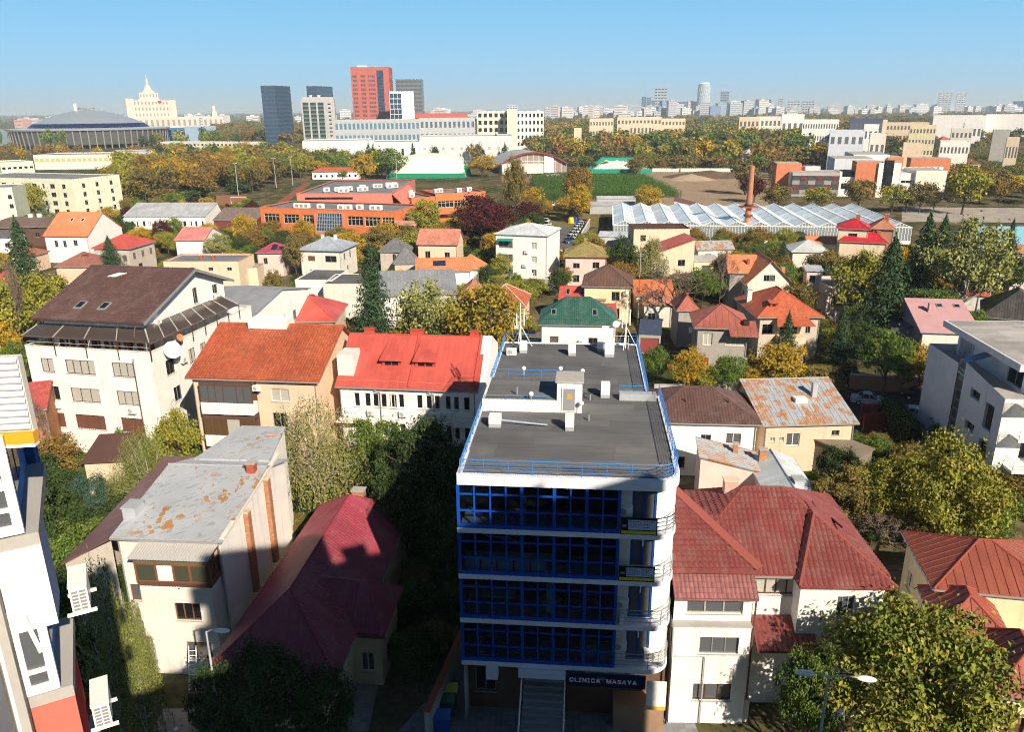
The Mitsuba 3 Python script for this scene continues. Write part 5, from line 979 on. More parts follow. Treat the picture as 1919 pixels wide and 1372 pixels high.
# ================================================================ long glass roofed shed and derelict shed at the left
h = H_('glass_roof_shed', 'long white shed with silvery ribbed glass roof', (-124.91, 252.42), (-97.50, 250.60), 13, 4.2, 'gx', 3.2, .2, 'white', (.36, .38, .40), 'sheet', yr=.8, seams=2.0, front=R(14, 1.2, .8, 1.6, 'd'), near=False)
m = M()
for i in range(22): m.box((.3 + i * 1.22, -.1, 0), (.55 + i * 1.22, .25, 4.0), 'white')
put('pilaster', m, 'plaster', h['key'], h['W'])
h = H_('derelict_shed', 'brown derelict shed with bare roof trusses', (-92.26, 242.73), (-78.12, 241.82), 12, 4.2, 'gx', 2.6, .2, (.18, .06, .045), (.18, .14, .12), 'sheet', yr=.8, seams=3.2)
# ================================================================ orange school
def school():
    OW, SL = 'orangewall', (.60, .22, .17)
    k = thing('orange_school', 'large orange school with grey flat roofs and rooftop cooling units', 'school')
    def block(A, B, D, z0, ze, wc, front=(), right=(), left=(), par=.35, rc='slate'):
        A, B = np.array(A), np.array(B); d = B - A; L = np.linalg.norm(d); W = Rz(math.atan2(d[1], d[0]), (A[0], A[1], 0)); wl = lambda x, y: (W @ np.array([x, y, 0, 1]))[:2]
        wall(k, wl(0, 0), wl(L, 0), z0, ze + par, wc, front, True, rec=.25); wall(k, wl(L, 0), wl(L, D), z0, ze + par, wc, right, True, rec=.25); wall(k, wl(L, D), wl(0, D), z0, ze + par, wc); wall(k, wl(0, D), wl(0, 0), z0, ze + par, wc, left)
        put('roof', M().face([(.02, .02, ze), (L - .02, .02, ze), (L - .02, D - .02, ze), (.02, D - .02, ze)], rc, t=.1), 'bitumen', k, W)
        put('coping', M().prism(Polygon([(-.1, -.1), (L + .1, -.1), (L + .1, D + .1), (-.1, D + .1)], [[(.5, .5), (L - .5, .5), (L - .5, D - .5), (.5, D - .5)]]), ze + par, ze + par + .15, SL), 'plaster', k, W)
        return W, L
    st = ('beige', 3, 1, 'darkglass', .16)
    W, L = block((-71.77, 225.63), (-31.24, 213.22), 17, 0, 9.5, OW, [(.085, 5.6, 5.0, 2.6, st), (.235, 5.6, 5.0, 2.6, st), (.37, 5.6, 3.9, 2.6, st), (.71, 5.6, 4.8, 2.6, st), (.835, 5.6, 4.8, 2.6, st), (.945, 5.6, 3.6, 2.6, st), (.12, .9, 6, 2.4, st), (.80, .9, 7.0, 2.4, st), (.95, .9, 3, 2.4, st)], [(.5, 5.8, 5, 2.6, st)])
    g = M(); g.face([(L * .43, -.9, 4.0), (L * .625, -.9, 4.0), (L * .615, .0, 8.9), (L * .44, .0, 8.9)], 'blueglass', t=.1); q = put('slanted_glazing', g, 'mirror_glass', k, W)
    f = M()
    for i in range(11): x = L * (.43 + .195 * i / 10); f.bar((x, -.95, 4.0), (L * (.44 + .175 * i / 10), -.05, 8.9), .1, .1, 'concrete')
    for j in range(6): t = j / 5; f.bar((L * (.43 + .01 * t), -.95 + .9 * t, 4 + 4.9 * t), (L * (.625 - .01 * t), -.95 + .9 * t, 4 + 4.9 * t), .1, .1, 'concrete')
    put('glazing_bar', f, 'gloss', q, W); m = M(); m.box((L * .43, -1.0, 2.6), (L * .625, .2, 3.95), SL); m.box((L * .42, -1.0, 3.0), (L * .43, .2, 8.9), SL); m.box((L * .625, -1.0, 3.0), (L * .635, .2, 8.9), SL); put('glazing_base', m, 'plaster', k, W)
    W1, L1 = W, L
    for x0, x1 in ((.24, .27), (.62, .66)): pass
    def units(W, pts, z):
        for x, y in pts: m = M(); m.box((x - .9, y - .6, z + .2), (x + .9, y + .6, z + 1.5), 'acwhite'); m.box((x - .3, y - .62, z + .4), (x + .6, y - .6, z + 1.2), 'greymetal'); put('cooling_unit', m, 'gloss', k, W)
    units(W, [(L * a, 3.4) for a in (.24, .275, .31)] + [(L * .42, 3.2), (L * .58, 2.6), (L * .63, 3.0), (L * .7, 4.0), (L * .80, 3.8), (L * .84, 3.8)], 9.5)
    # upper hall with salmon slopes
    W, L = block((-65.28, 241.79), (-35.99, 240.92), 48, 7, 11.6, SL, [(.22, 10.2, 8, .7, ('darkbrown', 0, 0, 'black', .1)), (.45, 10.2, 8, .7, ('darkbrown', 0, 0, 'black', .1))])
    units(W, [(L * a, b) for a, b in ((.25, 8), (.36, 9), (.40, 11), (.47, 11.5), (.42, 6), (.47, 6.5), (.60, 9.5), (.65, 10), (.58, 16), (.7, 20), (.74, 20), (.82, 24), (.88, 25), (.86, 19), (.92, 20))], 11.6)
    # slanted glazing on its right flank
    for t0, t1 in ((.05, .5), (.54, .97)):
        g = M(); g.face([(L + 3.2, 30 * t0, 8.6), (L + 3.2, 30 * t1, 8.6), (L + .3, 30 * t1, 11.5), (L + .3, 30 * t0, 11.5)], 'blueglass', t=.1); put('slanted_glazing', g, 'mirror_glass', k, W)
    m = M(); m.face([(L + 3.8, -.6, 8.2), (L + 3.8, 31, 8.2), (L + .2, 31, 11.85), (L + .2, -.6, 11.85)], SL, t=.25); put('salmon_slope', m, 'plaster', k, W)
    W, L = block((-31.38, 250.48), (-24.33, 254.65), 20, 0, 9.0, OW, [(.5, 4, 3, 2, st)]); units(W, [(2, 5), (3.5, 8), (4.5, 12), (6, 15)], 9.0)
    W, L = block((-24.45, 257.92), (-8.33, 265.04), 14, 0, 9.5, OW, [(.2, 5.4, 5.6, 2.2, st), (.50, 5.4, 4.8, 2.2, st), (.80, 5.4, 4.8, 2.2, st)]); units(W, [(2.5, 6), (4, 7), (10, 5), (14, 6)], 9.5)
    m = M(); m.box((0, -2.5, 3.6), (L, .3, 4.0), SL); put('canopy', m, 'plaster', k, W)
    # outer stair at the right corner
    m = M(); e = L1
    for z in (3.2, 6.4): m.box((e, -1.0, z), (e + 6, 2.5, z + .3), (.66, .48, .42)); m.box((e, -1.05, z + .3), (e + 6, -.95, z + 1.3), (.6, .3, .25))
    for x in (e + 5.8, e + .3): m.box((x, -1, 0), (x + .25, -.7, 6.4), OW)
    for i in range(12): m.box((e + 3 + i * .3, 2.6, i * .27), (e + 3.3 + i * .3, 4, i * .27 + .2), (.66, .48, .42))
    put('outer_stair', m, 'plaster', k, W1)
school()
# ================================================================ modern pale house at the right
def modern():
    k = thing('modern_pale_house', 'modern bluish white house with stair glazing and stacked balconies', 'house')
    p0, p1 = np.array((47.29, 84.24)), np.array((45.84, 67.54)); d = p0 - p1; D = np.linalg.norm(d); a = math.atan2(d[1], d[0]) - math.pi / 2; W = Rz(a, (p1[0], p1[1], 0)); wl = lambda x, y: (W @ np.array([x, y, 0, 1]))[:2]
    L = 15.0; wc = (.62, .63, .68)
    # left flank: rear wall, glazed stair, front wall
    wall(k, wl(0, D), wl(0, D * .57), 0, 10.4, wc); wall(k, wl(0, D * .48), wl(0, 0), 0, [(0, 11.0), (D * .48, 10.0)], wc, [(.34, 8.0, 1.9, .9, 'd'), (.34, 4.6, 1.9, .9, 'd'), (.72, 6.0, 1.6, 2.6, 'o'), (.72, 2.2, 1.6, 2.6, 'o')], rec=.3)
    f = M()
    for i in range(10): f.box((.12, D * .485, i * 1.1), (.2, D * .565, i * 1.1 + .1), 'greymetal')
    f.box((.10, D * .48, 0), (.2, D * .487, 10.8), 'greymetal'); f.box((.10, D * .563, 0), (.2, D * .57, 10.8), 'greymetal'); q = put('stair_glazing', f, 'gloss', k, W)
    for i in range(9): put('pane', M().box((.17, D * .49, i * 1.1 + .1), (.19, D * .56, i * 1.1 + 1.1), 'tealglass' if i > 7 else 'greyglass'), 'mirror_glass', q, W)
    g = M(); g.face([(.1, D * .485, 10.9), (4.0, D * .485, 12.3), (4.0, D * .565, 12.3), (.1, D * .565, 10.9)], (.10, .24, .42), t=.08); put('sloping_glass', g, 'mirror_glass', k, W)
    wall(k, wl(L, 0), wl(L, D), 0, 10, wc); wall(k, wl(L, D), wl(0, D), 0, 10.4, wc)
    put('terrace', M().face([(.05, .05, 9.6), (L, .05, 9.6), (L, D - .05, 9.6), (.05, D - .05, 9.6)], 'concrete', t=.2), 'plaster', k, W)
    # set back upper storey with wide flat lid
    wall(k, wl(3.0, D - 1), wl(3.0, 2.2), 9.6, 12.4, wc, [(.82, 9.8, 3.0, 2.2, 'd'), (.15, 9.9, 1.6, 2.0, 'c')], rec=.2); wall(k, wl(3.0, 2.2), wl(L, 2.2), 9.6, 12.4, 'white', [(.2, 9.8, 3, 2.2, 'd'), (.6, 9.8, 3, 2.2, 'd')])
    m = M(); m.prism([(1.2, .8), (L + .5, .8), (L + .5, D + .2), (1.2, D + .2)], 12.4, 13.1, (.60, .61, .65)); put('lid', m, 'plaster', k, W)
    put('roof', M().face([(1.5, 1.1, 13.12), (L + .2, 1.1, 13.12), (L + .2, D - .1, 13.12), (1.5, D - .1, 13.12)], 'concrete', t=.02), 'bitumen', k, W)
    m = M(); m.box((2.2, D - 2.2, 9.6), (2.7, D - 1.7, 12.4), wc); put('column', m, 'plaster', k, W)
    # front: stacked balconies
    wall(k, wl(0, 0), wl(2.2, 0), 0, 10, 'white'); wall(k, wl(2.2, .9), wl(L, .9), 0, 9.6, 'white', [(x, z, 2.4, 2.3, 'd') for z in (.4, 3.6, 6.8) for x in (.12, .42, .75)], rec=.2)
    for z in (3.1, 6.3, 9.4):
        put('balcony_slab', M().box((1.0, -1.6, z), (L, .9, z + .25), 'white'), 'plaster', k, W); r = M()
        for hh in (.3, .55, .8, 1.05): r.tube([(1.1, .6, z + .25 + hh), (1.1, -1.5, z + .25 + hh), (L, -1.5, z + .25 + hh)], .025, 'metal', 5)
        for x in np.arange(1.1, L, 1.4): r.tube([(x, -1.5, z + .25), (x, -1.5, z + 1.3)], .03, 'metal', 5)
        put('railing', r, 'gloss', k, W)
    for x in (4.4, 9.0): put('pier', M().box((x, -1.2, 0), (x + .4, -.8, 9.4), 'white'), 'plaster', k, W)
    put('terrace_annex', M().box((2.5, -7.5, 0), (L, -1.7, 3.0), 'white'), 'plaster', k, W)
modern()

# ================================================================ ground, streets, fields
def sheet(name, pts, z, bsdf, col='asphalt', label=None, cat=None, kind='structure', group=None):
    m = M(); p = [(x, y, z) for x, y in pts]
    if name not in ('front_street', 'soil_strip', 'grass_strip', 'vineyard_meadow'): FOOT.append(Polygon(pts).buffer(0))
    if len(p) == 4: m.face(p, col, (1, 0, 0))
    else:
        v, f = trimesh.creation.triangulate_polygon(Polygon(pts), engine='earcut'); m.add(np.column_stack([v, np.full(len(v), z)]), f, col)
    return obj(name, m, bsdf, label, cat, group, kind)
m = M(); a = np.linspace(0, 2 * np.pi, 65)[:-1]; rr = [1, 60, 300, 1500, 8000, 42000]
v = np.array([(r * math.cos(t), 200 + r * math.sin(t), 0) for r in rr for t in a]); f = []
for i in range(5):
    for j in range(64): b = (j + 1) % 64; f += [[i*64+j, (i+1)*64+j, (i+1)*64+b], [i*64+j, (i+1)*64+b, i*64+b]]
f += [[0, j, j + 1] for j in range(1, 63)]
obj('ground', m.add(v, f, 'soil'), 'ground_earth', 'open ground of soil and dry grass between the houses', 'ground', kind='structure')
sheet('street', [(37.82, 84.90), (44.40, 77.27), (53.97, 96.35), (42.44, 96.64)], .006, 'asphalt', label='shaded side street with parked cars at the right', cat='street')
sheet('parking_lot', [(7.74, 206.58), (18.09, 206.06), (27.35, 266.29), (13.26, 267.20)], .006, 'asphalt', (.13, .125, .125), 'grey parking lot behind the white apartment house', 'parking lot')
sheet('plaza', [(127.91, 255.95), (175.72, 249.20), (201.02, 286.71), (146.11, 293.96)], .006, 'asphalt', (.34, .31, .27), 'pale paved plaza beside the pool', 'plaza')
sheet('lawn', [(-119.15, 241.58), (-108.31, 240.97), (-116.38, 259.86), (-128.05, 260.57)], .006, 'asphalt', (.16, .20, .06), 'small green lawn in front of the white shed', 'lawn')
sheet('sports_pitch', [(-89.86, 311.15), (-80.75, 345.48), (-70.56, 436.61), (-105.96, 414.34)], .006, 'asphalt', (.045, .10, .045), 'dull green sports pitch behind the school', 'sports pitch')
sheet('running_track', [(-95.86, 318.78), (-91.30, 314.81), (-104.17, 417.24), (-108.18, 417.63)], .010, 'asphalt', (.26, .10, .06), 'red running track beside the green pitch', 'running track')
sheet('clay_court', [(-118.20, 316.79), (-105.70, 315.87), (-119.07, 357.48), (-133.21, 358.65)], .006, 'asphalt', (.28, .14, .08), 'reddish clay court with white goals', 'clay court')
sheet('bare_field', [(49.89, 284.83), (92.47, 281.89), (149.02, 460.93), (76.37, 469.12)], .006, 'ground_field' if False else 'asphalt', (.30, .225, .155), 'bare brown field with dirt heaps', 'field')
sheet('soil_strip', [(-4.57, 413.76), (69.12, 406.55), (75.41, 453.56), (-4.98, 454.73)], .008, 'asphalt', (.26, .18, .09), 'strip of brown soil before the pool enclosure', 'field')
sheet('garden_path', [(-10.59, 38.04), (-8.96, 38.02), (-9.06, 51.76), (-10.30, 51.78)], .006, 'paving', (.30, .29, .27), 'grey paved garden path beside the wine red roof', 'path')
sheet('forecourt', [(-8.31, 36.04), (11.32, 35.83), (10.91, 39.65), (-3.46, 44.31)], .006, 'paving', (.24, .25, .27), 'paved forecourt in front of the clinic', 'forecourt')
sheet('front_street', [(-60, 22), (60, 18), (60, 6), (-60, 10)], .005, 'asphalt', 'asphalt', 'street below the camera', 'street')
sheet('pool_basin', [(120.69, 200.89), (139.37, 195.28), (171.11, 242.35), (145.16, 243.93)], .01, 'gloss', (.25, .55, .68), 'pale blue outdoor pool at the right', 'pool')
sheet('vineyard_meadow', [(209.12, 373.15), (253.02, 363.84), (324.29, 469.54), (262.39, 476.95)], .006, 'asphalt', (.28, .30, .04), 'yellow green meadow right of the university', 'meadow')
sheet('grass_strip', [(12.46, 250.82), (28.62, 249.84), (33.66, 295.46), (14.70, 296.82)], .008, 'asphalt', (.17, .15, .06), 'dry grass strip behind the parking lot', 'grass strip')
def heap(x, y, r, hh, col, label):
    g = np.linspace(-1, 1, 41); X, Y_ = np.meshgrid(g, g); R_ = np.sqrt(X**2 + Y_**2); Z = np.maximum(0, 1 - R_) ** .9 * (.75 + .5 * meshkit.fbm(np.stack([X * 3 + x, Y_ * 3, 0 * X], -1), 3)) * hh
    v = np.stack([x + X * r, y + Y_ * r * .6, Z - .05], -1).reshape(-1, 3); f = []
    for i in range(40):
        for j in range(40): q = i * 41 + j; f += [[q, q + 1, q + 42], [q, q + 42, q + 41]]
    obj('dirt_heap', M().add(v, f, col), 'asphalt', label, 'dirt heap')
x, y = (108.88, 435.35); heap(x, y, 26, 3.6, (.13, .09, .065), 'long dark earth heap at the back of the bare field')
x, y = (94.53, 416.59); heap(x, y, 13, 3.2, (.34, .27, .19), 'pale sandy heap in front of the dark earth heap')
# ================================================================ corn field
def corn(x0, x1, y0, y1, n, label, col, hh=2.6, name='corn_field'):
    V, F, C = [], [], []; k = 0; r = np.random.default_rng(3)
    P = np.column_stack([r.uniform(x0, x1, n), r.uniform(y0, y1, n)])
    for (x, y) in P:
        H0 = hh * r.uniform(.7, 1.1); c = np.array(col) * r.uniform(.6, 1.35)
        for j in range(5):
            t = r.uniform(0, 6.28); z = H0 * (.25 + .18 * j); l = r.uniform(.6, 1.1); d = np.array([math.cos(t), math.sin(t), 0]); s = np.array([-d[1], d[0], 0]) * .09
            b = np.array([x, y, z]); V += [b - s, b + s, b + d * l + [0, 0, r.uniform(-.1, .7)]]; F.append([k, k + 1, k + 2]); k += 3; C += [c] * 3
        V += [(x - .04, y, 0), (x + .04, y, 0), (x, y, H0)]; F.append([k, k + 1, k + 2]); k += 3; C += [c] * 3
    key_ = key(name); scene[key_] = mikit.ply((np.array(V), np.array(F)), 'leaf', color=np.array(C)); lab(key_, label, 'crop field', kind='stuff')
a, b = (33.90, 332.07), (73.93, 432.04); corn(a[0], b[0] * .98, a[1], b[1], 9000, 'green corn standing in front of the pool enclosure', (.07, .15, .03), 3.0)
a, b = (11.57, 321.92), (32.34, 432.91); corn(a[0], b[0], a[1], b[1], 5000, 'green corn left of the brown twin trees', (.07, .14, .035), 3.0)
# ================================================================ far large buildings
def block(name, label, cat, x0, x1, y, top, depth, wc, rows=0, cols=0, st='d', ww=.55, wh=.5, z0=0, roofc='concrete', group=None, ang=0., rside=0, lside=0, par=.4, zlo=1.5, near=False, bottom=0., cols_side=3, edge=None):
    """flat roofed block; its front runs from x0 to x1 at distance y"""
    A = np.array([x0, y]); ang = ang - math.atan2((x0 + x1) / 2, y) * .92; W = abs(x1 - x0) / (math.cos(ang) - x1 / y * math.sin(ang)); B = A + W * np.array([math.cos(ang), math.sin(ang)])
    fl = (top - par - zlo) / max(rows, 1); fr = []
    def grid(L, n): return [((i + .5) / n, zlo + j * fl + fl * (1 - wh) * .5, L / n * ww, fl * wh, st) for j in range(rows) for i in range(n)] if n and rows else []
    return house(name, label, A, B, depth, top - par, 'flat', 0, 0, wc, roofc, 'plaster', grid(W, cols), grid(depth, cols_side) if lside else (), grid(depth, cols_side) if rside else (), (), cat, group, near, par=par, edge=edge)
def FBk(f, name, label, cat, depth, wc, **k): x0, x1, y, top = f; return block(name, label, cat, x0, x1, y, top, depth, wc, **k)
# pale green blocks at the left
A, B = np.array((-205.50, 299.79)), np.array((-155.78, 283.21))
gw = [(x, z, w, 1.6, 'd') for z in (10.2, 7.2, 4.2, 1.2) for x, w in ((.12, 2.2), (.24, 2.2), (.38, 2.2), (.47, .9), (.56, 2.2), (.66, 2.2), (.74, 1.0), (.82, 2.2), (.92, 1.6))]
house('pale_green_block', 'pale green four storey block with dark flat roof', A, B, 22, 13.4, 'flat', 0, 0, 'palegreen', 'slate', 'bitumen', gw, right=[(x, z, 1.4, 1.6, 'd') for z in (10.2, 7.2, 4.2, 1.2) for x in (.22, .5, .8)], cat='apartment block', par=.2, edge='offwhite')
A, B = np.array((-180.17, 259.00)), np.array((-164.89, 263.03)); house('pale_green_block', 'pale green gable end cut by the left edge', A, B, 14, 12.6, 'flat', 0, 0, 'palegreen', 'slate', 'bitumen', [(.93, 9, 1.2, 1.4, 'd'), (.93, 6, 1.2, 1.4, 'd')], right=[], cat='apartment block', par=.2)
A, B = np.array((-280.05, 440.88)), np.array((-268.96, 453.02)); house('pale_green_block', 'low pale green block behind the brown trees at the far left', A, B, 20, 10, 'flat', 0, 0, 'palegreen', 'slate', 'bitumen', R(6, 6.6, 1.6, 1.2, 'd'), cat='apartment block', near=False)
A, B = np.array((-317.65, 536.32)), np.array((-262.78, 540.47)); house('grey_roof_hall', 'long low hall with grey roof and yellow window bands', A, B, 30, 9, 'flat', 0, 0, 'offwhite', 'slate', 'bitumen', R(16, 5, 2.4, 2.2, ('white', 0, 0, (.5, .42, .16), .1)), cat='hall', near=False)
A, B = np.array((-256.20, 527.40)), np.array((-238.80, 537.90)); house('grey_roof_hall', 'pale grey end hall right of the yellow banded hall', A, B, 26, 11, 'flat', 0, 0, (.42, .45, .48), 'slate', 'bitumen', R(4, 5, 1.4, 3, 'c'), cat='hall', near=False)
A, B = np.array((-313.88, 726.05)), np.array((-219.23, 694.19)); L = np.linalg.norm(B - A)
k = house('striped_school_block', 'low white block with lime green panels between windows', A, B, 16, 10.2, 'flat', 0, 0, 'offwhite', 'slate', 'bitumen', R(20, 7.6, 1.9, 1.7, 'd', .02, .85) + R(20, 4.5, 1.9, 1.7, 'd', .02, .85) + R(20, 1.4, 1.9, 1.7, 'd', .02, .85), cat='school', near=False)
for j, z in enumerate((7.5, 4.4, 1.3)):
    for i in range(9): x = L * (.0875 + .085 * i + (j % 2) * .0); put('green_panel', M().box((x - 1.0, -.08, z), (x + 1.0, .04, z + 1.9), 'lime'), 'plaster', k['key'], k['W'])
# domed exhibition hall
def expo():
    k = thing('round_exhibition_hall', 'huge round exhibition hall with shallow grey dome', 'exhibition hall'); cx, cy = (-586.09, 1129.82)
    cy = 920.; cx = -474.; R0 = 80.
    t = np.linspace(0, 2 * np.pi, 73)[:-1]
    def ring(prof, col, name, smooth=True, bs_='gloss'):
        v = np.array([(cx + r * math.cos(a), cy + r * math.sin(a), z) for r, z in prof for a in t]); n = 72; f = []
        for i in range(len(prof) - 1):
            for j in range(n): b = (j + 1) % n; f += [[i*n+j, i*n+b, (i+1)*n+b], [i*n+j, (i+1)*n+b, (i+1)*n+j]]
        return put(name, M().add(v, f, col), bs_, k, None, smooth)
    ring([(56, 25.0), (53, 26), (44, 30), (32, 34), (20, 37), (10, 38.8), (.5, 39.5)], (.22, .26, .30), 'dome'); ring([(62, 20.5), (56, 25.0)], 'navy', 'clerestory', False); ring([(82, 19.6), (62, 20.6)], (.30, .33, .36), 'ring_roof', False); ring([(R0 - 1, 4), (R0 + 1, 19)], (.10, .10, .10), 'wall', False, 'plaster'); ring([(R0 + 3, 18.4), (R0 + 3, 19.8)], (.24, .28, .31), 'fascia', False)
    for j in range(0, 72): a = t[j]; put('rib', M().bar((cx + (R0 + .2) * math.cos(a), cy + (R0 + .2) * math.sin(a), 0), (cx + (R0 + 1.6) * math.cos(a), cy + (R0 + 1.6) * math.sin(a), 18.4), 1.0, .8, (.26, .26, .25), (math.cos(a), math.sin(a), 0)), 'plaster', k) if math.sin(a) < .2 else None
    m = M(); m.prism([(cx - 9 + 9 * math.cos(a) * 1.0 + 8, cy + 6 * math.sin(a)) for a in t[::4]], 39.8, 41.8, 'greymetal'); m.box((cx - 14, cy - 1.5, 38), (cx - 11, cy + 1.5, 46), 'offwhite'); put('lantern', m, 'plaster', k)
expo()
for i, (a, b, c, l) in enumerate(((0, 34, 243, 'blue grey pavilion left of the round exhibition hall'), (303, 346, 240, 'blue pavilion just right of the round exhibition hall'), (346, 400, 237, 'pale blue pavilion farther right of the round exhibition hall'))):
    pass
FBk((-620.4, -580.2, 960.0, 17.8), 'exhibition_pavilion', 'blue grey pavilion left of the round exhibition hall', 'pavilion', 30, (.16, .22, .32)); FBk((-407.1, -380.4, 950.0, 18.1), 'exhibition_pavilion', 'deep blue pavilion right of the round exhibition hall', 'pavilion', 20, (.05, .16, .36), rows=1, cols=4, st='d', wh=.8); FBk((-384.1, -347.0, 960.0, 19.4), 'exhibition_pavilion', 'pale blue pavilion with white roof edge beside the trees', 'pavilion', 30, (.26, .36, .48), roofc='white')
# palace with spire
def palace():
    k = thing('spired_palace', 'cream palace with stepped tower and tall spire on the skyline', 'palace'); D = 1750.; MT = Rz(math.radians(24.5), (-797, 1750, 0)) @ Rz(0, (797, -1750, 0)) @ np.diag([1, 1, 1, 1.])
    def part(n, x0, x1, zt, z0, dep, rows=0, cols=0, c=(.60, .55, .48)):
        a, b, _, t = x0, x1, 0, zt
        m = M(); m.box((a, D + (140 - dep) / 2, z0), (b, D + (140 + dep) / 2, t), c); put(n, m, 'plaster', k, MT)
        for j in range(rows):
            for i in range(cols): w = (b - a) / cols; x = a + w * (i + .5); h = (t - z0) / rows; put('window', M().box((x - w * .22, D + (140 - dep) / 2 - .4, z0 + h * (j + .3)), (x + w * .22, D + (140 - dep) / 2 + .3, z0 + h * (j + .78)), (.30, .26, .22)), 'matte', k, MT)
    f0 = (-816.1, -716.4, 1750.0, 60.8); f1 = (-790.7, -747.6, 1750.0, 64.1); f2 = (-787.5, -749.1, 1750.0, 76.9); f3 = (-777.5, -758.3, 1750.0, 83.3); sp = (-770.6, -769.4, 1750.0, 113.0); bs_ = (-840.1, -623.2, 1750.0, 26.0); wl_ = (-815.6, -799.7, 1750.0, 64.4); wr = (-729.8, -718.5, 1750.0, 61.6)
    part('main_block', f0[0], f0[1], f0[3], 0, 90, 5, 14); part('low_wing', bs_[0], bs_[1], bs_[3], 0, 130, 1, 20); part('shoulder', wl_[0], wl_[1], wl_[3], 0, 96); part('shoulder', wr[0], wr[1], wr[3], 0, 96)
    part('tower_base', f1[0], f1[1], f1[3], f0[3], 50); part('tower', f2[0], f2[1], f2[3], f1[3] - .5, 40, 1, 6)
    cx = (f3[0] + f3[1]) / 2; a = np.linspace(0, 2 * np.pi, 9)[:-1] + .39
    for n, prof in (('tower_roof', [(15, f2[3]), (9, f3[3]), (5, f3[3] + 9)]), ('spire', [(3.6, f3[3] + 9), (3, f3[3] + 20), (1.9, f3[3] + 22), (1.3, sp[3] - 8), (.5, sp[3] + 2)])):
        v = np.array([(cx + r * math.cos(t), D + 70 + r * math.sin(t), z) for r, z in prof for t in a]); f = []
        for i in range(len(prof) - 1):
            for j in range(8): b = (j + 1) % 8; f += [[i*8+j, i*8+b, (i+1)*8+b], [i*8+j, (i+1)*8+b, (i+1)*8+j]]
        put(n, M().add(v, f, (.60, .55, .48)), 'plaster', k, MT)
    t_ = (-641.5, -630.1, 1750.0, 42.5); part('side_tower', t_[0], t_[1], t_[3] - 6, 0, 20); v = M(); v.box((t_[0] + 3, D + 65, t_[3] - 6), (t_[1] - 3, D + 73, t_[3] + 6), (.78, .68, .55)); put('side_tower_top', v, 'plaster', k, MT)
    m = M(); z = f0[3] - 5; m.box((cx + 16, D + 23, z), (cx + 23, D + 24.6, z + 4), 'red'); put('flag_panel', m, 'plaster', k, MT)
palace()
# office towers
FBk((-271.1, -256.1, 900.0, 62.5), 'office_tower', 'dark blue glass tower at the left of the tower group', 'office tower', 38, (.07, .10, .15), rows=14, cols=3, st=('greymetal', 0, 0, 'blueglass', .1), ww=.92, wh=.62, rside=1, cols_side=8, ang=-.45, roofc='greymetal')
FBk((-228.7, -217.9, 930.0, 62.5), 'office_tower', 'dark glass tower top behind the green windowed block', 'office tower', 42, (.07, .10, .15), rows=12, cols=2, st=('greymetal', 0, 0, 'blueglass', .1), ww=.92, wh=.62, rside=1, cols_side=6, ang=-.45)
k = FBk((-175.5, -147.3, 690.0, 45.1), 'hotel_block', 'grey tower block with three columns of green glass balconies', 'tower block', 22, (.42, .42, .43), rows=0, ang=-.03)
for j in range(13):
    for i in range(3):
        L = k['L']; x = L * (.05 + .225 * i); h_ = (k['ze'] - 3) / 13; q = put('window', M().box((x, -.25, 1.5 + h_ * j + .4), (x + L * .17, .1, 1.5 + h_ * (j + 1) - .5), 'greenglass'), 'pane', k['key'], k['W']); put('sill', M().box((x, -.5, 1.5 + h_ * j), (x + L * .17, .05, 1.5 + h_ * j + .35), (.2, .24, .22)), 'plaster', q, k['W'])
    if j: x = L * .8; put('window', M().box((x, -.1, 1.5 + h_ * j + .8), (x + L * .08, .1, 1.5 + h_ * j + 1.9), 'black'), 'pane', k['key'], k['W'])
m = M(); 
for x in (.25, .5): m.tube([(L * x + 1, 8, k['ze']), (L * x + 1, 8, k['ze'] + 4)], [.3, 1.6], 'acwhite', 8)
m.box((1, 6, k['ze']), (L - 1, 14, k['ze'] + 2.5), 'concrete'); put('rooftop_plant', m, 'plaster', k['key'], k['W'])
k = FBk((-145.4, -110.4, 760.0, 73.7), 'red_tower', 'tall salmon red tower with blue glass strip', 'office tower', 30, (.46, .14, .12), ang=-.12, par=1.2)
L = k['L']; n = 17
for j in range(n):
    z = 4 + j * (k['ze'] - 8) / n; dz = (k['ze'] - 8) / n
    for c in (.06, .10, .14, .27, .31, .35, .47, .52, .57, .61): put('window', M().box((L * c - .55, -.15, z), (L * c + .55, .1, z + dz * .52), (.10, .07, .08)), 'pane', k['key'], k['W'])
    for c in (.12, .3, .5, .72, .9): put('window', M().box((L - .1, 30 * c - 1.6, z), (L + .15, 30 * c + 1.6, z + dz * .52), (.12, .06, .06)), 'pane', k['key'], k['W'])
for j in range(18): z = k['ze'] * .32 + j * k['ze'] * .66 / 18; put('window', M().box((L * .68, -.3, z), (L * .85, .1, z + k['ze'] * .66 / 18 - .25), 'blueglass'), 'mirror_glass', k['key'], k['W'])
m = M(); m.box((L * .15, 8, k['ze']), (L * .4, 16, k['ze'] + 2.8), 'white'); m.box((L * .5, 8, k['ze']), (L * .8, 20, k['ze'] + 2), 'concrete'); put('rooftop_plant', m, 'plaster', k['key'], k['W'])
FBk((-118.4, -91.3, 860.0, 66.4), 'office_tower', 'wide dark grey glass tower behind the red tower', 'office tower', 40, (.16, .18, .20), rows=16, cols=6, st=('greymetal', 0, 0, (.09, .11, .13), .1), ww=.9, wh=.5, rside=1, cols_side=6, ang=-.05)
k = FBk((-105.3, -83.9, 720.0, 51.5), 'white_tower_block', 'white mid height block with blue glass front beside the red tower', 'office block', 18, 'white', ang=.05)
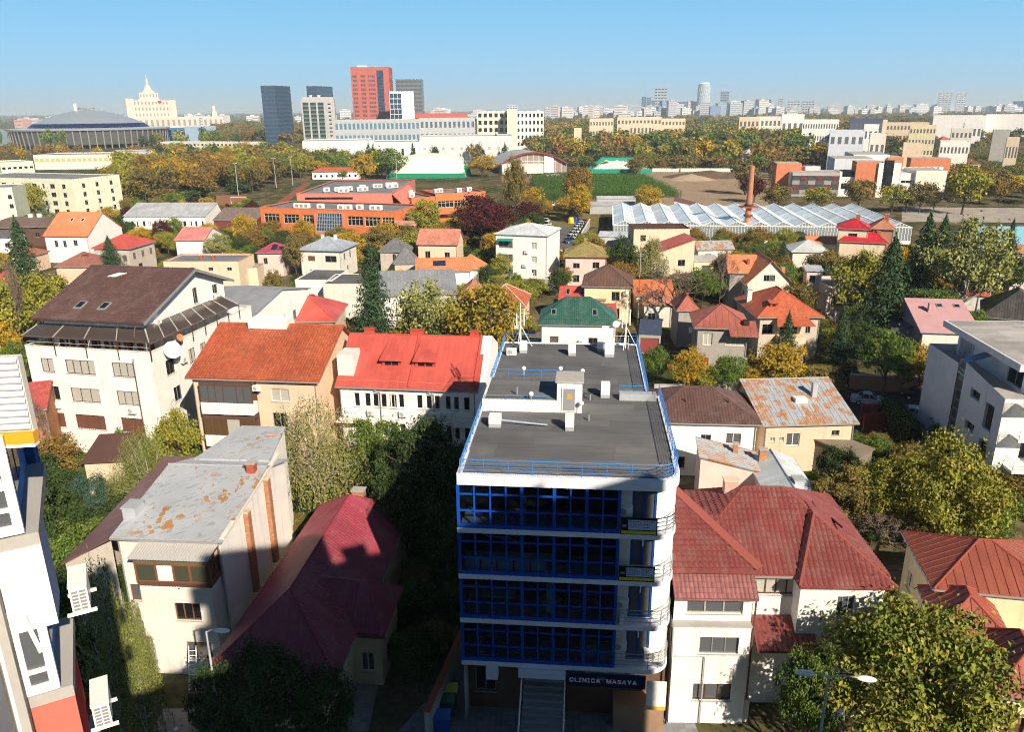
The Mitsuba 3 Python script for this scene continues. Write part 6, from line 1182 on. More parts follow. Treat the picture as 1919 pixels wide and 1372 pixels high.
for j in range(11):
    for i in range(3): z = 3 + j * (k['ze'] - 4) / 11; put('window', M().box((.4 + i * k['L'] * .16, -.15, z), (.4 + (i + .9) * k['L'] * .16, .1, z + (k['ze'] - 4) / 11 - .5), 'blueglass'), 'mirror_glass', k['key'], k['W'])
FBk((-137.9, -70.9, 640.0, 29.0), 'grey_office', 'long light grey office slab with pale blue windows', 'office block', 22, (.42, .44, .46), rows=3, cols=20, st=('greymetal', 0, 0, (.10, .20, .27), .1), ww=.6, wh=.5)
FBk((-72.5, -28.0, 655.0, 29.6), 'grey_office', 'light grey office wing continuing right of the long slab', 'office block', 22, (.46, .48, .50), rows=3, cols=12, st=('greymetal', 0, 0, (.10, .14, .17), .1), ww=.55, wh=.5)
FBk((-91.3, -40.4, 780.0, 32.8), 'red_office', 'low salmon red office behind the grey slab', 'office block', 20, (.50, .13, .11), rows=2, cols=12, st='d')
FBk((-30.4, -0.2, 760.0, 34.3), 'white_institute', 'white institute block with square windows left part', 'office block', 24, (.72, .68, .58), rows=5, cols=6, st='d', wh=.55, ww=.6)
FBk((-2.6, 6.2, 745.0, 36.1), 'white_institute', 'cream windowless stair tower of the white institute', 'office block', 20, (.74, .66, .54)); FBk((6.2, 31.4, 755.0, 34.0), 'white_institute', 'white institute block with square windows right part', 'office block', 24, (.74, .72, .68), rows=5, cols=7, st='d', wh=.5, ww=.5)
FBk((-143.9, -94.5, 560.0, 16.0), 'white_hall', 'long white windowless hall left of the conifers', 'hall', 40, (.70, .69, .70), roofc='concrete'); FBk((-95.4, -63.3, 565.0, 14.8), 'white_hall', 'white hall with dark gate in the middle of the hall row', 'hall', 40, (.72, .71, .70), rows=1, cols=4, st='d', wh=.35, ww=.2); FBk((-64.2, 1.6, 575.0, 18.0), 'white_hall', 'long pale hall right of the conifers', 'hall', 40, (.62, .62, .64), rows=1, cols=10, st='c', ww=.3, wh=.12)
FBk((-100.4, -75.9, 400.0, 6.9), 'red_roof_clubhouse', 'low white clubhouse by the pitch', 'clubhouse', 8, 'white', rows=1, cols=8, st='d') if False else house('red_roof_clubhouse', 'low white clubhouse with long red roof by the pitch', np.array((-109.12, 438.06)), np.array((-83.27, 438.94)), 9, 4.2, 'hip', 2.0, .4, 'white', 'clay', 'tile', R(8, 1.2, 1.1, 1.3, 'd'), near=False)
# inflated tennis dome
def bubble():
    k = thing('inflated_dome', 'cream inflated sports dome with green ends', 'sports dome'); p0, p1 = np.array((-70.76, 443.54)), np.array((-22.43, 438.56)); c = (p0 + p1) / 2; a = np.linalg.norm(p1 - p0) / 2; c = c + np.array([0, 16.]); U, V_ = np.meshgrid(np.linspace(0, 2 * np.pi, 65), np.linspace(0, np.pi / 2, 17))
    def sup(t, e): return np.sign(np.cos(t)) * np.abs(np.cos(t)) ** e, np.sign(np.sin(t)) * np.abs(np.sin(t)) ** e
    cu, su = sup(U, .85); cv = np.cos(V_); X = c[0] + a * cu * cv; Y_ = c[1] + 17 * su * cv; Z = 12.8 * np.sin(V_) ** .95
    v = np.stack([X, Y_, Z], -1).reshape(-1, 3); cr, en = [], []
    for i in range(16):
        for j in range(64):
            q = i * 65 + j; tri = [[q, q + 1, q + 66], [q, q + 66, q + 65]]; xx = (v[q, 0] - c[0]) / a
            (en if (abs(xx) > .86 and v[q, 2] < 9.5) else cr).extend(tri)
    put('membrane', M().add(v, cr, (.78, .74, .64)), 'plaster', k, None, True); put('end_panel', M().add(v, en, (.01, .22, .12)), 'plaster', k, None, True)
    m = M(); m.bar((c[0] - a * .9, c[1] - 17.2, 1.4), (c[0] + a * .9, c[1] - 17.2, 1.4), .2, 2.6, (.02, .25, .14)); put('fence_screen', m, 'plaster', k)
bubble()
# arched sports hall
def arched():
    k = thing('arched_hall', 'sports hall with arched grey roof and red rimmed glazed end', 'sports hall'); p0, p1 = np.array((-6.71, 470.36)), np.array((33.74, 478.04)); d = p1 - p0; L = np.linalg.norm(d); W = Rz(math.atan2(d[1], d[0]), (*p0, 0)); t = np.linspace(0, 1, 25); xs = t * L; zs = 5 + 10.5 * np.sin(np.pi * (.12 + .76 * t)) - 10.5 * math.sin(np.pi * .12)
    m = M(); v = np.array([(x, y, z) for y in (-2, 40) for x, z in zip(xs, zs)]); f = []
    for i in range(24): f += [[i, i + 1, i + 26], [i, i + 26, i + 25]]
    m.add(v, f, 'zinc'); put('roof', m, 'plaster', k, W); m = M()
    for i in range(24): m.bar((xs[i], -2, zs[i] + .1), (xs[i + 1], -2, zs[i + 1] + .1), .4, .8, (.24, .04, .04))
    put('arch_rim', m, 'gloss', k, W)
    m = M(); v = np.array([(x, -.2, z - .2) for x, z in zip(xs, zs)] + [(x, -.2, 0) for x in xs]); f = []
    for i in range(24): f += [[i + 25, i + 26, i + 1], [i + 25, i + 1, i]]
    m.add(v, f, (.28, .25, .23)); put('end_wall', m, 'pane', k, W); m = M()
    for i in range(1, 24): m.box((xs[i] - .12, -.45, 0), (xs[i] + .12, -.2, zs[i] - .2), (.40, .22, .2) if i % 2 else 'offwhite')
    m.box((L * .05, -.4, 6.4), (L * .95, -.2, 6.8), 'offwhite'); put('glazing_bar', m, 'plaster', k, W); m = M(); m.box((L * .02, -6, 0), (L * .62, -.5, 5.4), 'offwhite'); m.box((L * .66, -1.2, 0), (L * .80, -.5, 9.5), 'white'); put('annex', m, 'plaster', k, W)
arched()
# pool enclosure with collapsed white membrane
def encl():
    k = thing('pool_enclosure', 'green fenced enclosure heaped with white membrane', 'enclosure'); c4 = [np.array(q) for q in ((44.92, 464.64), (81.78, 460.56), (95.54, 552.43), (62.56, 556.82))]
    for a, b, hh in ((0, 1, 2.6), (1, 2, 3.4), (2, 3, 3.6), (3, 0, 3.0)): put('fence_panel', M().bar((*c4[a], hh / 2), (*c4[b], hh / 2), .15, hh, (.02, .30, .20)), 'plaster', k)
    g = np.linspace(0, 1, 46); V, F = [], []
    for i, u in enumerate(g):
        for j, w in enumerate(g):
            p = (c4[0] * (1 - u) + c4[1] * u) * (1 - w) + (c4[3] * (1 - u) + c4[2] * u) * w; e = min(1, 8 * min(u, 1 - u, w, 1 - w)); V.append((*p, .2 + e * (1.2 + 2.0 * float(meshkit.fbm(np.array([u * 14, w * 7, 0]), 3)))))
    for i in range(45):
        for j in range(45): q = i * 46 + j; F += [[q, q + 46, q + 47], [q, q + 47, q + 1]]
    put('membrane', M().add(V, F, 'white'), 'plaster', k)
encl()
# greenhouses
def greenhouse():
    k = thing('greenhouse', 'large greenhouse of many pale glass gables', 'greenhouse'); p0, p1 = np.array((28.96, 221.31)), np.array((108.85, 211.58)); d = p1 - p0; L = np.linalg.norm(d); W = Rz(math.atan2(d[1], d[0]), (*p0, 0)); n = 13; b = L / n; D = 46.; ze, zr = 4.6, 5.8
    for i in range(n):
        x0, x1 = i * b, (i + 1) * b; xm = (x0 + x1) / 2; sk = 0
        for nm, q in (('left_slope', [(x0, 0, ze), (xm, 0, zr), (xm, D, zr), (x0, D, ze)]), ('right_slope', [(x1, 0, ze), (xm, 0, zr), (xm, D, zr), (x1, D, ze)])):
            nj = 6
            for j in range(nj):
                t0, t1 = j / nj + .004, (j + 1) / nj - .004; q2 = [(q[0][0], D * t0, q[0][2]), (q[1][0], D * t0, q[1][2]), (q[2][0], D * t1, q[2][2]), (q[3][0], D * t1, q[3][2])]
                c = np.array([.58, .65, .68]) * RND.uniform(.82, 1.15); c = (round(float(c[0]) / .03) * .03, round(float(c[1]) / .03) * .03, round(float(c[2]) / .03) * .03)
                put('glazing', M().face(q2, c, (0, 1, 0), .03), 'greenglass_sheet', k, W)
        m = M(); m.bar((x0, 0, ze + .05), (x0, D, ze + .05), .3, .15, 'white'); m.bar((xm, 0, zr + .05), (xm, D, zr + .05), .15, .12, 'white'); m.bar((x0, -.05, ze), (xm, -.05, zr), .12, .2, 'white', (0, 1, 0)); m.bar((xm, -.05, zr), (x1, -.05, ze), .12, .2, 'white', (0, 1, 0))
        for s in np.arange(.5, b, .8): m.box((x0 + s - .05, -.06, .8), (x0 + s + .05, .06, ze + (zr - ze) * (1 - abs(s / b * 2 - 1))), 'white')
        m.box((x0, -.1, .0), (x1, .1, .9), 'white'); m.box((x0, -.08, ze - .1), (x1, .08, ze + .1), 'white'); put('gable_frame', m, 'gloss', k, W)
        put('gable_glass', M().add([(x0, .02, .8), (x1, .02, .8), (x1, .02, ze), (xm, .02, zr), (x0, .02, ze)], [[0, 1, 2], [0, 2, 4], [4, 2, 3]], (.30, .36, .38)), 'greenglass_sheet', k, W)
    m = M(); m.add([(0, 0, 0), (0, D, 0), (0, D, ze), (0, 0, ze)], [[0, 2, 1], [0, 3, 2]], (.5, .56, .58)); put('side_wall', m, 'greenglass_sheet', k, W)
bs('greenglass_sheet', {'type': 'principled', 'base_color': proc(f_sheet), 'roughness': .28, 'specular': .8})
greenhouse()
house('glass_shed', 'low pale shed in front of the greenhouse left corner', np.array((23.38, 209.81)), np.array((33.08, 207.44)), 8, 3.2, 'gx', .8, .1, (.55, .6, .62), (.42, .46, .5), 'sheet', near=False)
house('plant_shed', 'long grey plant shed behind the greenhouse', np.array((28.27, 281.94)), np.array((44.68, 280.72)), 10, 3, 'gx', .8, .1, (.4, .42, .42), (.34, .36, .38), 'sheet', near=False)
house('plant_shed', 'pale glass wall shed with potted shrubs behind the greenhouse', np.array((32.11, 295.02)), np.array((46.67, 293.86)), 6, 4, 'gx', .6, .1, (.45, .46, .45), (.4, .42, .44), 'sheet', near=False)
house('purple_roof_shed', 'shed with purplish brown roof behind the greenhouse', np.array((54.84, 265.26)), np.array((64.39, 263.09)), 12, 4, 'sl', 2.4, .2, 'offwhite', (.16, .09, .10), 'plaster', near=False)
# brick chimney stack
k = thing('brick_chimney', 'tall orange brick chimney stack between the greenhouses', 'chimney'); x, y = (67.44, 223.02)
m = M(); m.tube([(x, y, 0), (x, y, 20.4)], [.92, .70], (.46, .21, .12), 14); put('shaft', m, 'brick', k, None)
for z in (6.5, 9.5): put('iron_ring', M().tube([(x, y, z), (x, y, z + .5)], 1.25, (.12, .08, .07), 14), 'plaster', k)
put('platform', M().box((x - 2.2, y - 2, 9.0), (x + 2.2, y + 2, 9.3), 'clay'), 'plaster', k)
# university
def uni():
    k = thing('university_building', 'white and orange university building with angular wings', 'university'); OR = (.62, .22, .12)
    def bl(n, f, dep, c, ang=0., wins=(), z0=0):
        x0, x1, y, t = f; A = np.array([x0, y]); ang = ang - math.atan2((x0 + x1) / 2, y) * .6; L = abs(x1 - x0) / (math.cos(ang) - x1 / y * math.sin(ang)); B = A + L * np.array([math.cos(ang), math.sin(ang)]); nn = np.array([-(B - A)[1], (B - A)[0]]) / L * dep
        wall(k, A, B, z0, t, c, wins, False, n); wall(k, B, B + nn, z0, t, c, (), False, n); wall(k, B + nn, A + nn, z0, t, c, (), False, n); wall(k, A + nn, A, z0, t, c, (), False, n)
        put(n + '_roof', M().add([(*A, t), (*B, t), (*(B + nn), t), (*(A + nn), t)], [[0, 1, 2], [0, 2, 3]], 'concrete'), 'plaster', k)
        return A, B, t
    bl('left_wing', (114.9, 125.7, 345.0, 12.8), 14, OR); bl('left_pier', (118.8, 124.2, 338.0, 9.5), 14, 'white')
    A, B, t = bl('glass_hall', (118.6, 138.6, 335.0, 9.7), 18, 'concrete')
    for j in range(4):
        for i in range(6): L_ = np.linalg.norm(B - A); w = L_ / 6; x = w * (i + .5); put('window', M().box((x - w * .46, -.3, 1 + j * (t - 2) / 4), (x + w * .46, .1, 1 + (j + .9) * (t - 2) / 4), [(.10, .09, .09), (.14, .05, .05), (.3, .3, .3), (.07, .07, .08)][(i * 2 + j) % 4]), 'pane', k, Rz(math.atan2(B[1] - A[1], B[0] - A[0]), A))
    bl('white_link', (137.5, 145.1, 333.0, 9.9), 16, 'white', 0, [(.5, 8, 5.0, 2.4, 'd'), (.5, 3, 5.0, 2.4, 'd')]); bl('blue_glass_hall', (150.6, 169.2, 372.0, 12.9), 25, (.62, .66, .70)); bl('orange_wedge', (142.8, 153.6, 330.0, 14.2), 12, OR); bl('white_tower', (150.7, 159.9, 327.0, 13.9), 14, 'white', 0, [(.45, 3, 3.8, 12, 'd')]); bl('white_front', (159.1, 166.5, 325.0, 9.9), 20, 'white', 0, [(.2, 6, 1.6, 1, 'd'), (.5, 6, 2.2, 1, 'd'), (.85, 6, 1.6, 1, 'd')])
    bl('drum', (163.9, 176.4, 322.0, 11.1), 20, (.74, .70, .60), .12); bl('orange_back', (176.0, 193.6, 352.0, 14.1), 10, OR); bl('grey_roof_hall', (168.9, 186.7, 395.0, 13.4), 30, 'white'); bl('rear_orange', (183.5, 191.3, 390.0, 12.3), 20, OR)
    m = M(); x0, x1, y, t = (165.7, 182.6, 338.0, 10.1)
    for i in range(7): m.box((x0 + i * 2.6, y, t - 2), (x0 + i * 2.6 + 1.8, y + 2, t + 1.2), 'acwhite')
    put('rooftop_unit', m, 'plaster', k); x0, x1, y, t = (127.4, 133.9, 345.0, 11.4); put('rooftop_box', M().box((x0, y, t - 5), (x1, y + 6, t), (.5, .52, .54)), 'plaster', k)
uni()
# middle distance blocks in the park
for a, lb, c, rows, cols, dep in (
    ((74.4, 96.7, 760.0, 26.9), 'cream block half hidden by trees left of the long cream blocks', 'cream', 3, 8, 14), ((104.1, 147.0, 790.0, 27.7), 'long cream roofed block in the park', 'cream', 3, 12, 14), ((149.0, 172.5, 800.0, 25.8), 'cream block at the right end of the park row', 'cream', 3, 7, 14), ((103.0, 122.3, 700.0, 23.4), 'low cream pavilion below the long cream block', 'cream', 2, 6, 12),
    ((230.9, 251.3, 820.0, 26.4), 'cream block above the right park trees', 'cream', 2, 5, 14), ((251.1, 276.6, 830.0, 26.7), 'cream block with small penthouse right of the park trees', 'offwhite', 2, 6, 14), ((280.3, 303.4, 840.0, 28.5), 'white low building at the left of the institutes', 'white', 1, 4, 20), ((212.3, 238.6, 590.0, 26.9), 'white institute slab with ribbon windows', 'white', 3, 14, 14), ((234.1, 259.8, 560.0, 27.7), 'dark blue glass institute with curved roof', (.10, .12, .20), 3, 8, 24), ((185.6, 206.0, 470.0, 22.7), 'white cubic institute with small windows', (.62, .66, .74), 2, 5, 18),
    ((209.3, 218.6, 470.0, 20.8), 'white stepped block beside the cubic institute', 'offwhite', 1, 3, 14), ((218.0, 227.2, 500.0, 25.2), 'small white terrace block behind the cubic institute', 'white', 2, 3, 12), ((220.0, 222.8, 480.0, 28.2), 'thin white pylon wall of the institute', 'cream', 0, 0, 3), ((296.5, 330.1, 640.0, 23.5), 'long cream slab right of the blue institute', 'cream', 3, 12, 14), ((275.9, 294.3, 560.0, 23.2), 'cream block with narrow windows in front of the long slab', (.72, .64, .42), 3, 8, 12), ((195.2, 204.7, 400.0, 18.3), 'plain cream shed in the trees right of the institutes', 'cream', 0, 0, 10), ((224.0, 239.3, 420.0, 18.3), 'white low building with ribbon windows at the right', 'white', 2, 8, 12), ((326.8, 342.6, 600.0, 19.8), 'white villa with curved corner at the right', 'offwhite', 2, 5, 12), ((310.1, 321.0, 520.0, 20.8), 'grey concrete block at the right edge of the park', 'concrete', 0, 0, 12), ((289.1, 296.6, 470.0, 18.0), 'cream bungalow at the right edge', 'cream', 1, 4, 9), ((467.8, 526.8, 900.0, 25.3), 'long white factory hall at the right', 'white', 0, 0, 60), ((526.5, 591.4, 900.0, 25.9), 'white factory hall cut by the right edge', 'white', 0, 0, 60), ((447.3, 465.2, 800.0, 19.8), 'white annex before the factory halls', 'white', 1, 4, 20), ((47.4, 52.9, 600.0, 22.2), 'tiny cream house in the park trees', 'cream', 1, 2, 8)):
    FBk(a, 'institute_block', lb, 'building', dep, c, rows=rows, cols=cols, st=('greymetal', 0, 0, (.13, .14, .15), .1), ww=.55, wh=.38, par=.3)
x0, x1, y, t = (150.0, 165.4, 520.0, 24.4); house('white_pavilion_house', 'white house with light grey hip roof in the park', (x0, y), (x1, y), 14, 7.0, 'hip', 3.2, .6, 'white', (.5, .5, .5), 'plaster', R(4, 2, 1.4, 2, 'd'), near=False)
for x in ((1768, 1787, 224, 700), (1822, 1840, 235, 640)): pass
x0, x1, y, t = (372.7, 382.8, 700.0, 24.2); house('red_roof_cottage', 'cottage with bright red roof near the factory halls', (x0, y), (x1, y), 10, 7, 'hip', 3.5, .4, 'offwhite', 'salmon', 'plaster', near=False)
x0, x1, y, t = (243.9, 253.5, 430.0, 17.5); house('maroon_roof_cottage', 'cream cottage with maroon hip roof right of the white ribbon building', (x0, y), (x1, y), 10, 6, 'hip', 3.0, .4, 'cream', (.16, .06, .05), 'tile', R(4, 2, 1.2, 1.5, 'd'), near=False)
# distant skyline towers
sk = [((530.8, 547.9, 3300.0, 78.6), 'slim blue tower left of the wide grey tower', (.10, .16, .26)), ((550.2, 567.3, 3300.0, 76.4), 'second slim blue tower left of the wide grey tower', (.14, .20, .30)), ((580.5, 631.7, 3300.0, 112.3), 'wide pale grey tower with slanted top on the skyline', (.38, .42, .44)), ((570.0, 582.9, 3300.0, 64.1), 'small dark tower beside the wide grey tower', (.12, .16, .22)), ((846.4, 880.6, 3300.0, 96.1), 'grey tower with dark crown right of the round tower', (.22, .27, .34)), ((838.9, 873.2, 3300.0, 53.7), 'lower blue base block of the grey tower', (.20, .28, .38)), ((988.0, 1018.0, 3300.0, 66.7), 'plain grey tower toward the right skyline', (.30, .30, .34)), ((1018.2, 1052.5, 3300.0, 64.4), 'dark blue block right of the plain grey tower', (.10, .13, .24)), ((1082.2, 1099.3, 3300.0, 68.0), 'thin pale tower on the right skyline', (.45, .46, .48)), ((1117.3, 1168.9, 3300.0, 59.4), 'ribbed residential tower left of its twin', (.48, .50, .52)), ((1177.4, 1226.8, 3300.0, 59.0), 'ribbed residential tower right of its twin', (.46, .48, .50)), ((1722.4, 1778.1, 3300.0, 84.8), 'white ribbed twin tower on the right skyline, left one', (.62, .64, .66)), ((1797.4, 1833.9, 3300.0, 84.3), 'white ribbed twin tower on the right skyline, right one', (.66, .66, .68)), ((664.7, 718.3, 3300.0, 59.1), 'dark blue low tower between the grey and the round tower', (.12, .18, .30)), ((-11.2, 31.7, 3300.0, 52.6), 'small white tower left on the skyline', (.6, .6, .6)), ((2028.8, 2082.6, 3300.0, 49.9), 'dark blue block at the right end of the skyline', (.08, .12, .28))]
for f_, l, c in sk:
    FBk(f_, 'skyline_tower', l, 'tower', 40, c, rows=10 if f_[3] > 60 else 6, cols=4, st=('greymetal', 0, 0, 'blueglass', .1), ww=.8, wh=.4, group=None)
x0, x1, y, t = (754.7, 801.6, 3300.0, 125.0); k = thing('round_glass_tower', 'tall round glass tower with white diagonal lattice', 'tower'); cx = (x0 + x1) / 2; r_ = (x1 - x0) / 2
put('shaft', M().tube([(cx, y, 0), (cx, y, t - 8), (cx, y, t)], [r_, r_, r_ * .96], (.36, .44, .52), 28), 'gloss', k, None)
m = M()
for j in range(18):
    a0 = j * 2 * math.pi / 18
    for s_ in (1, -1): m.tube([(cx + (r_ + .5) * math.cos(a0 + s_ * q * .16), y + (r_ + .5) * math.sin(a0 + s_ * q * .16), q * t / 9) for q in range(9)], .7, (.6, .62, .64), 4)
put('lattice', m, 'gloss', k)
put('crown', M().tube([(cx, y, t + .5), (cx, y, t + 5)], [r_ * .96, r_ * .7], 'white', 28), 'gloss', k)
# low distant city: pale blocks along the horizon
rs = np.random.default_rng(11)
def band(x0, x1, d0, d1, n, h0, h1, label, group, cols_):
    for i in range(n):
        d_ = rs.uniform(d0, d1); px = rs.uniform(x0, x1); cx = (px - 959.5) / 1457 * d_ * .95; w = rs.uniform(10, 42) * d_ / 2600; hh = rs.uniform(h0, h1); c = cols_[rs.integers(len(cols_))]
        k = thing('distant_block', label, 'building', group); W = Rz(rs.uniform(-.3, .3), (cx, d_, 0)); m = M(); m.box((0, 0, 0), (w, 24, hh), c); m.box((w * .3, 6, hh), (w * .6, 16, hh + 3), c); put('wall', m, 'plaster', k, W)
        rows = max(2, int(hh / 6)); 
        for j in range(rows): put('window_band', M().box((1, -.3, (j + .35) * hh / rows), (w - 1, .2, (j + .7) * hh / rows), (.22, .25, .3)), 'matte', k, W)
PB = [(.70, .71, .72), (.62, .64, .66), (.66, .62, .58), (.55, .58, .62), (.72, .73, .74), (.48, .50, .55), (.60, .54, .52)]
band(1020, 1260, 2300, 3200, 52, 22, 44, 'small pale apartment blocks on the hazy skyline left of the grey tower', 'pale skyline blocks left of centre', PB)
band(1235, 1450, 2600, 3400, 52, 24, 60, 'pale and bluish blocks clustered around the distant towers', 'skyline blocks around the towers', PB + [(.2, .3, .5), (.3, .42, .55)])
band(1450, 1930, 2600, 4200, 64, 16, 42, 'small pale buildings along the right skyline', 'pale blocks along the right skyline', PB)
band(0, 480, 1500, 3000, 30, 14, 34, 'small pale buildings along the left skyline', 'pale blocks along the left skyline', PB + [(.6, .36, .34)])
band(480, 1020, 2200, 3600, 22, 16, 42, 'small pale buildings on the skyline behind the office towers', 'pale blocks behind the office towers', PB)

# ================================================================ trees
LEAFC = dict(green=[(.05,.105,.022), (.085,.14,.03), (.14,.17,.035)], yellowgreen=[(.13,.16,.025), (.20,.19,.03), (.26,.23,.045)], gold=[(.36,.21,.018), (.28,.19,.03), (.16,.15,.03), (.40,.27,.03)], orange=[(.22,.17,.025), (.30,.165,.02), (.13,.15,.03), (.19,.18,.03)], rust=[(.24,.11,.03), (.18,.10,.035), (.30,.15,.035)],
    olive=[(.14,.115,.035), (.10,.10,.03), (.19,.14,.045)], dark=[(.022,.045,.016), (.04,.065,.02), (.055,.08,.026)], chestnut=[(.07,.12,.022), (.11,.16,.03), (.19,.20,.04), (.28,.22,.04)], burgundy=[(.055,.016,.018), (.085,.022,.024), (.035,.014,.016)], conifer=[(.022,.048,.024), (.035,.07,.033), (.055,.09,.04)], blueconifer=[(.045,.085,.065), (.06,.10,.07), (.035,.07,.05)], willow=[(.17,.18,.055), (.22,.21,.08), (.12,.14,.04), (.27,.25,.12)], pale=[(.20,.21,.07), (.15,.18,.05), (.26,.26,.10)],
    bare=[(.16,.12,.10), (.12,.09,.075), (.20,.15,.12)], brown=[(.17,.10,.03), (.22,.145,.03), (.13,.095,.035)], birch=[(.14,.165,.045), (.19,.19,.055), (.10,.13,.035)])
def leaves(P, N, size, cols, r, asp=.62):
    """a bent leaf of two triangles at each point, its face roughly along N"""
    n = len(P); N = N / (np.linalg.norm(N, axis=1, keepdims=True) + 1e-9)
    a = np.cross(N, r.normal(size=(n, 3))); a /= np.linalg.norm(a, axis=1, keepdims=True) + 1e-9; b = np.cross(N, a)
    s = (size * r.uniform(.65, 1.35, n))[:, None]
    v = np.stack([P - a * s * .5, P - b * s * .5 * asp + N * s * .08, P + a * s * .5 - N * s * .1, P + b * s * .5 * asp + N * s * .08], 1).reshape(-1, 3)
    i = np.arange(n) * 4; f = np.stack([i, i + 1, i + 2, i, i + 2, i + 3], 1).reshape(-1, 3)
    return v, f, np.repeat(cols, 4, 0)
def pick(kind, n, r, clump=None, k=40):
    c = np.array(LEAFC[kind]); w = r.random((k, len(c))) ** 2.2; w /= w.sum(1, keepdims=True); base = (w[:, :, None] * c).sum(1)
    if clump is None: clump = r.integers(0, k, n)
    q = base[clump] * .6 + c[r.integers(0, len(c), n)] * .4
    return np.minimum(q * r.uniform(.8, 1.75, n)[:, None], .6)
def broad(kind, n, leaf, seed, k=60, shape=1.0, dens=1.0, low=.22):
    """crown of leaf clumps in a unit tree: height 1, width 1"""
    r = np.random.default_rng(seed); C = []
    while len(C) < k:
        p = r.uniform(-1, 1, 3); d = np.linalg.norm(p)
        if d < 1 and d > .45 * r.random() + .12: C.append(p)
    C = np.array(C); w = 1 - .30 * np.clip(C[:, 2], 0, 1) ** 1.2 * shape; rad = r.uniform(.45, 1.05, k) * .60 / k ** (1 / 2.4)
    cz = low + (1 - low) * .5; hz = (1 - low) * .5
    ctr = np.column_stack([C[:, 0] * .40 * w, C[:, 1] * .40 * w, cz + C[:, 2] * (hz - .09)])
    d3 = ctr - [0, 0, cz]; b = meshkit.noise(_unit(d3.T).T[:, :] * 0 + d3 / (np.linalg.norm(d3, axis=1, keepdims=True) + 1e-9) * 1.9 + seed, seed); ctr = [0, 0, cz] + d3 * (.68 + .62 * b)[:, None]; ctr[:, 2] = np.maximum(ctr[:, 2], low * .7)
    m = r.choice(k, n, p=rad**2 / (rad**2).sum()); u = r.normal(size=(n, 3)); u /= np.linalg.norm(u, axis=1, keepdims=True)
    el = np.column_stack([r.uniform(.7, 1.5, k), r.uniform(.7, 1.5, k), r.uniform(.55, 1.1, k)]) * 1.2
    q = rad[m][:, None] * u * (r.random(n) ** .5)[:, None] * el[m]
    loose = r.random(n) < .30; q[loose] *= r.uniform(1.1, 2.0, (int(loose.sum()), 1))
    P = ctr[m] + q; sx = .5 / np.percentile(np.abs(P[:, :2]), 98.5); sz = 1 / np.percentile(P[:, 2], 99.7); P = P * [sx, sx, sz]; ctr = ctr * [sx, sx, sz]; N = u + r.normal(size=(n, 3)) * .55 + [0, 0, .35]
    return P, N, m, ctr
def tree_shapes(kind, n, leaf, seed, form='broad', **kw):
    r = np.random.default_rng(seed + 100); tr = M(); kk = 120 if n > 15000 else 80 if n > 4000 else 46 if n > 1000 else 16
    bc = 'barkpale' if kind in ('willow', 'birch', 'pale') else 'bark'
    if form == 'cone':
        t = r.random(n) ** .62; z = .06 + .94 * (1 - t); k = int(26 + n / 700); lv = np.round(z * k) / k + r.normal(0, .006, n); a = r.uniform(0, 2 * np.pi, n); arm = r.integers(0, 9, n); a = arm * 2 * np.pi / 9 + np.round(z * k) * 1.7 + r.normal(0, .22, n)
        R_ = .5 * np.maximum(1 - lv, .004) ** .85 * (.82 + .3 * np.sin(arm * 2.3 + np.round(z * k) * 1.9)); rr = R_ * 1.28 * r.random(n) ** .5
        P = np.column_stack([rr * np.cos(a), rr * np.sin(a), lv - .10 * (rr / .5) ** 1.3 + r.normal(0, .007, n)]); N = np.column_stack([np.cos(a) * .5, np.sin(a) * .5, np.ones(n)]) + r.normal(size=(n, 3)) * .4; m = (np.round(z * k) * 9 + arm).astype(int) % 60
        cols = pick(kind, n, r, m, 60); tr.tube([(0, 0, 0), (0, 0, .5), (0, 0, .97)], [.022, .013, .003], 'bark', 6)
    elif form == 'weep':
        P0, N, m, ctr = broad(kind, n, leaf, seed, 60, .6, low=.06); s = r.random(n)
        top = ctr[m].copy(); a = np.arctan2(top[:, 1], top[:, 0]); d = r.integers(0, 14, n) * .45 + m; off = .10 * np.column_stack([np.cos(d), np.sin(d)])
        P = top + np.column_stack([off[:, 0] * (1 + .4 * s), off[:, 1] * (1 + .4 * s), .04 - s * .24]) + r.normal(0, .008, (n, 3)); P[:, 2] = np.maximum(P[:, 2], .05); N = np.column_stack([np.cos(a), np.sin(a), .3 * np.ones(n)]) + r.normal(size=(n, 3)) * .7; cols = pick(kind, n, r, m, 60)
    elif form == 'column':
        P, N, m, ctr = broad(kind, n, leaf, seed, 46, .5, low=.08); cols = pick(kind, n, r, m, 46)
    else:
        P, N, m, ctr = broad(kind, n, leaf, seed, kk, kw.get('shape', 1.0), low=kw.get('low', .22)); cols = pick(kind, n, r, m, kk)
    if form != 'cone':
        tr.tube([(0, 0, 0), (.01, 0, .2), (-.01, .01, .42), (.01, 0, .72)], [.030, .022, .015, .005], bc, 7)
        for j in r.choice(len(ctr), min(len(ctr), 22), replace=False):
            e = ctr[j]; z0 = min(.16 + .5 * r.random(), e[2] * .8); b = np.array([0, 0, z0]); tr.tube([b, b * .5 + e * .5 + [0, 0, -.02], e, e + (e - b) * .18], [.011, .007, .004, .0015], bc, 5)
    v, f, c = leaves(P, N, leaf, cols, r, kw.get('asp', .62))
    return mikit.ply((v, f), 'leaf', color=c), mikit.ply(tr.get()[:2], 'plaster', uv=tr.get()[2])
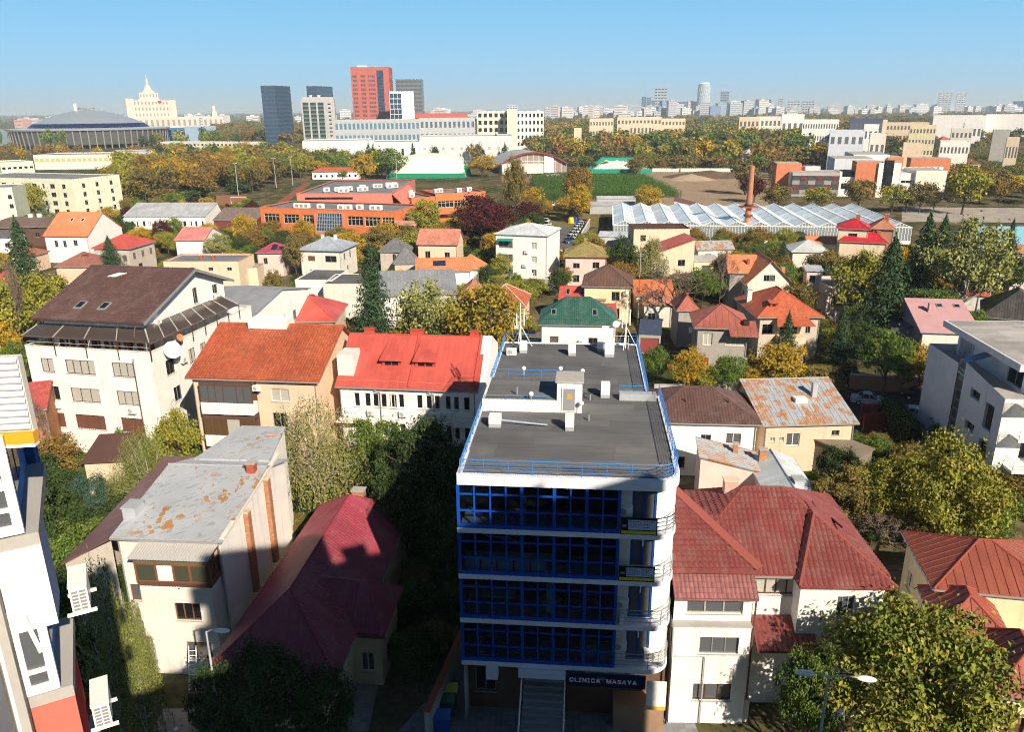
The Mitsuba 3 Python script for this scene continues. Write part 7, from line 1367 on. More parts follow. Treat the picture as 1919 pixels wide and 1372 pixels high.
def bare_shapes(seed, n=900, sparse=None):
    r = np.random.default_rng(seed); tr = M(); tips = []
    def grow(p, d, l, rad, dep):
        q = p + d * l; tr.tube([p, (p + q) / 2 + r.normal(0, .012, 3), q], [rad, rad * .8, rad * .6], (.20, .15, .125) if dep > 1 else 'bark', 5 if dep < 2 else 3)
        if dep == 5: tips.append(q); return
        for i in range(3 if dep < 4 else 4):
            e = _unit(d + r.normal(0, .55, 3) + [0, 0, .12]); grow(q, e, l * r.uniform(.62, .8), max(rad * .58, .0016), dep + 1)
    grow(np.zeros(3), np.array([0, 0, 1.]), .24, .024, 0)
    V = np.vstack(tr.v); s = np.array([.5 / np.abs(V[:, :2]).max()] * 2 + [1 / V[:, 2].max()]); tr.v = [x * s for x in tr.v]; tips = np.array(tips) * s
    P = tips[r.integers(0, len(tips), n)] + r.normal(0, .02, (n, 3)); v, f, c = leaves(P, r.normal(size=(n, 3)), .018, pick('bare', n, r), r)
    return mikit.ply((v, f), 'leaf', color=c), mikit.ply(tr.get()[:2], 'plaster', uv=tr.get()[2])
FORM = dict(conifer='cone', blueconifer='column', willow='weep', birch='weep')
PROTO = {}
def proto(kind, lod, var, form=None):
    fm = form or FORM.get(kind, 'broad'); kk = (kind, lod, var, fm)
    if kk not in PROTO:
        if kind == 'bare': sh = bare_shapes(50 + var)
        else:
            n, lf = {'near': (17000, .030), 'mid': (7000, .040), 'low': (2300, .066), 'far': (420, .13)}[lod]
            if lod == 'near' and fm == 'weep': lf = .02
            sh = tree_shapes(kind, n if fm != 'cone' else int(n * 1.2), lf if fm != 'cone' else lf * .9, 10 * var + len(kind) + ord(kind[1]), fm, asp=.62 if fm != 'weep' else .4)
        g = f'leafage_{len(PROTO)}'; scene[g] = {'type': 'shapegroup', 'crown': sh[0], 'trunk': sh[1]}; PROTO[kk] = g
    return PROTO[kk]
TREES = []
def tree(kind, x, y, h, w, label=None, group=None, lod=None, var=None, form=None, name=None, cat='tree'):
    d = math.hypot(x, y); lod = lod or ('near' if d < 75 else 'mid' if d < 290 else 'low' if d < 480 else 'far')
    if var is None: var = RND.randrange(3 if lod != 'near' else 2)
    g = proto(kind, lod, var, form); k = key(name or {'conifer': 'spruce_tree', 'blueconifer': 'cypress_tree', 'willow': 'willow_tree', 'birch': 'birch_tree', 'bare': 'bare_tree', 'burgundy': 'plum_tree'}.get(kind, kind + '_tree' if kind not in ('pale', 'dark', 'yellowgreen') else {'pale': 'pale_green_tree', 'dark': 'dark_green_tree', 'yellowgreen': 'yellow_green_tree'}[kind]))
    a = RND.uniform(0, 360); scene[k] = {'type': 'instance', 'g': {'type': 'ref', 'id': g}, 'to_world': T().translate([x, y, 0]).rotate([0, 0, 1], a).scale([w, w, h])}
    lab(k, label, cat, group); TREES.append((x, y, w)); return k
# trees that can be told apart
for kind, pos, label in (
    ('conifer', (-21.2, 115.8, 17.0, 8.7), 'tall dark fir in front of the dark grey ribbed roof'), ('pale', (-12.5, 112.8, 11.9, 10.4), 'light green tree between the fir and the orange tree'), ('orange', (-3.7, 107.0, 12.8, 10.8), 'large orange and green autumn tree beside the clinic roof'), ('yellowgreen', (-15.7, 114.0, 5.8, 5.4), 'low yellow green bush tree behind the red roof ridge'), ('green', (-9.1, 110.6, 7.0, 7.2), 'deep green bush between light green tree and orange tree'),
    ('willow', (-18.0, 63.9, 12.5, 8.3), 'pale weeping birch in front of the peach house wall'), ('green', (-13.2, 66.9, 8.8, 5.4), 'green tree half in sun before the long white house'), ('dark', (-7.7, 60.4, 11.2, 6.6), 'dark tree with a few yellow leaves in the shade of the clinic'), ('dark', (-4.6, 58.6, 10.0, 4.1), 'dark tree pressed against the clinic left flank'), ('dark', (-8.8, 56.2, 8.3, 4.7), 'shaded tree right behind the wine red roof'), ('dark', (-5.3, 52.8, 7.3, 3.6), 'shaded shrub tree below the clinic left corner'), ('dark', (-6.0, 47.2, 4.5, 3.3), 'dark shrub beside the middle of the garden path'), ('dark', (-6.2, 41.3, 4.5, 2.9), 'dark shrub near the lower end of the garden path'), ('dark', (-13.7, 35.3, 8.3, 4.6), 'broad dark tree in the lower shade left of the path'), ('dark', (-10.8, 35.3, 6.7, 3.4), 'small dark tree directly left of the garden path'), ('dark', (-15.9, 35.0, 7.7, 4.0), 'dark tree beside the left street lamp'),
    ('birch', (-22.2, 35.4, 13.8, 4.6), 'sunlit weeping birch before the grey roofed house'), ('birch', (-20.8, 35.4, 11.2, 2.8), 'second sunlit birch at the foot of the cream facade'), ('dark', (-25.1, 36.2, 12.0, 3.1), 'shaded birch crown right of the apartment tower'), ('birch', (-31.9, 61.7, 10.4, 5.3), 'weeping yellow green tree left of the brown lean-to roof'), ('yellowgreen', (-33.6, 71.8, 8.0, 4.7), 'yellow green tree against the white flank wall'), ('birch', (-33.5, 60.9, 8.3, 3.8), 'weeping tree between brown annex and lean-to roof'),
    ('blueconifer', (-36.2, 59.1, 7.4, 3.2), 'bluish green cypress at the edge of the tower shadow'), ('blueconifer', (-35.6, 60.9, 6.3, 2.4), 'second bluish cypress nearer the brown lean-to'), ('dark', (-36.8, 54.3, 10.0, 5.2), 'tall dark tree in the tower shadow at the left'), ('brown', (-44.8, 69.6, 6.3, 4.7), 'yellow brown tree before the white house ground floor'), ('bare', (-47.8, 72.0, 9.3, 3.8), 'thin bare tree left of the tall white house'), ('green', (-48.2, 70.3, 6.9, 3.2), 'green shrub between canopy and bare tree'),
    ('conifer', (-91.1, 144.1, 18.1, 9.8), 'large dark spruce at the left behind the brown roof'), ('conifer', (-90.6, 175.0, 9.7, 7.6), 'spruce in front of the red roofed cream house'), ('bare', (-72.2, 109.8, 16.7, 4.8), 'dry grey larch left of the brown roof'), ('yellowgreen', (-76.0, 112.5, 13.9, 9.7), 'yellow green tree at the left edge'), ('yellowgreen', (-76.0, 123.9, 11.5, 9.7), 'yellow green tree behind the brown roof left slope'), ('gold', (-71.1, 102.7, 10.0, 6.0), 'golden tree at the left edge above the canopy'), ('green', (-65.7, 98.3, 7.5, 4.3), 'green tree in the gap left of the tall white house'),
    ('chestnut', (21.3, 34.5, 10.8, 8.6), 'large chestnut turning yellow in the lower right corner'), ('green', (16.3, 35.0, 8.2, 3.2), 'smaller tree left of the chestnut by the white wall'), ('yellowgreen', (35.5, 57.1, 10.7, 7.7), 'big yellow green tree before the modern pale house'), ('yellowgreen', (31.8, 59.3, 7.5, 5.1), 'yellow green tree left of the big one in the right garden'), ('olive', (28.6, 59.8, 6.7, 5.6), 'dull olive shrub tree behind the burgundy roof'), ('dark', (30.8, 67.1, 5.5, 3.6), 'dark bush beside the old plank shed'), ('bare', (30.2, 56.4, 4.5, 6.7), 'bare tangled shrub behind the burgundy roof wing'),
    ('gold', (23.0, 96.1, 6.5, 4.6), 'golden tree left of the grey villa garden'), ('yellowgreen', (25.2, 96.1, 4.3, 4.2), 'yellow green shrub before the grey villa'), ('green', (28.2, 95.6, 5.6, 4.6), 'green shrub tree under the grey villa windows'), ('green', (19.4, 99.3, 5.8, 3.6), 'green bush behind the clinic railing'), ('gold', (31.1, 95.5, 3.8, 3.2), 'small golden shrub right of the lamp post'), ('conifer', (38.5, 104.4, 9.1, 5.0), 'dark spruce in front of the clay roofed villa'), ('conifer', (44.8, 101.5, 10.2, 5.3), 'dark spruce right of the clay roofed villa'), ('gold', (34.9, 96.8, 7.0, 7.1), 'golden brown tree below the villa balcony'), ('olive', (39.6, 94.7, 4.0, 6.3), 'olive hedge tree behind the rusty roof'),
    ('conifer', (56.5, 114.1, 18.0, 11.5), 'broad dark pine in the middle of the right gardens'), ('dark', (48.4, 104.1, 7.8, 5.3), 'dark tree under the broad pine'), ('green', (48.6, 95.5, 8.9, 6.0), 'green tree before the pink roofed house'), ('gold', (53.2, 95.8, 6.8, 3.9), 'golden tree beside the modern pale house wall'), ('green', (51.5, 96.4, 5.6, 3.5), 'small green tree between green and golden tree'),
    ('pale', (79.1, 132.4, 17.6, 14.1), 'light yellow green tree with airy crown at the right'), ('conifer', (74.1, 138.3, 18.1, 9.8), 'dark pine between the red villa and the airy tree'), ('conifer', (93.6, 168.4, 14.0, 7.0), 'slim dark pine behind the airy tree'), ('dark', (89.3, 139.7, 12.7, 8.3), 'round dark green pine at the right edge'), ('conifer', (124.2, 193.0, 9.5, 4.0), 'thin spire conifer by the pool'), ('conifer', (103.9, 167.9, 10.5, 4.0), 'second thin conifer left of the pool spire'), ('yellowgreen', (60.2, 129.5, 13.0, 10.1), 'yellow green tree left of the broad pine'), ('olive', (64.3, 156.3, 8.5, 8.8), 'olive tree below the grey folded roofs'), ('green', (71.8, 129.1, 6.6, 8.3), 'green tree in front of the white red shed house'), ('yellowgreen', (85.6, 132.2, 5.3, 6.6), 'yellow green shrub right of the white red shed house'), ('conifer', (58.7, 167.0, 8.7, 5.8), 'dark conifer left of the grey folded roofs'), ('conifer', (55.1, 185.6, 5.8, 3.3), 'small conifer right of the rusty roofs'),
    ('willow', (28.7, 157.7, 11.4, 7.7), 'weeping willow beside the slanted red house'), ('dark', (23.7, 165.7, 10.1, 6.5), 'dark green tree between mossy roof and willow'), ('bare', (27.7, 125.5, 11.3, 14.8), 'wide bare pinkish tree before the grey villa'), ('bare', (36.7, 133.8, 12.4, 6.6), 'bare tree left of the orange gables'), ('olive', (41.3, 150.1, 9.5, 4.2), 'olive shrub before the yellow porch house'), ('yellowgreen', (-2.3, 166.8, 6.4, 4.7), 'yellow green tree before the white apartment house'),
    ('burgundy', (-7.8, 202.5, 15.1, 14.0), 'large dark burgundy plum tree right of the school'), ('burgundy', (-2.8, 211.3, 11.6, 9.6), 'burgundy plum tree beside the larger one'), ('burgundy', (5.4, 243.2, 8.8, 8.6), 'round burgundy tree behind the white apartment house'), ('burgundy', (-94.2, 210.1, 8.6, 5.5), 'burgundy tree beside the pale red roof'), ('green', (-96.1, 222.4, 7.6, 6.1), 'green tree next to the small burgundy tree'), ('gold', (-70.3, 205.6, 10.4, 6.8), 'bright yellow tree left of the orange school'), ('yellowgreen', (-23.7, 215.0, 12.9, 8.6), 'yellow green tree at the right corner of the school'), ('brown', (-16.6, 191.0, 9.5, 5.8), 'brown tree before the red verge house'), ('olive', (-48.8, 174.4, 9.7, 4.9), 'olive shrub left of the grey hip roof'), ('pale', (-73.2, 195.1, 7.0, 6.7), 'pale silvery shrub by the pale red house'), ('olive', (-43.5, 140.4, 8.5, 4.0), 'brownish tree beside the grey annex roof'),
    ('olive', (1.5, 252.7, 22.0, 7.6), 'tall thin olive poplar left of the corn'), ('brown', (24.3, 283.6, 16.5, 10.8), 'brown twin tree in the corn'), ('gold', (22.5, 258.8, 12.6, 8.1), 'golden tree below the brown twin tree'), ('gold', (48.5, 278.9, 10.4, 9.9), 'golden round tree behind the greenhouse'), ('gold', (7.3, 297.3, 8.7, 9.3), 'golden shrub left of the corn'), ('burgundy', (96.2, 311.7, 10.3, 10.5), 'dark plum tree at the right end of the bare field'), ('olive', (101.1, 341.4, 14.5, 12.7), 'grey trunked olive tree at the field edge'),
    ('gold', (-75.5, 408.4, 16.1, 12.6), 'bright yellow tree above the red roofed clubhouse'), ('gold', (-15.9, 444.9, 12.1, 14.9), 'yellow tree right of the inflated dome'), ('gold', (-108.8, 462.1, 9.0, 12.4), 'yellow tree left of the red roofed clubhouse'), ('green', (-66.6, 439.6, 16.2, 17.7), 'green tree touching the left end of the inflated dome'), ('conifer', (-191.0, 521.7, 16.7, 17.4), 'dark green tree beside the striped school block'), ('yellowgreen', (-168.5, 278.9, 12.8, 8.3), 'yellow green tree before the pale green block'), ('burgundy', (-171.6, 279.1, 5.0, 6.1), 'small red bush under the pale green block'), ('conifer', (-34.8, 587.6, 16.5, 8.6), 'thin conifer before the white halls'), ('conifer', (-94.6, 539.4, 16.2, 7.9), 'dark conifer left part of the white hall row'), ('conifer', (-62.9, 520.7, 15.7, 8.3), 'dark conifer before the hall gate'), ('conifer', (-10.2, 584.2, 19.4, 9.3), 'dark conifer at the right end of the hall row')):
    tree(kind, *pos, label=label, var=(len(label) % 2))
# rows and groups
def row(kinds, items, label, group):
    for i, (px, yt, yb, w) in enumerate(items): pass
def scatter(n, region, kinds, h0, h1, label, group, wr=(.75, 1.15), seed=1, sep=.55, lod=None, name=None, far=False):
    """trees in a quadrilateral of the ground, clear of buildings and of each other"""
    r = np.random.default_rng(seed); poly = Polygon(region); x0, y0, x1, y1 = poly.bounds; tries = 0; c = 0
    while c < n and tries < n * 60:
        tries += 1; y = math.exp(r.uniform(math.log(max(y0, 1)), math.log(y1))) if y0 > 0 else r.uniform(y0, y1); x = r.uniform(x0, x1); p = shapely.Point(x, y)
        if not poly.contains(p): continue
        h = r.uniform(h0, h1); w = h * r.uniform(*wr)
        if any(f.distance(p) < (w * .38 if y < 400 else w * .2) for f in FOOT): continue
        if y < 330:
            e = y + .7 * h * y / (36 - h * .5); ln = shapely.LineString([(x, y), (x * e / y, e)])
            if any(f.intersects(ln) for f in FOOT): continue
        if any((x - a)**2 + (y - b)**2 < (sep * (w + q) * .5)**2 for a, b, q in TREES[-420:]): continue
        kind = kinds[r.integers(len(kinds))]; g = dict(green='green', gold='golden', brown='brown', olive='olive', rust='rusty red', yellowgreen='yellow green', orange='orange', dark='dark green', conifer='dark conifer', bare='bare', burgundy='burgundy', pale='pale green', willow='weeping')[kind]
        tree(kind, x, y, h, w, f'{g} tree {label}', f'{g} trees {group}', lod=lod, var=int(r.integers(3)) if lod != 'near' else 0); c += 1
AUT = ['brown', 'olive', 'gold', 'olive', 'olive', 'yellowgreen', 'green', 'yellowgreen', 'dark', 'rust']
scatter(34, [(-161.92, 316.40), (-100.71, 319.14), (-158.86, 499.93), (-230.47, 475.01)], ['brown', 'brown', 'olive', 'gold', 'yellowgreen'], 13, 17, 'in the wood behind the glass roofed shed', 'behind the glass roofed shed', seed=2, sep=.75)
scatter(46, [(-245.18, 509.74), (-136.12, 515.24), (-194.03, 740.03), (-332.75, 701.26)], AUT, 9, 13, 'between the striped school block and the pitch', 'beyond the pitch', seed=3)
scatter(30, [(-124.12, 445.52), (-72.41, 458.19), (-90.65, 577.16), (-154.25, 585.61)], ['green', 'dark', 'olive', 'yellowgreen'], 9, 13, 'left of the inflated dome', 'left of the inflated dome', seed=4)
scatter(16, [(-315.55, 484.07), (-272.67, 572.37), (-363.95, 768.18), (-478.61, 740.63)], ['brown', 'gold', 'rust', 'olive'], 8, 12, 'around the grey roofed hall at the left', 'around the grey roofed hall', seed=5)
scatter(24, [(-518.84, 803.93), (-270.38, 762.25), (-311.82, 881.05), (-603.39, 936.96)], ['green', 'pale', 'green', 'dark', 'olive'], 13, 22, 'in front of the round exhibition hall', 'before the round exhibition hall', (.45, .7), seed=6)
scatter(60, [(-357.28, 974.51), (-271.49, 1056.98), (-519.38, 2034.12), (-780.44, 2143.93)], ['rust', 'olive', 'green', 'brown', 'dark'], 12, 17, 'below the blue glass tower at the left', 'below the blue glass tower', seed=7)
scatter(30, [(-122.22, 581.36), (1.44, 564.93), (1.70, 650.26), (-113.41, 667.81)], ['conifer', 'dark', 'olive', 'conifer'], 10, 15, 'in front of the white halls', 'before the white halls', (.5, .8), seed=8)
scatter(190, [(1.53, 595.01), (162.20, 463.44), (387.57, 972.46), (34.82, 1194.67)], AUT + ['dark', 'orange', 'olive'], 11, 18, 'in the park behind the bare field', 'in the near park', seed=9, sep=.5)
scatter(24, [(66.64, 425.99), (131.44, 388.74), (161.53, 480.23), (76.47, 490.23)], ['olive', 'brown', 'olive', 'green'], 8, 11, 'along the far edge of the bare field', 'at the field edge', seed=10)
scatter(190, [(18.39, 1150.66), (384.89, 905.00), (889.82, 2106.86), (42.15, 2626.68)], AUT + ['dark', 'dark', 'olive', 'gold'], 11, 17, 'in the deep park below the skyline', 'in the deep park', seed=11, sep=.4, lod='far')
scatter(34, [(135.33, 436.08), (202.39, 502.53), (282.46, 621.89), (195.70, 635.43)], ['rust', 'gold', 'orange', 'brown', 'green', 'olive'], 9, 14, 'behind the university left wing', 'behind the university', seed=12)
scatter(60, [(251.34, 626.75), (363.88, 544.38), (937.92, 1421.15), (605.01, 1385.61)], ['olive', 'green', 'brown', 'dark', 'pale'], 7, 12, 'between the institutes at the right', 'between the institutes', seed=13, lod='low')
for n, q in enumerate(((96.8, 284.6, 9.3, 11.2), (110.9, 283.7, 8.7, 11.2), (124.3, 281.2, 11.7, 10.3), (135.1, 278.9, 9.8, 9.1), (140.1, 278.6, 8.5, 8.3), (143.9, 276.8, 10.9, 9.0), (148.7, 276.5, 7.9, 6.4), (156.1, 271.6, 16.5, 14.0))):
    tree(('olive', 'yellowgreen', 'olive', 'yellowgreen', 'olive', 'olive', 'olive', 'yellowgreen')[n], *q, label=('first', 'second', 'third', 'fourth', 'fifth', 'sixth', 'seventh', 'last and tallest')[n] + ' tree from the left in the row before the university', group='trees in the row before the university', var=n % 3)
scatter(16, [(161.89, 286.32), (191.50, 281.09), (246.09, 364.48), (203.72, 363.22)], ['brown', 'gold', 'rust', 'olive'], 8, 12, 'by the meadow right of the university', 'by the meadow', seed=15)
scatter(120, [(-118.14, 177.33), (5.03, 172.11), (7.16, 245.32), (-166.88, 255.64)], ['green', 'olive', 'yellowgreen', 'brown', 'gold', 'dark'], 4, 8.5, 'in the gardens left of the white apartment house', 'in the left gardens', seed=16, sep=.8)
scatter(110, [(4.43, 151.45), (51.23, 133.36), (76.00, 203.15), (13.66, 214.81)], ['green', 'olive', 'yellowgreen', 'brown', 'dark'], 3.5, 7.5, 'in the gardens before the greenhouse', 'in the middle gardens', seed=17, sep=.8)
scatter(110, [(36.42, 104.46), (85.36, 118.98), (133.53, 192.56), (57.10, 169.90)], ['green', 'olive', 'yellowgreen', 'gold', 'dark', 'conifer'], 4, 8, 'in the gardens at the right', 'in the right gardens', seed=18, sep=.8)
scatter(60, [(-34.21, 119.63), (3.47, 118.50), (4.71, 161.16), (-45.43, 163.16)], ['green', 'dark', 'olive', 'yellowgreen'], 3.5, 6, 'in the yards behind the red roof', 'in the yards behind the red roof', seed=19, sep=.8)
scatter(44, [(22.82, 59.92), (42.11, 57.03), (58.97, 84.42), (37.78, 78.81)], ['dark', 'olive', 'green'], 2.5, 4.5, 'in the garden below the modern pale house', 'below the modern pale house', seed=20, sep=.8)
scatter(50, [(-8.04, 44.37), (-3.79, 43.78), (-5.53, 71.82), (-10.45, 71.92)], ['dark', 'green', 'olive'], 1.6, 3.2, 'in the shaded clinic garden', 'in the clinic garden', seed=21, sep=.7)
scatter(24, [(-37.34, 50.14), (-24.27, 46.85), (-40.77, 72.50), (-49.68, 72.67)], ['dark', 'green'], 4, 7, 'in the shaded yard beside the tower', 'in the tower yard', seed=22, sep=.7)
scatter(40, [(-166.88, 255.64), (-81.63, 250.58), (-94.35, 291.66), (-193.53, 298.44)], ['olive', 'brown', 'green', 'burgundy', 'gold'], 4, 7, 'around the sheds left of the school', 'around the left sheds', seed=23, sep=.8)
scatter(10, [(3.78, 243.26), (26.91, 241.90), (29.42, 283.20), (6.38, 284.77)], ['olive', 'brown', 'gold'], 4, 7, 'behind the parking lot', 'behind the parking lot', seed=24, sep=.8)
scatter(34, [(-19.01, 60.62), (-11.43, 60.49), (-13.57, 74.46), (-23.08, 72.16)], ['green', 'olive', 'yellowgreen', 'dark'], 1.4, 3.0, 'under the pale weeping birch', 'under the weeping birch', seed=25, sep=.6)
scatter(40, [(-38.08, 60.93), (-27.57, 60.76), (-34.37, 78.90), (-45.14, 79.12)], ['green', 'yellowgreen', 'olive'], 1.6, 3.4, 'between annex and lean-to roof', 'between annex and lean-to roof', seed=26, sep=.6)
scatter(30, [(-138.26, 383.50), (-111.87, 421.10), (-136.43, 544.61), (-176.21, 501.90)], AUT + ['green', 'gold'], 11, 15, 'left of the green pitch', 'left of the pitch', seed=27, sep=.6)
scatter(14, [(-100.96, 410.84), (-72.41, 458.19), (-80.15, 508.66), (-118.07, 482.70)], ['green', 'olive', 'gold'], 5, 8, 'behind the red roofed clubhouse', 'behind the clubhouse', seed=28, sep=.6)
# the woods that read as one mass
WOOD = 0
def wood(name, label, regions, n, kinds, h0, h1, seed, lod='far'):
    r = np.random.default_rng(seed); base = key(name); c = 0
    for reg, nn in zip(regions, n):
        poly = Polygon(reg); x0, y0, x1, y1 = poly.bounds; c0 = c; tr = 0
        while c < c0 + nn and tr < nn * 30:
            tr += 1; y = 1 / r.uniform(1 / y1, 1 / y0); x = r.uniform(x0, x1) 
            p = shapely.Point(x, y)
            if not poly.contains(p) or any(f.distance(p) < 5 for f in FOOT if abs(f.centroid.y - y) < 90): continue
            h = r.uniform(h0, h1); w = h * r.uniform(.9, 1.6); c += 1
            scene[f'{base}__{c:04d}' if False else f'{base}__{c:03d}'] = {'type': 'instance', 'g': {'type': 'ref', 'id': proto(kinds[r.integers(len(kinds))], lod, int(r.integers(2)))}, 'to_world': T().translate([x, y, -.6]).rotate([0, 0, 1], r.uniform(0, 360)).scale([w, w, h])}
    lab(base, label, 'woodland', kind='stuff')
wood('park_wood', 'autumn park canopy stretching to the distant city', [[(4.94, 1705.69), (666.68, 1362.56), (1209.73, 2481.58), (9.65, 3242.74)], [(9.65, 3242.74), (1331.51, 2022.30), (2047.31, 3115.60), (14.69, 4886.59)]], [520, 420], ['olive', 'dark', 'dark', 'green', 'olive', 'gold', 'brown'], 11, 17, 31)
wood('park_middle', 'dense autumn trees in front of the long cream blocks', [[(12.75, 663.97), (299.02, 604.94), (583.89, 1191.95), (26.43, 1370.39)]], [420], ['olive', 'dark', 'green', 'green', 'olive', 'gold', 'brown'], 13, 18.5, 39)
wood('right_wood', 'brown green wood at the right below the skyline', [[(652.22, 1541.32), (907.96, 1348.31), (1705.38, 2542.49), (1255.67, 2977.68)], [(459.68, 887.68), (583.99, 858.90), (911.46, 1346.92), (731.03, 1418.33)]], [320, 260], ['olive', 'dark', 'brown', 'olive', 'rust'], 9, 14, 32)
wood('left_wood', 'green brown wood left of the towers', [[(-334.61, 911.88), (-229.41, 891.11), (-485.28, 1899.70), (-726.63, 1995.21)], [(-1630.48, 2501.48), (-411.87, 1765.59), (-981.06, 4223.96), (-4124.02, 6346.03)], [(-544.96, 2340.42), (6.07, 2075.34), (10.24, 3435.56), (-981.06, 4223.96)]], [170, 330, 120], ['olive', 'dark', 'brown', 'green', 'olive'], 10, 15, 33)
wood('horizon_wood', 'dark tree line along the horizon', [[(-2600, 4200), (2900, 4200), (5200, 7800), (-5200, 7800)]], [900], ['dark', 'olive'], 14, 24, 34)
wood('orchard', 'rows of green orchard and vines right of the university', [[(216.90, 441.83), (289.28, 419.70), (411.45, 601.77), (304.46, 633.50)]], [520], ['green', 'olive', 'olive'], 2.6, 4.2, 35)
wood('park_undergrowth', 'low bushes filling the gaps of the park', [[(1.24, 499.08), (159.22, 463.78), (384.89, 905.00), (20.01, 1251.64)], [(-158.35, 309.15), (-100.63, 311.94), (-226.50, 718.31), (-351.40, 720.78)], [(154.17, 448.72), (254.69, 559.64), (571.67, 861.75), (318.44, 920.38)]], [420, 240, 260], ['olive', 'green', 'brown', 'dark'], 3, 6.5, 36)
# hedges
def hedge(pts, h, t, label, kind='dark'):
    r = np.random.default_rng(int(h * 10)); k = thing('hedge', label, 'hedge'); P, N = [], []
    for a, b in zip(pts[:-1], pts[1:]):
        a, b = np.array(a), np.array(b); d = b - a; L = np.linalg.norm(d); d /= L; q = np.array([-d[1], d[0]]); n = int(L * h * 260)
        s = r.uniform(0, L, n); u = r.uniform(-1, 1, n); v = r.uniform(0, 1, n); e = r.random(n) < .4; u[~e] = np.sign(u[~e]); v[e] = 1
        P.append(np.column_stack([a[0] + d[0] * s + q[0] * u * t / 2, a[1] + d[1] * s + q[1] * u * t / 2, v * h])); N.append(np.column_stack([q[0] * u, q[1] * u, (v > .98) + .1]))
    P = np.vstack(P) + r.normal(0, .07, (sum(map(len, P)), 3)); N = np.vstack(N) + r.normal(size=P.shape) * .6; v, f, c = leaves(P, N, .16, pick(kind, len(P), r), r)
    scene[k + '__foliage'] = mikit.ply((v, f), 'leaf', color=c); m = M()
    for a, b in zip(pts[:-1], pts[1:]): m.bar((*a, h * .45), (*b, h * .45), t * .7, h * .85, (.02, .03, .012))
    put('core', m, 'matte', k)
hedge([(44.49, 86.40), (43.32, 76.61)], 3.2, 1.6, 'tall dark hedge along the modern pale house')
hedge([(39.55, 99.44), (46.91, 100.55)], 2.6, 1.5, 'olive hedge behind the side street wall', 'olive')
hedge([(26.23, 228.24), (19.65, 280.88)], 2.2, 1.2, 'brown hedge behind the parking lot', 'rust') if False else None

# ================================================================ cars
_CAR = {}
def car(x, y, ang, col, label, group=None, kind='saloon', s=1.):
    ck = (col, kind)
    if ck not in _CAR:
        L, w = (4.4, .88) if kind == 'saloon' else (4.2, .92); hh = 1.45 if kind == 'saloon' else 1.7
        def loft(prof, c):
            m = M(); n = len(prof); v = []
            for sx, sc in ((-1, 1), (1, 1)):
                for (px, pz, q) in prof: v.append((px, sx * w * q, pz))
            f = []
            for i in range(n): j = (i + 1) % n; f += [[i, j, n + j], [i, n + j, n + i]]
            for off, rev in ((0, 1), (n, 0)):
                t = trimesh.creation.triangulate_polygon(Polygon([(p[0], p[1]) for p in prof]), engine='earcut'); vv, ff = t
                idx = [int(np.argmin([(a[0] - p[0])**2 + (a[1] - p[1])**2 for p in prof])) for a in vv]
                f += [[off + idx[a], off + idx[b], off + idx[c_]] for a, b, c_ in ff]
            return m.add(v, f, c)
        a = L / 2
        body = loft([(-a, .35, .9), (-a + .05, .75, .95), (-a + .3, .92, .97), (-a * .55, .97, 1.0), (a * .30, .96, 1.0), (a * .75, .86, .97), (a - .08, .7, .93), (a, .42, .88), (a - .1, .24, .88), (-a + .1, .24, .88)], col)
        roof = loft([(-a * .80 if kind != 'saloon' else -a * .58, .93, .95), (-a * .62 if kind != 'saloon' else -a * .40, hh - .08, .80), (-a * .3, hh, .78), (0, hh, .78), (a * .12, hh - .06, .80), (a * .40, .93, .95)], 'darkglass')
        top = loft([(-a * .58 if kind != 'saloon' else -a * .38, hh - .05, .78), (-a * .3, hh + .02, .76), (0, hh + .02, .76), (a * .11, hh - .04, .78), (0, hh - .06, .78), (-a * .3, hh - .06, .78)], col)
        pil = M()
        for sx in (-1, 1):
            for (p0, p1) in (((-a * .05, .95), (-a * .07, hh - .02)), ((a * .40, .93), (a * .12, hh - .05)), ((-a * .6, .93), (-a * .42, hh - .05))): pil.bar((p0[0], sx * w * .955, p0[1]), (p1[0], sx * w * .80, p1[1]), .07, .05, col)
        wh = M()
        for sx in (-1, 1):
            for xx in (-a * .60, a * .64):
                t = trimesh.creation.cylinder(.32, .2, sections=18); mt = np.eye(4); mt[:3, :3] = [[1, 0, 0], [0, 0, 1], [0, -1, 0]]; mt[:3, 3] = (xx, sx * w * .9, .32); wh.mesh(t, 'black', mt); t = trimesh.creation.cylinder(.19, .22, sections=14); wh.mesh(t, 'metal', mt)
        lt = M()
        for sx in (-1, 1): lt.box((a - .12, sx * w * .72 - .17, .6), (a - .02, sx * w * .72 + .17, .72), 'white'); 
        rl = M()
        for sx in (-1, 1): rl.box((-a - .0, sx * w * .75 - .15, .68), (-a + .12, sx * w * .75 + .15, .84), 'red')
        _CAR[ck] = [(n, mikit.ply(q.get()[:2], b, uv=q.get()[2])) for n, q, b in (('body', body, 'gloss'), ('window', roof, 'pane'), ('roof', top, 'gloss'), ('pillar', pil, 'gloss'), ('wheel', wh, 'matte'), ('headlight', lt, 'gloss'), ('tail_light', rl, 'gloss'))]
    k = thing('parked_car', label, 'car', group); mt = Rz(ang, (x, y, .01)) @ np.diag([s, s, s, 1])
    for n, q in _CAR[ck]: scene[f'{k}__{n}'] = tw(q, mt)
    return k
x, y = (45.33, 92.25); car(x, y, -.32, (.40, .50, .62), 'silver blue saloon parked on the shaded side street')
x, y = (48.73, 87.32); car(x, y, -.35, (.35, .45, .62), 'pale blue car half hidden behind the modern house wall')
x, y = (52.48, 93.79); car(x, y, -.35, (.03, .035, .04), 'black car on the far side of the shaded street')
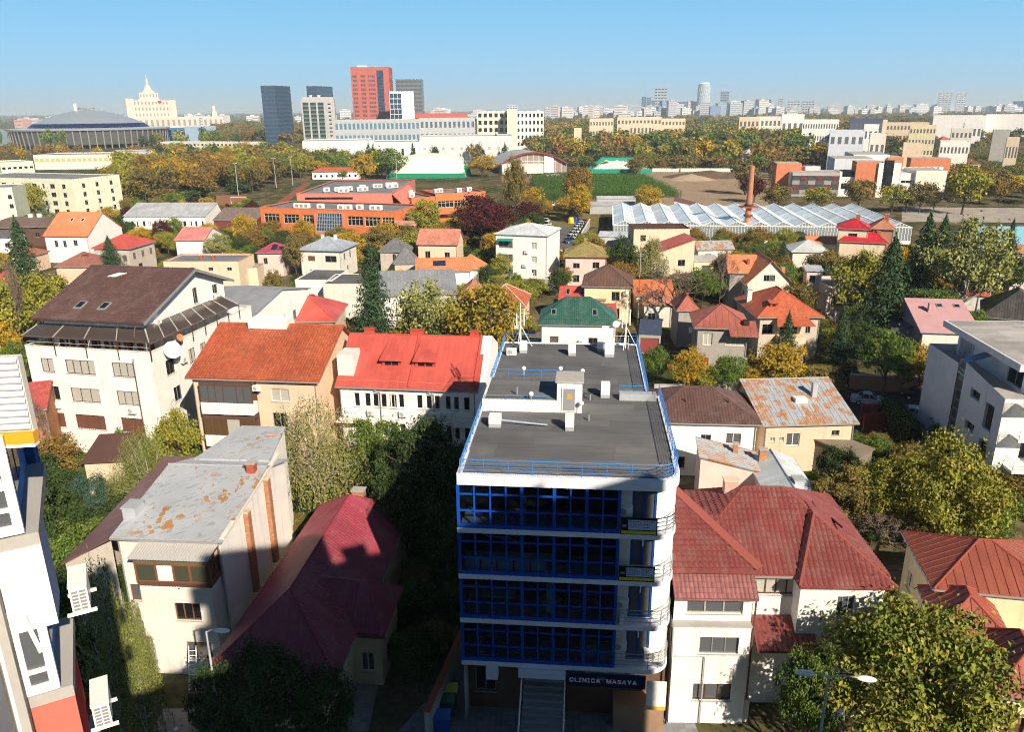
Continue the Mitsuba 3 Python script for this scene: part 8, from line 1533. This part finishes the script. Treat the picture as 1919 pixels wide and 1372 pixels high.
for i, ((px, py), c, l) in enumerate((((1063,455), (.03, .08, .20), 'dark blue car nearest in the parked row'), ((1066,449), (.66, .68, .70), 'white car second in the parked row'), ((1070,443), (.45, .50, .56), 'silver car third in the parked row'), ((1074,437.5), (.70, .70, .70), 'white car fourth in the parked row'), ((1078,432.5), (.68, .68, .68), 'white car fifth in the parked row'), ((1082,428), (.55, .57, .58), 'grey white car sixth in the parked row'), ((1085,423.5), (.62, .62, .62), 'pale car seventh in the parked row'), ((1088,419.5), (.25, .03, .04), 'dark red car farthest in the parked row'))):
    g = {0: (15.89, 219.21), 1: (16.75, 224.83), 2: (17.80, 230.72), 3: (18.87, 236.38), 4: (19.95, 241.75), 5: (21.03, 246.79), 6: (21.98, 252.04), 7: (22.91, 256.88)}[i]; car(g[0] + 1.2, g[1], .35, c, l, 'cars parked beside the white apartment house', 'hatch')
for i, l in enumerate(('white van like car at the left of the parking lot', 'second white car at the left of the parking lot', 'white car nearest the white apartment house')):
    g = ((11.83, 252.05), (12.01, 245.03), (11.64, 259.47))[i]; car(g[0], g[1], 1.2, (.7, .7, .7), l, 'cars at the left of the parking lot', 'hatch')
for i, l in enumerate(('white car by the arched sports hall', 'second car by the arched sports hall', 'dark car by the arched sports hall')):
    g = ((22.06, 448.14), (25.85, 451.42), (9.42, 445.85))[i]; car(g[0], g[1], 0., (.65, .66, .68) if i < 2 else (.04, .06, .12), l, 'cars by the arched sports hall', 'hatch')
for i, l in enumerate(('white car before the plant sheds', 'pale car before the plant sheds', 'white van before the plant sheds')):
    g = ((14.00, 303.58), (16.23, 306.89), (19.13, 310.22))[i]; car(g[0], g[1], .1, (.68, .69, .70), l, 'cars before the plant sheds', 'hatch')
# ================================================================ street lamps
def lamp(x, y, h, arms, label, r=.075, heads=True, group='street lamps'):
    k = thing('street_lamp', label, 'street lamp', group); put('pole', M().tube([(x, y, 0), (x, y, h * .5), (x, y, h)], [r * 1.3, r, r * .7], 'metal', 8), 'gloss', k)
    for dx, dy in arms:
        put('arm', M().tube([(x, y, h - .05), (x + dx * .4, y + dy * .4, h + .12), (x + dx * .8, y + dy * .8, h + .10)], r * .5, 'metal', 6), 'gloss', k)
        s = trimesh.creation.icosphere(2, 1.); L = math.hypot(dx, dy); s.apply_scale([.42, .17, .11]); mt = Rz(math.atan2(dy, dx), (x + dx * (1 + .12 / L), y + dy * (1 + .12 / L), h + .08)); put('lamp_head', M().mesh(s, 'white', mt), 'gloss', k, None, True)
    return k
x, y, z = (13.25, 27.00, 13.14); lamp(x, y, z, ((-.85, .1), (1.35, -.25)), 'double armed street lamp in front of the chestnut')
x, y, _ = (-16.22, 34.50, 10.08); lamp(x, y, 10.0, ((.75, -.05),), 'street lamp with white head before the grey roofed house')
for (g, h, l) in (((10.63, 169.57), 6.5, 'thin lamp post beside the mossy roofed house'), ((29.70, 96.35), 5.0, 'small lamp in the shrubs before the grey villa'), ((-5.30, 177.34), 7.0, 'lamp post beside the orange tent roof'), ((148.12, 278.04), 6.5, 'lamp post on the pale plaza'), ((82.04, 130.16), 9.0, 'thin tilted white pole among the dark trees')):
    lamp(*g, h, ((.3, -.5),), l, .06)
for i, g in enumerate(((-115.47, 392.14), (-110.94, 405.86), (-122.79, 357.79), (-61.03, 428.95))): lamp(*g, 14.0, ((.5, 0), (-.5, 0)), 'thin floodlight pole by the green pitch, ' + ('second from the left', 'third from the left', 'leftmost', 'beside the inflated dome')[i], .12, group='floodlight poles by the pitch')
# ================================================================ bins, walls, fences, small things
def bin_(x, y, c, lid, label):
    k = thing('wheeled_bin', label, 'bin', 'wheeled bins beside the clinic wall'); m = M(); m.box((x - .5, y - .4, .15), (x + .5, y + .4, 1.1), c); put('body', m, 'gloss', k); put('lid', M().box((x - .54, y - .44, 1.1), (x + .54, y + .44, 1.22), lid), 'gloss', k); w = M()
    for a in (-.35, .35): w.tube([(x + a, y + .38, .14), (x + a + .06, y + .38, .14)], .14, 'black', 8)
    put('wheel', w, 'matte', k)
(gx, gy) = (-4.16, 40.38); bin_(gx, gy, (.10, .14, .08), (.55, .55, .04), 'yellow lidded bin, the farthest of the bins by the clinic wall'); (gx, gy) = (-4.29, 39.46); bin_(gx, gy, (.02, .09, .05), (.02, .11, .06), 'dark green bin between yellow and blue bins'); (gx, gy) = (-4.45, 38.14); bin_(gx, gy, (.01, .06, .30), (.02, .10, .42), 'blue bin, the nearest of the bins by the clinic wall')
def garden_wall(pts, h, t, c, cap, label, name='garden_wall', bsdf='plaster'):
    k = thing(name, label, 'wall'); m, q = M(), M()
    for a, b in zip(pts[:-1], pts[1:]): m.bar((*a, h / 2), (*b, h / 2), t, h, c); q.bar((*a, h + .04), (*b, h + .04), t + .12, .08, cap)
    put('wall', m, bsdf, k); put('coping', q, 'plaster', k); return k
garden_wall([(-3.55, 44.75), (-5.23, 37.14)], 2.2, .3, 'concrete', 'brickred', 'long garden wall with brick coping left of the clinic')
garden_wall([(10.76, 38.93), (14.31, 38.62)], 1.6, .2, 'pinkwall', 'pinkwall', 'low pinkish fence wall below the white bay facade')
garden_wall([(40.44, 82.93), (43.31, 83.81), (44.64, 86.73), (41.50, 86.13)], 2.2, .25, (.22, .05, .04), (.25, .06, .05), 'dark red garden fence behind the peach patchwork house')
garden_wall([(45.13, 98.02), (54.35, 96.13)], 2.0, .3, 'brick', 'offwhite', 'brick wall with pale piers along the side street')
garden_wall([(1.98, 167.69), (10.80, 168.44)], 1.8, .2, 'offwhite', 'white', 'white ornate garden fence in front of the white apartment house')
garden_wall([(10.96, 167.32), (19.55, 164.78)], 2.0, .2, 'brick', 'brickred', 'red brick gate wall beside the white ornate fence')
garden_wall([(25.34, 251.23), (20.18, 221.78)], 2.4, .25, 'concrete', 'offwhite', 'pale wall at the right of the parking lot')
garden_wall([(18.67, 96.22), (32.55, 96.68)], 1.4, .2, 'concrete', 'concrete', 'grey garden wall below the grey villa shrubs')
garden_wall([(78.57, 472.95), (133.68, 466.69)], 2.0, .3, 'offwhite', 'offwhite', 'pale wall at the back of the bare field')
garden_wall([(-3.19, 161.48), (9.07, 158.45)], 2.2, .25, 'concrete', 'concrete', 'plain grey yard wall left of the red low house')
for i, (g, c, l) in enumerate((((19.92, 258.95), (.70, .50, .03), 'yellow recycling container beside the parking lot'), ((21.77, 260.11), (.02, .08, .42), 'blue recycling container beside the parking lot'))):
    k = thing('recycling_container', l, 'container', 'recycling containers by the parking lot'); a = np.linspace(0, 2 * np.pi, 13)[:-1]; put('body', M().tube([(g[0], g[1], 0), (g[0], g[1], 1.3), (g[0], g[1], 1.9)], [1.0, 1.0, .6], c, 12), 'gloss', k); put('base', M().box((g[0] - 1, g[1] - 1, 0), (g[0] + 1, g[1] + 1, .15), 'greymetal'), 'gloss', k)
k = thing('football_goal', 'white football goal on the reddish clay court', 'goal'); x, y = (-111.91, 325.61); put('frame', M().tube([(x - 3.2, y, 0), (x - 3.2, y, 2.4), (x + 3.2, y, 2.4), (x + 3.2, y, 0)], .12, 'white', 5), 'gloss', k)
# shed, ladder and car in the lower left yard
k = thing('grey_lid_shed', 'small shed with dark grey lid in the lower left yard', 'shed'); x, y = (-19.89, 37.29); put('body', M().box((x - 1.3, y - .9, 0), (x + 1.3, y + .9, 1.5), 'slate'), 'plaster', k); put('lid', M().box((x - 1.4, y - 1.0, 1.5), (x + 1.4, y + 1.0, 1.62), (.13, .14, .18)), 'gloss', k); put('notice', M().box((x - .1, y - .75, 1.62), (x + .12, y - .5, 1.63), 'white'), 'gloss', k)
k = thing('white_ladder', 'white ladder leaning on the cream wall in the shade', 'ladder'); x, y = (-21.20, 41.45); m = M(); m.bar((x, y, 0), (x, y + .9, 3.0), .06, .06, 'white'); m.bar((x + .5, y, 0), (x + .5, y + .9, 3.0), .06, .06, 'white')
for i in range(9): m.bar((x, y + .1 * i, .3 + .3 * i), (x + .5, y + .1 * i, .3 + .3 * i), .04, .04, 'white')
put('frame', m, 'gloss', k)
# overhead wires and aerials
k = thing('tv_aerial', 'thin aerial pole on the red low roof behind the green roof', 'aerial'); x, y = (21.95, 130.74); put('pole', M().tube([(x, y, 0), (x, y, 13)], .05, 'metal', 5), 'gloss', k)
m = M(); m.bar((x - .6, y, 12.5), (x + .6, y, 12.5), .03, .03, 'metal'); m.bar((x - .4, y, 12.1), (x + .4, y, 12.1), .03, .03, 'metal'); put('boom', m, 'gloss', k)

# ================================================================ the hazy air over the city
scene['air'] = {'type': 'homogeneous', 'albedo': {'type': 'rgb', 'value': [.72, .88, .99]}, 'sigma_t': 1.3e-4}
scene['haze'] = {'type': 'cube', 'to_world': T().translate([0, 3000, 79]).scale([46000, 46000, 81]), 'bsdf': {'type': 'null'}, 'interior': {'type': 'ref', 'id': 'air'}}
lab('haze', 'thin bluish haze over the city', 'haze', kind='stuff')
scene['camera']['medium'] = {'type': 'ref', 'id': 'air'}
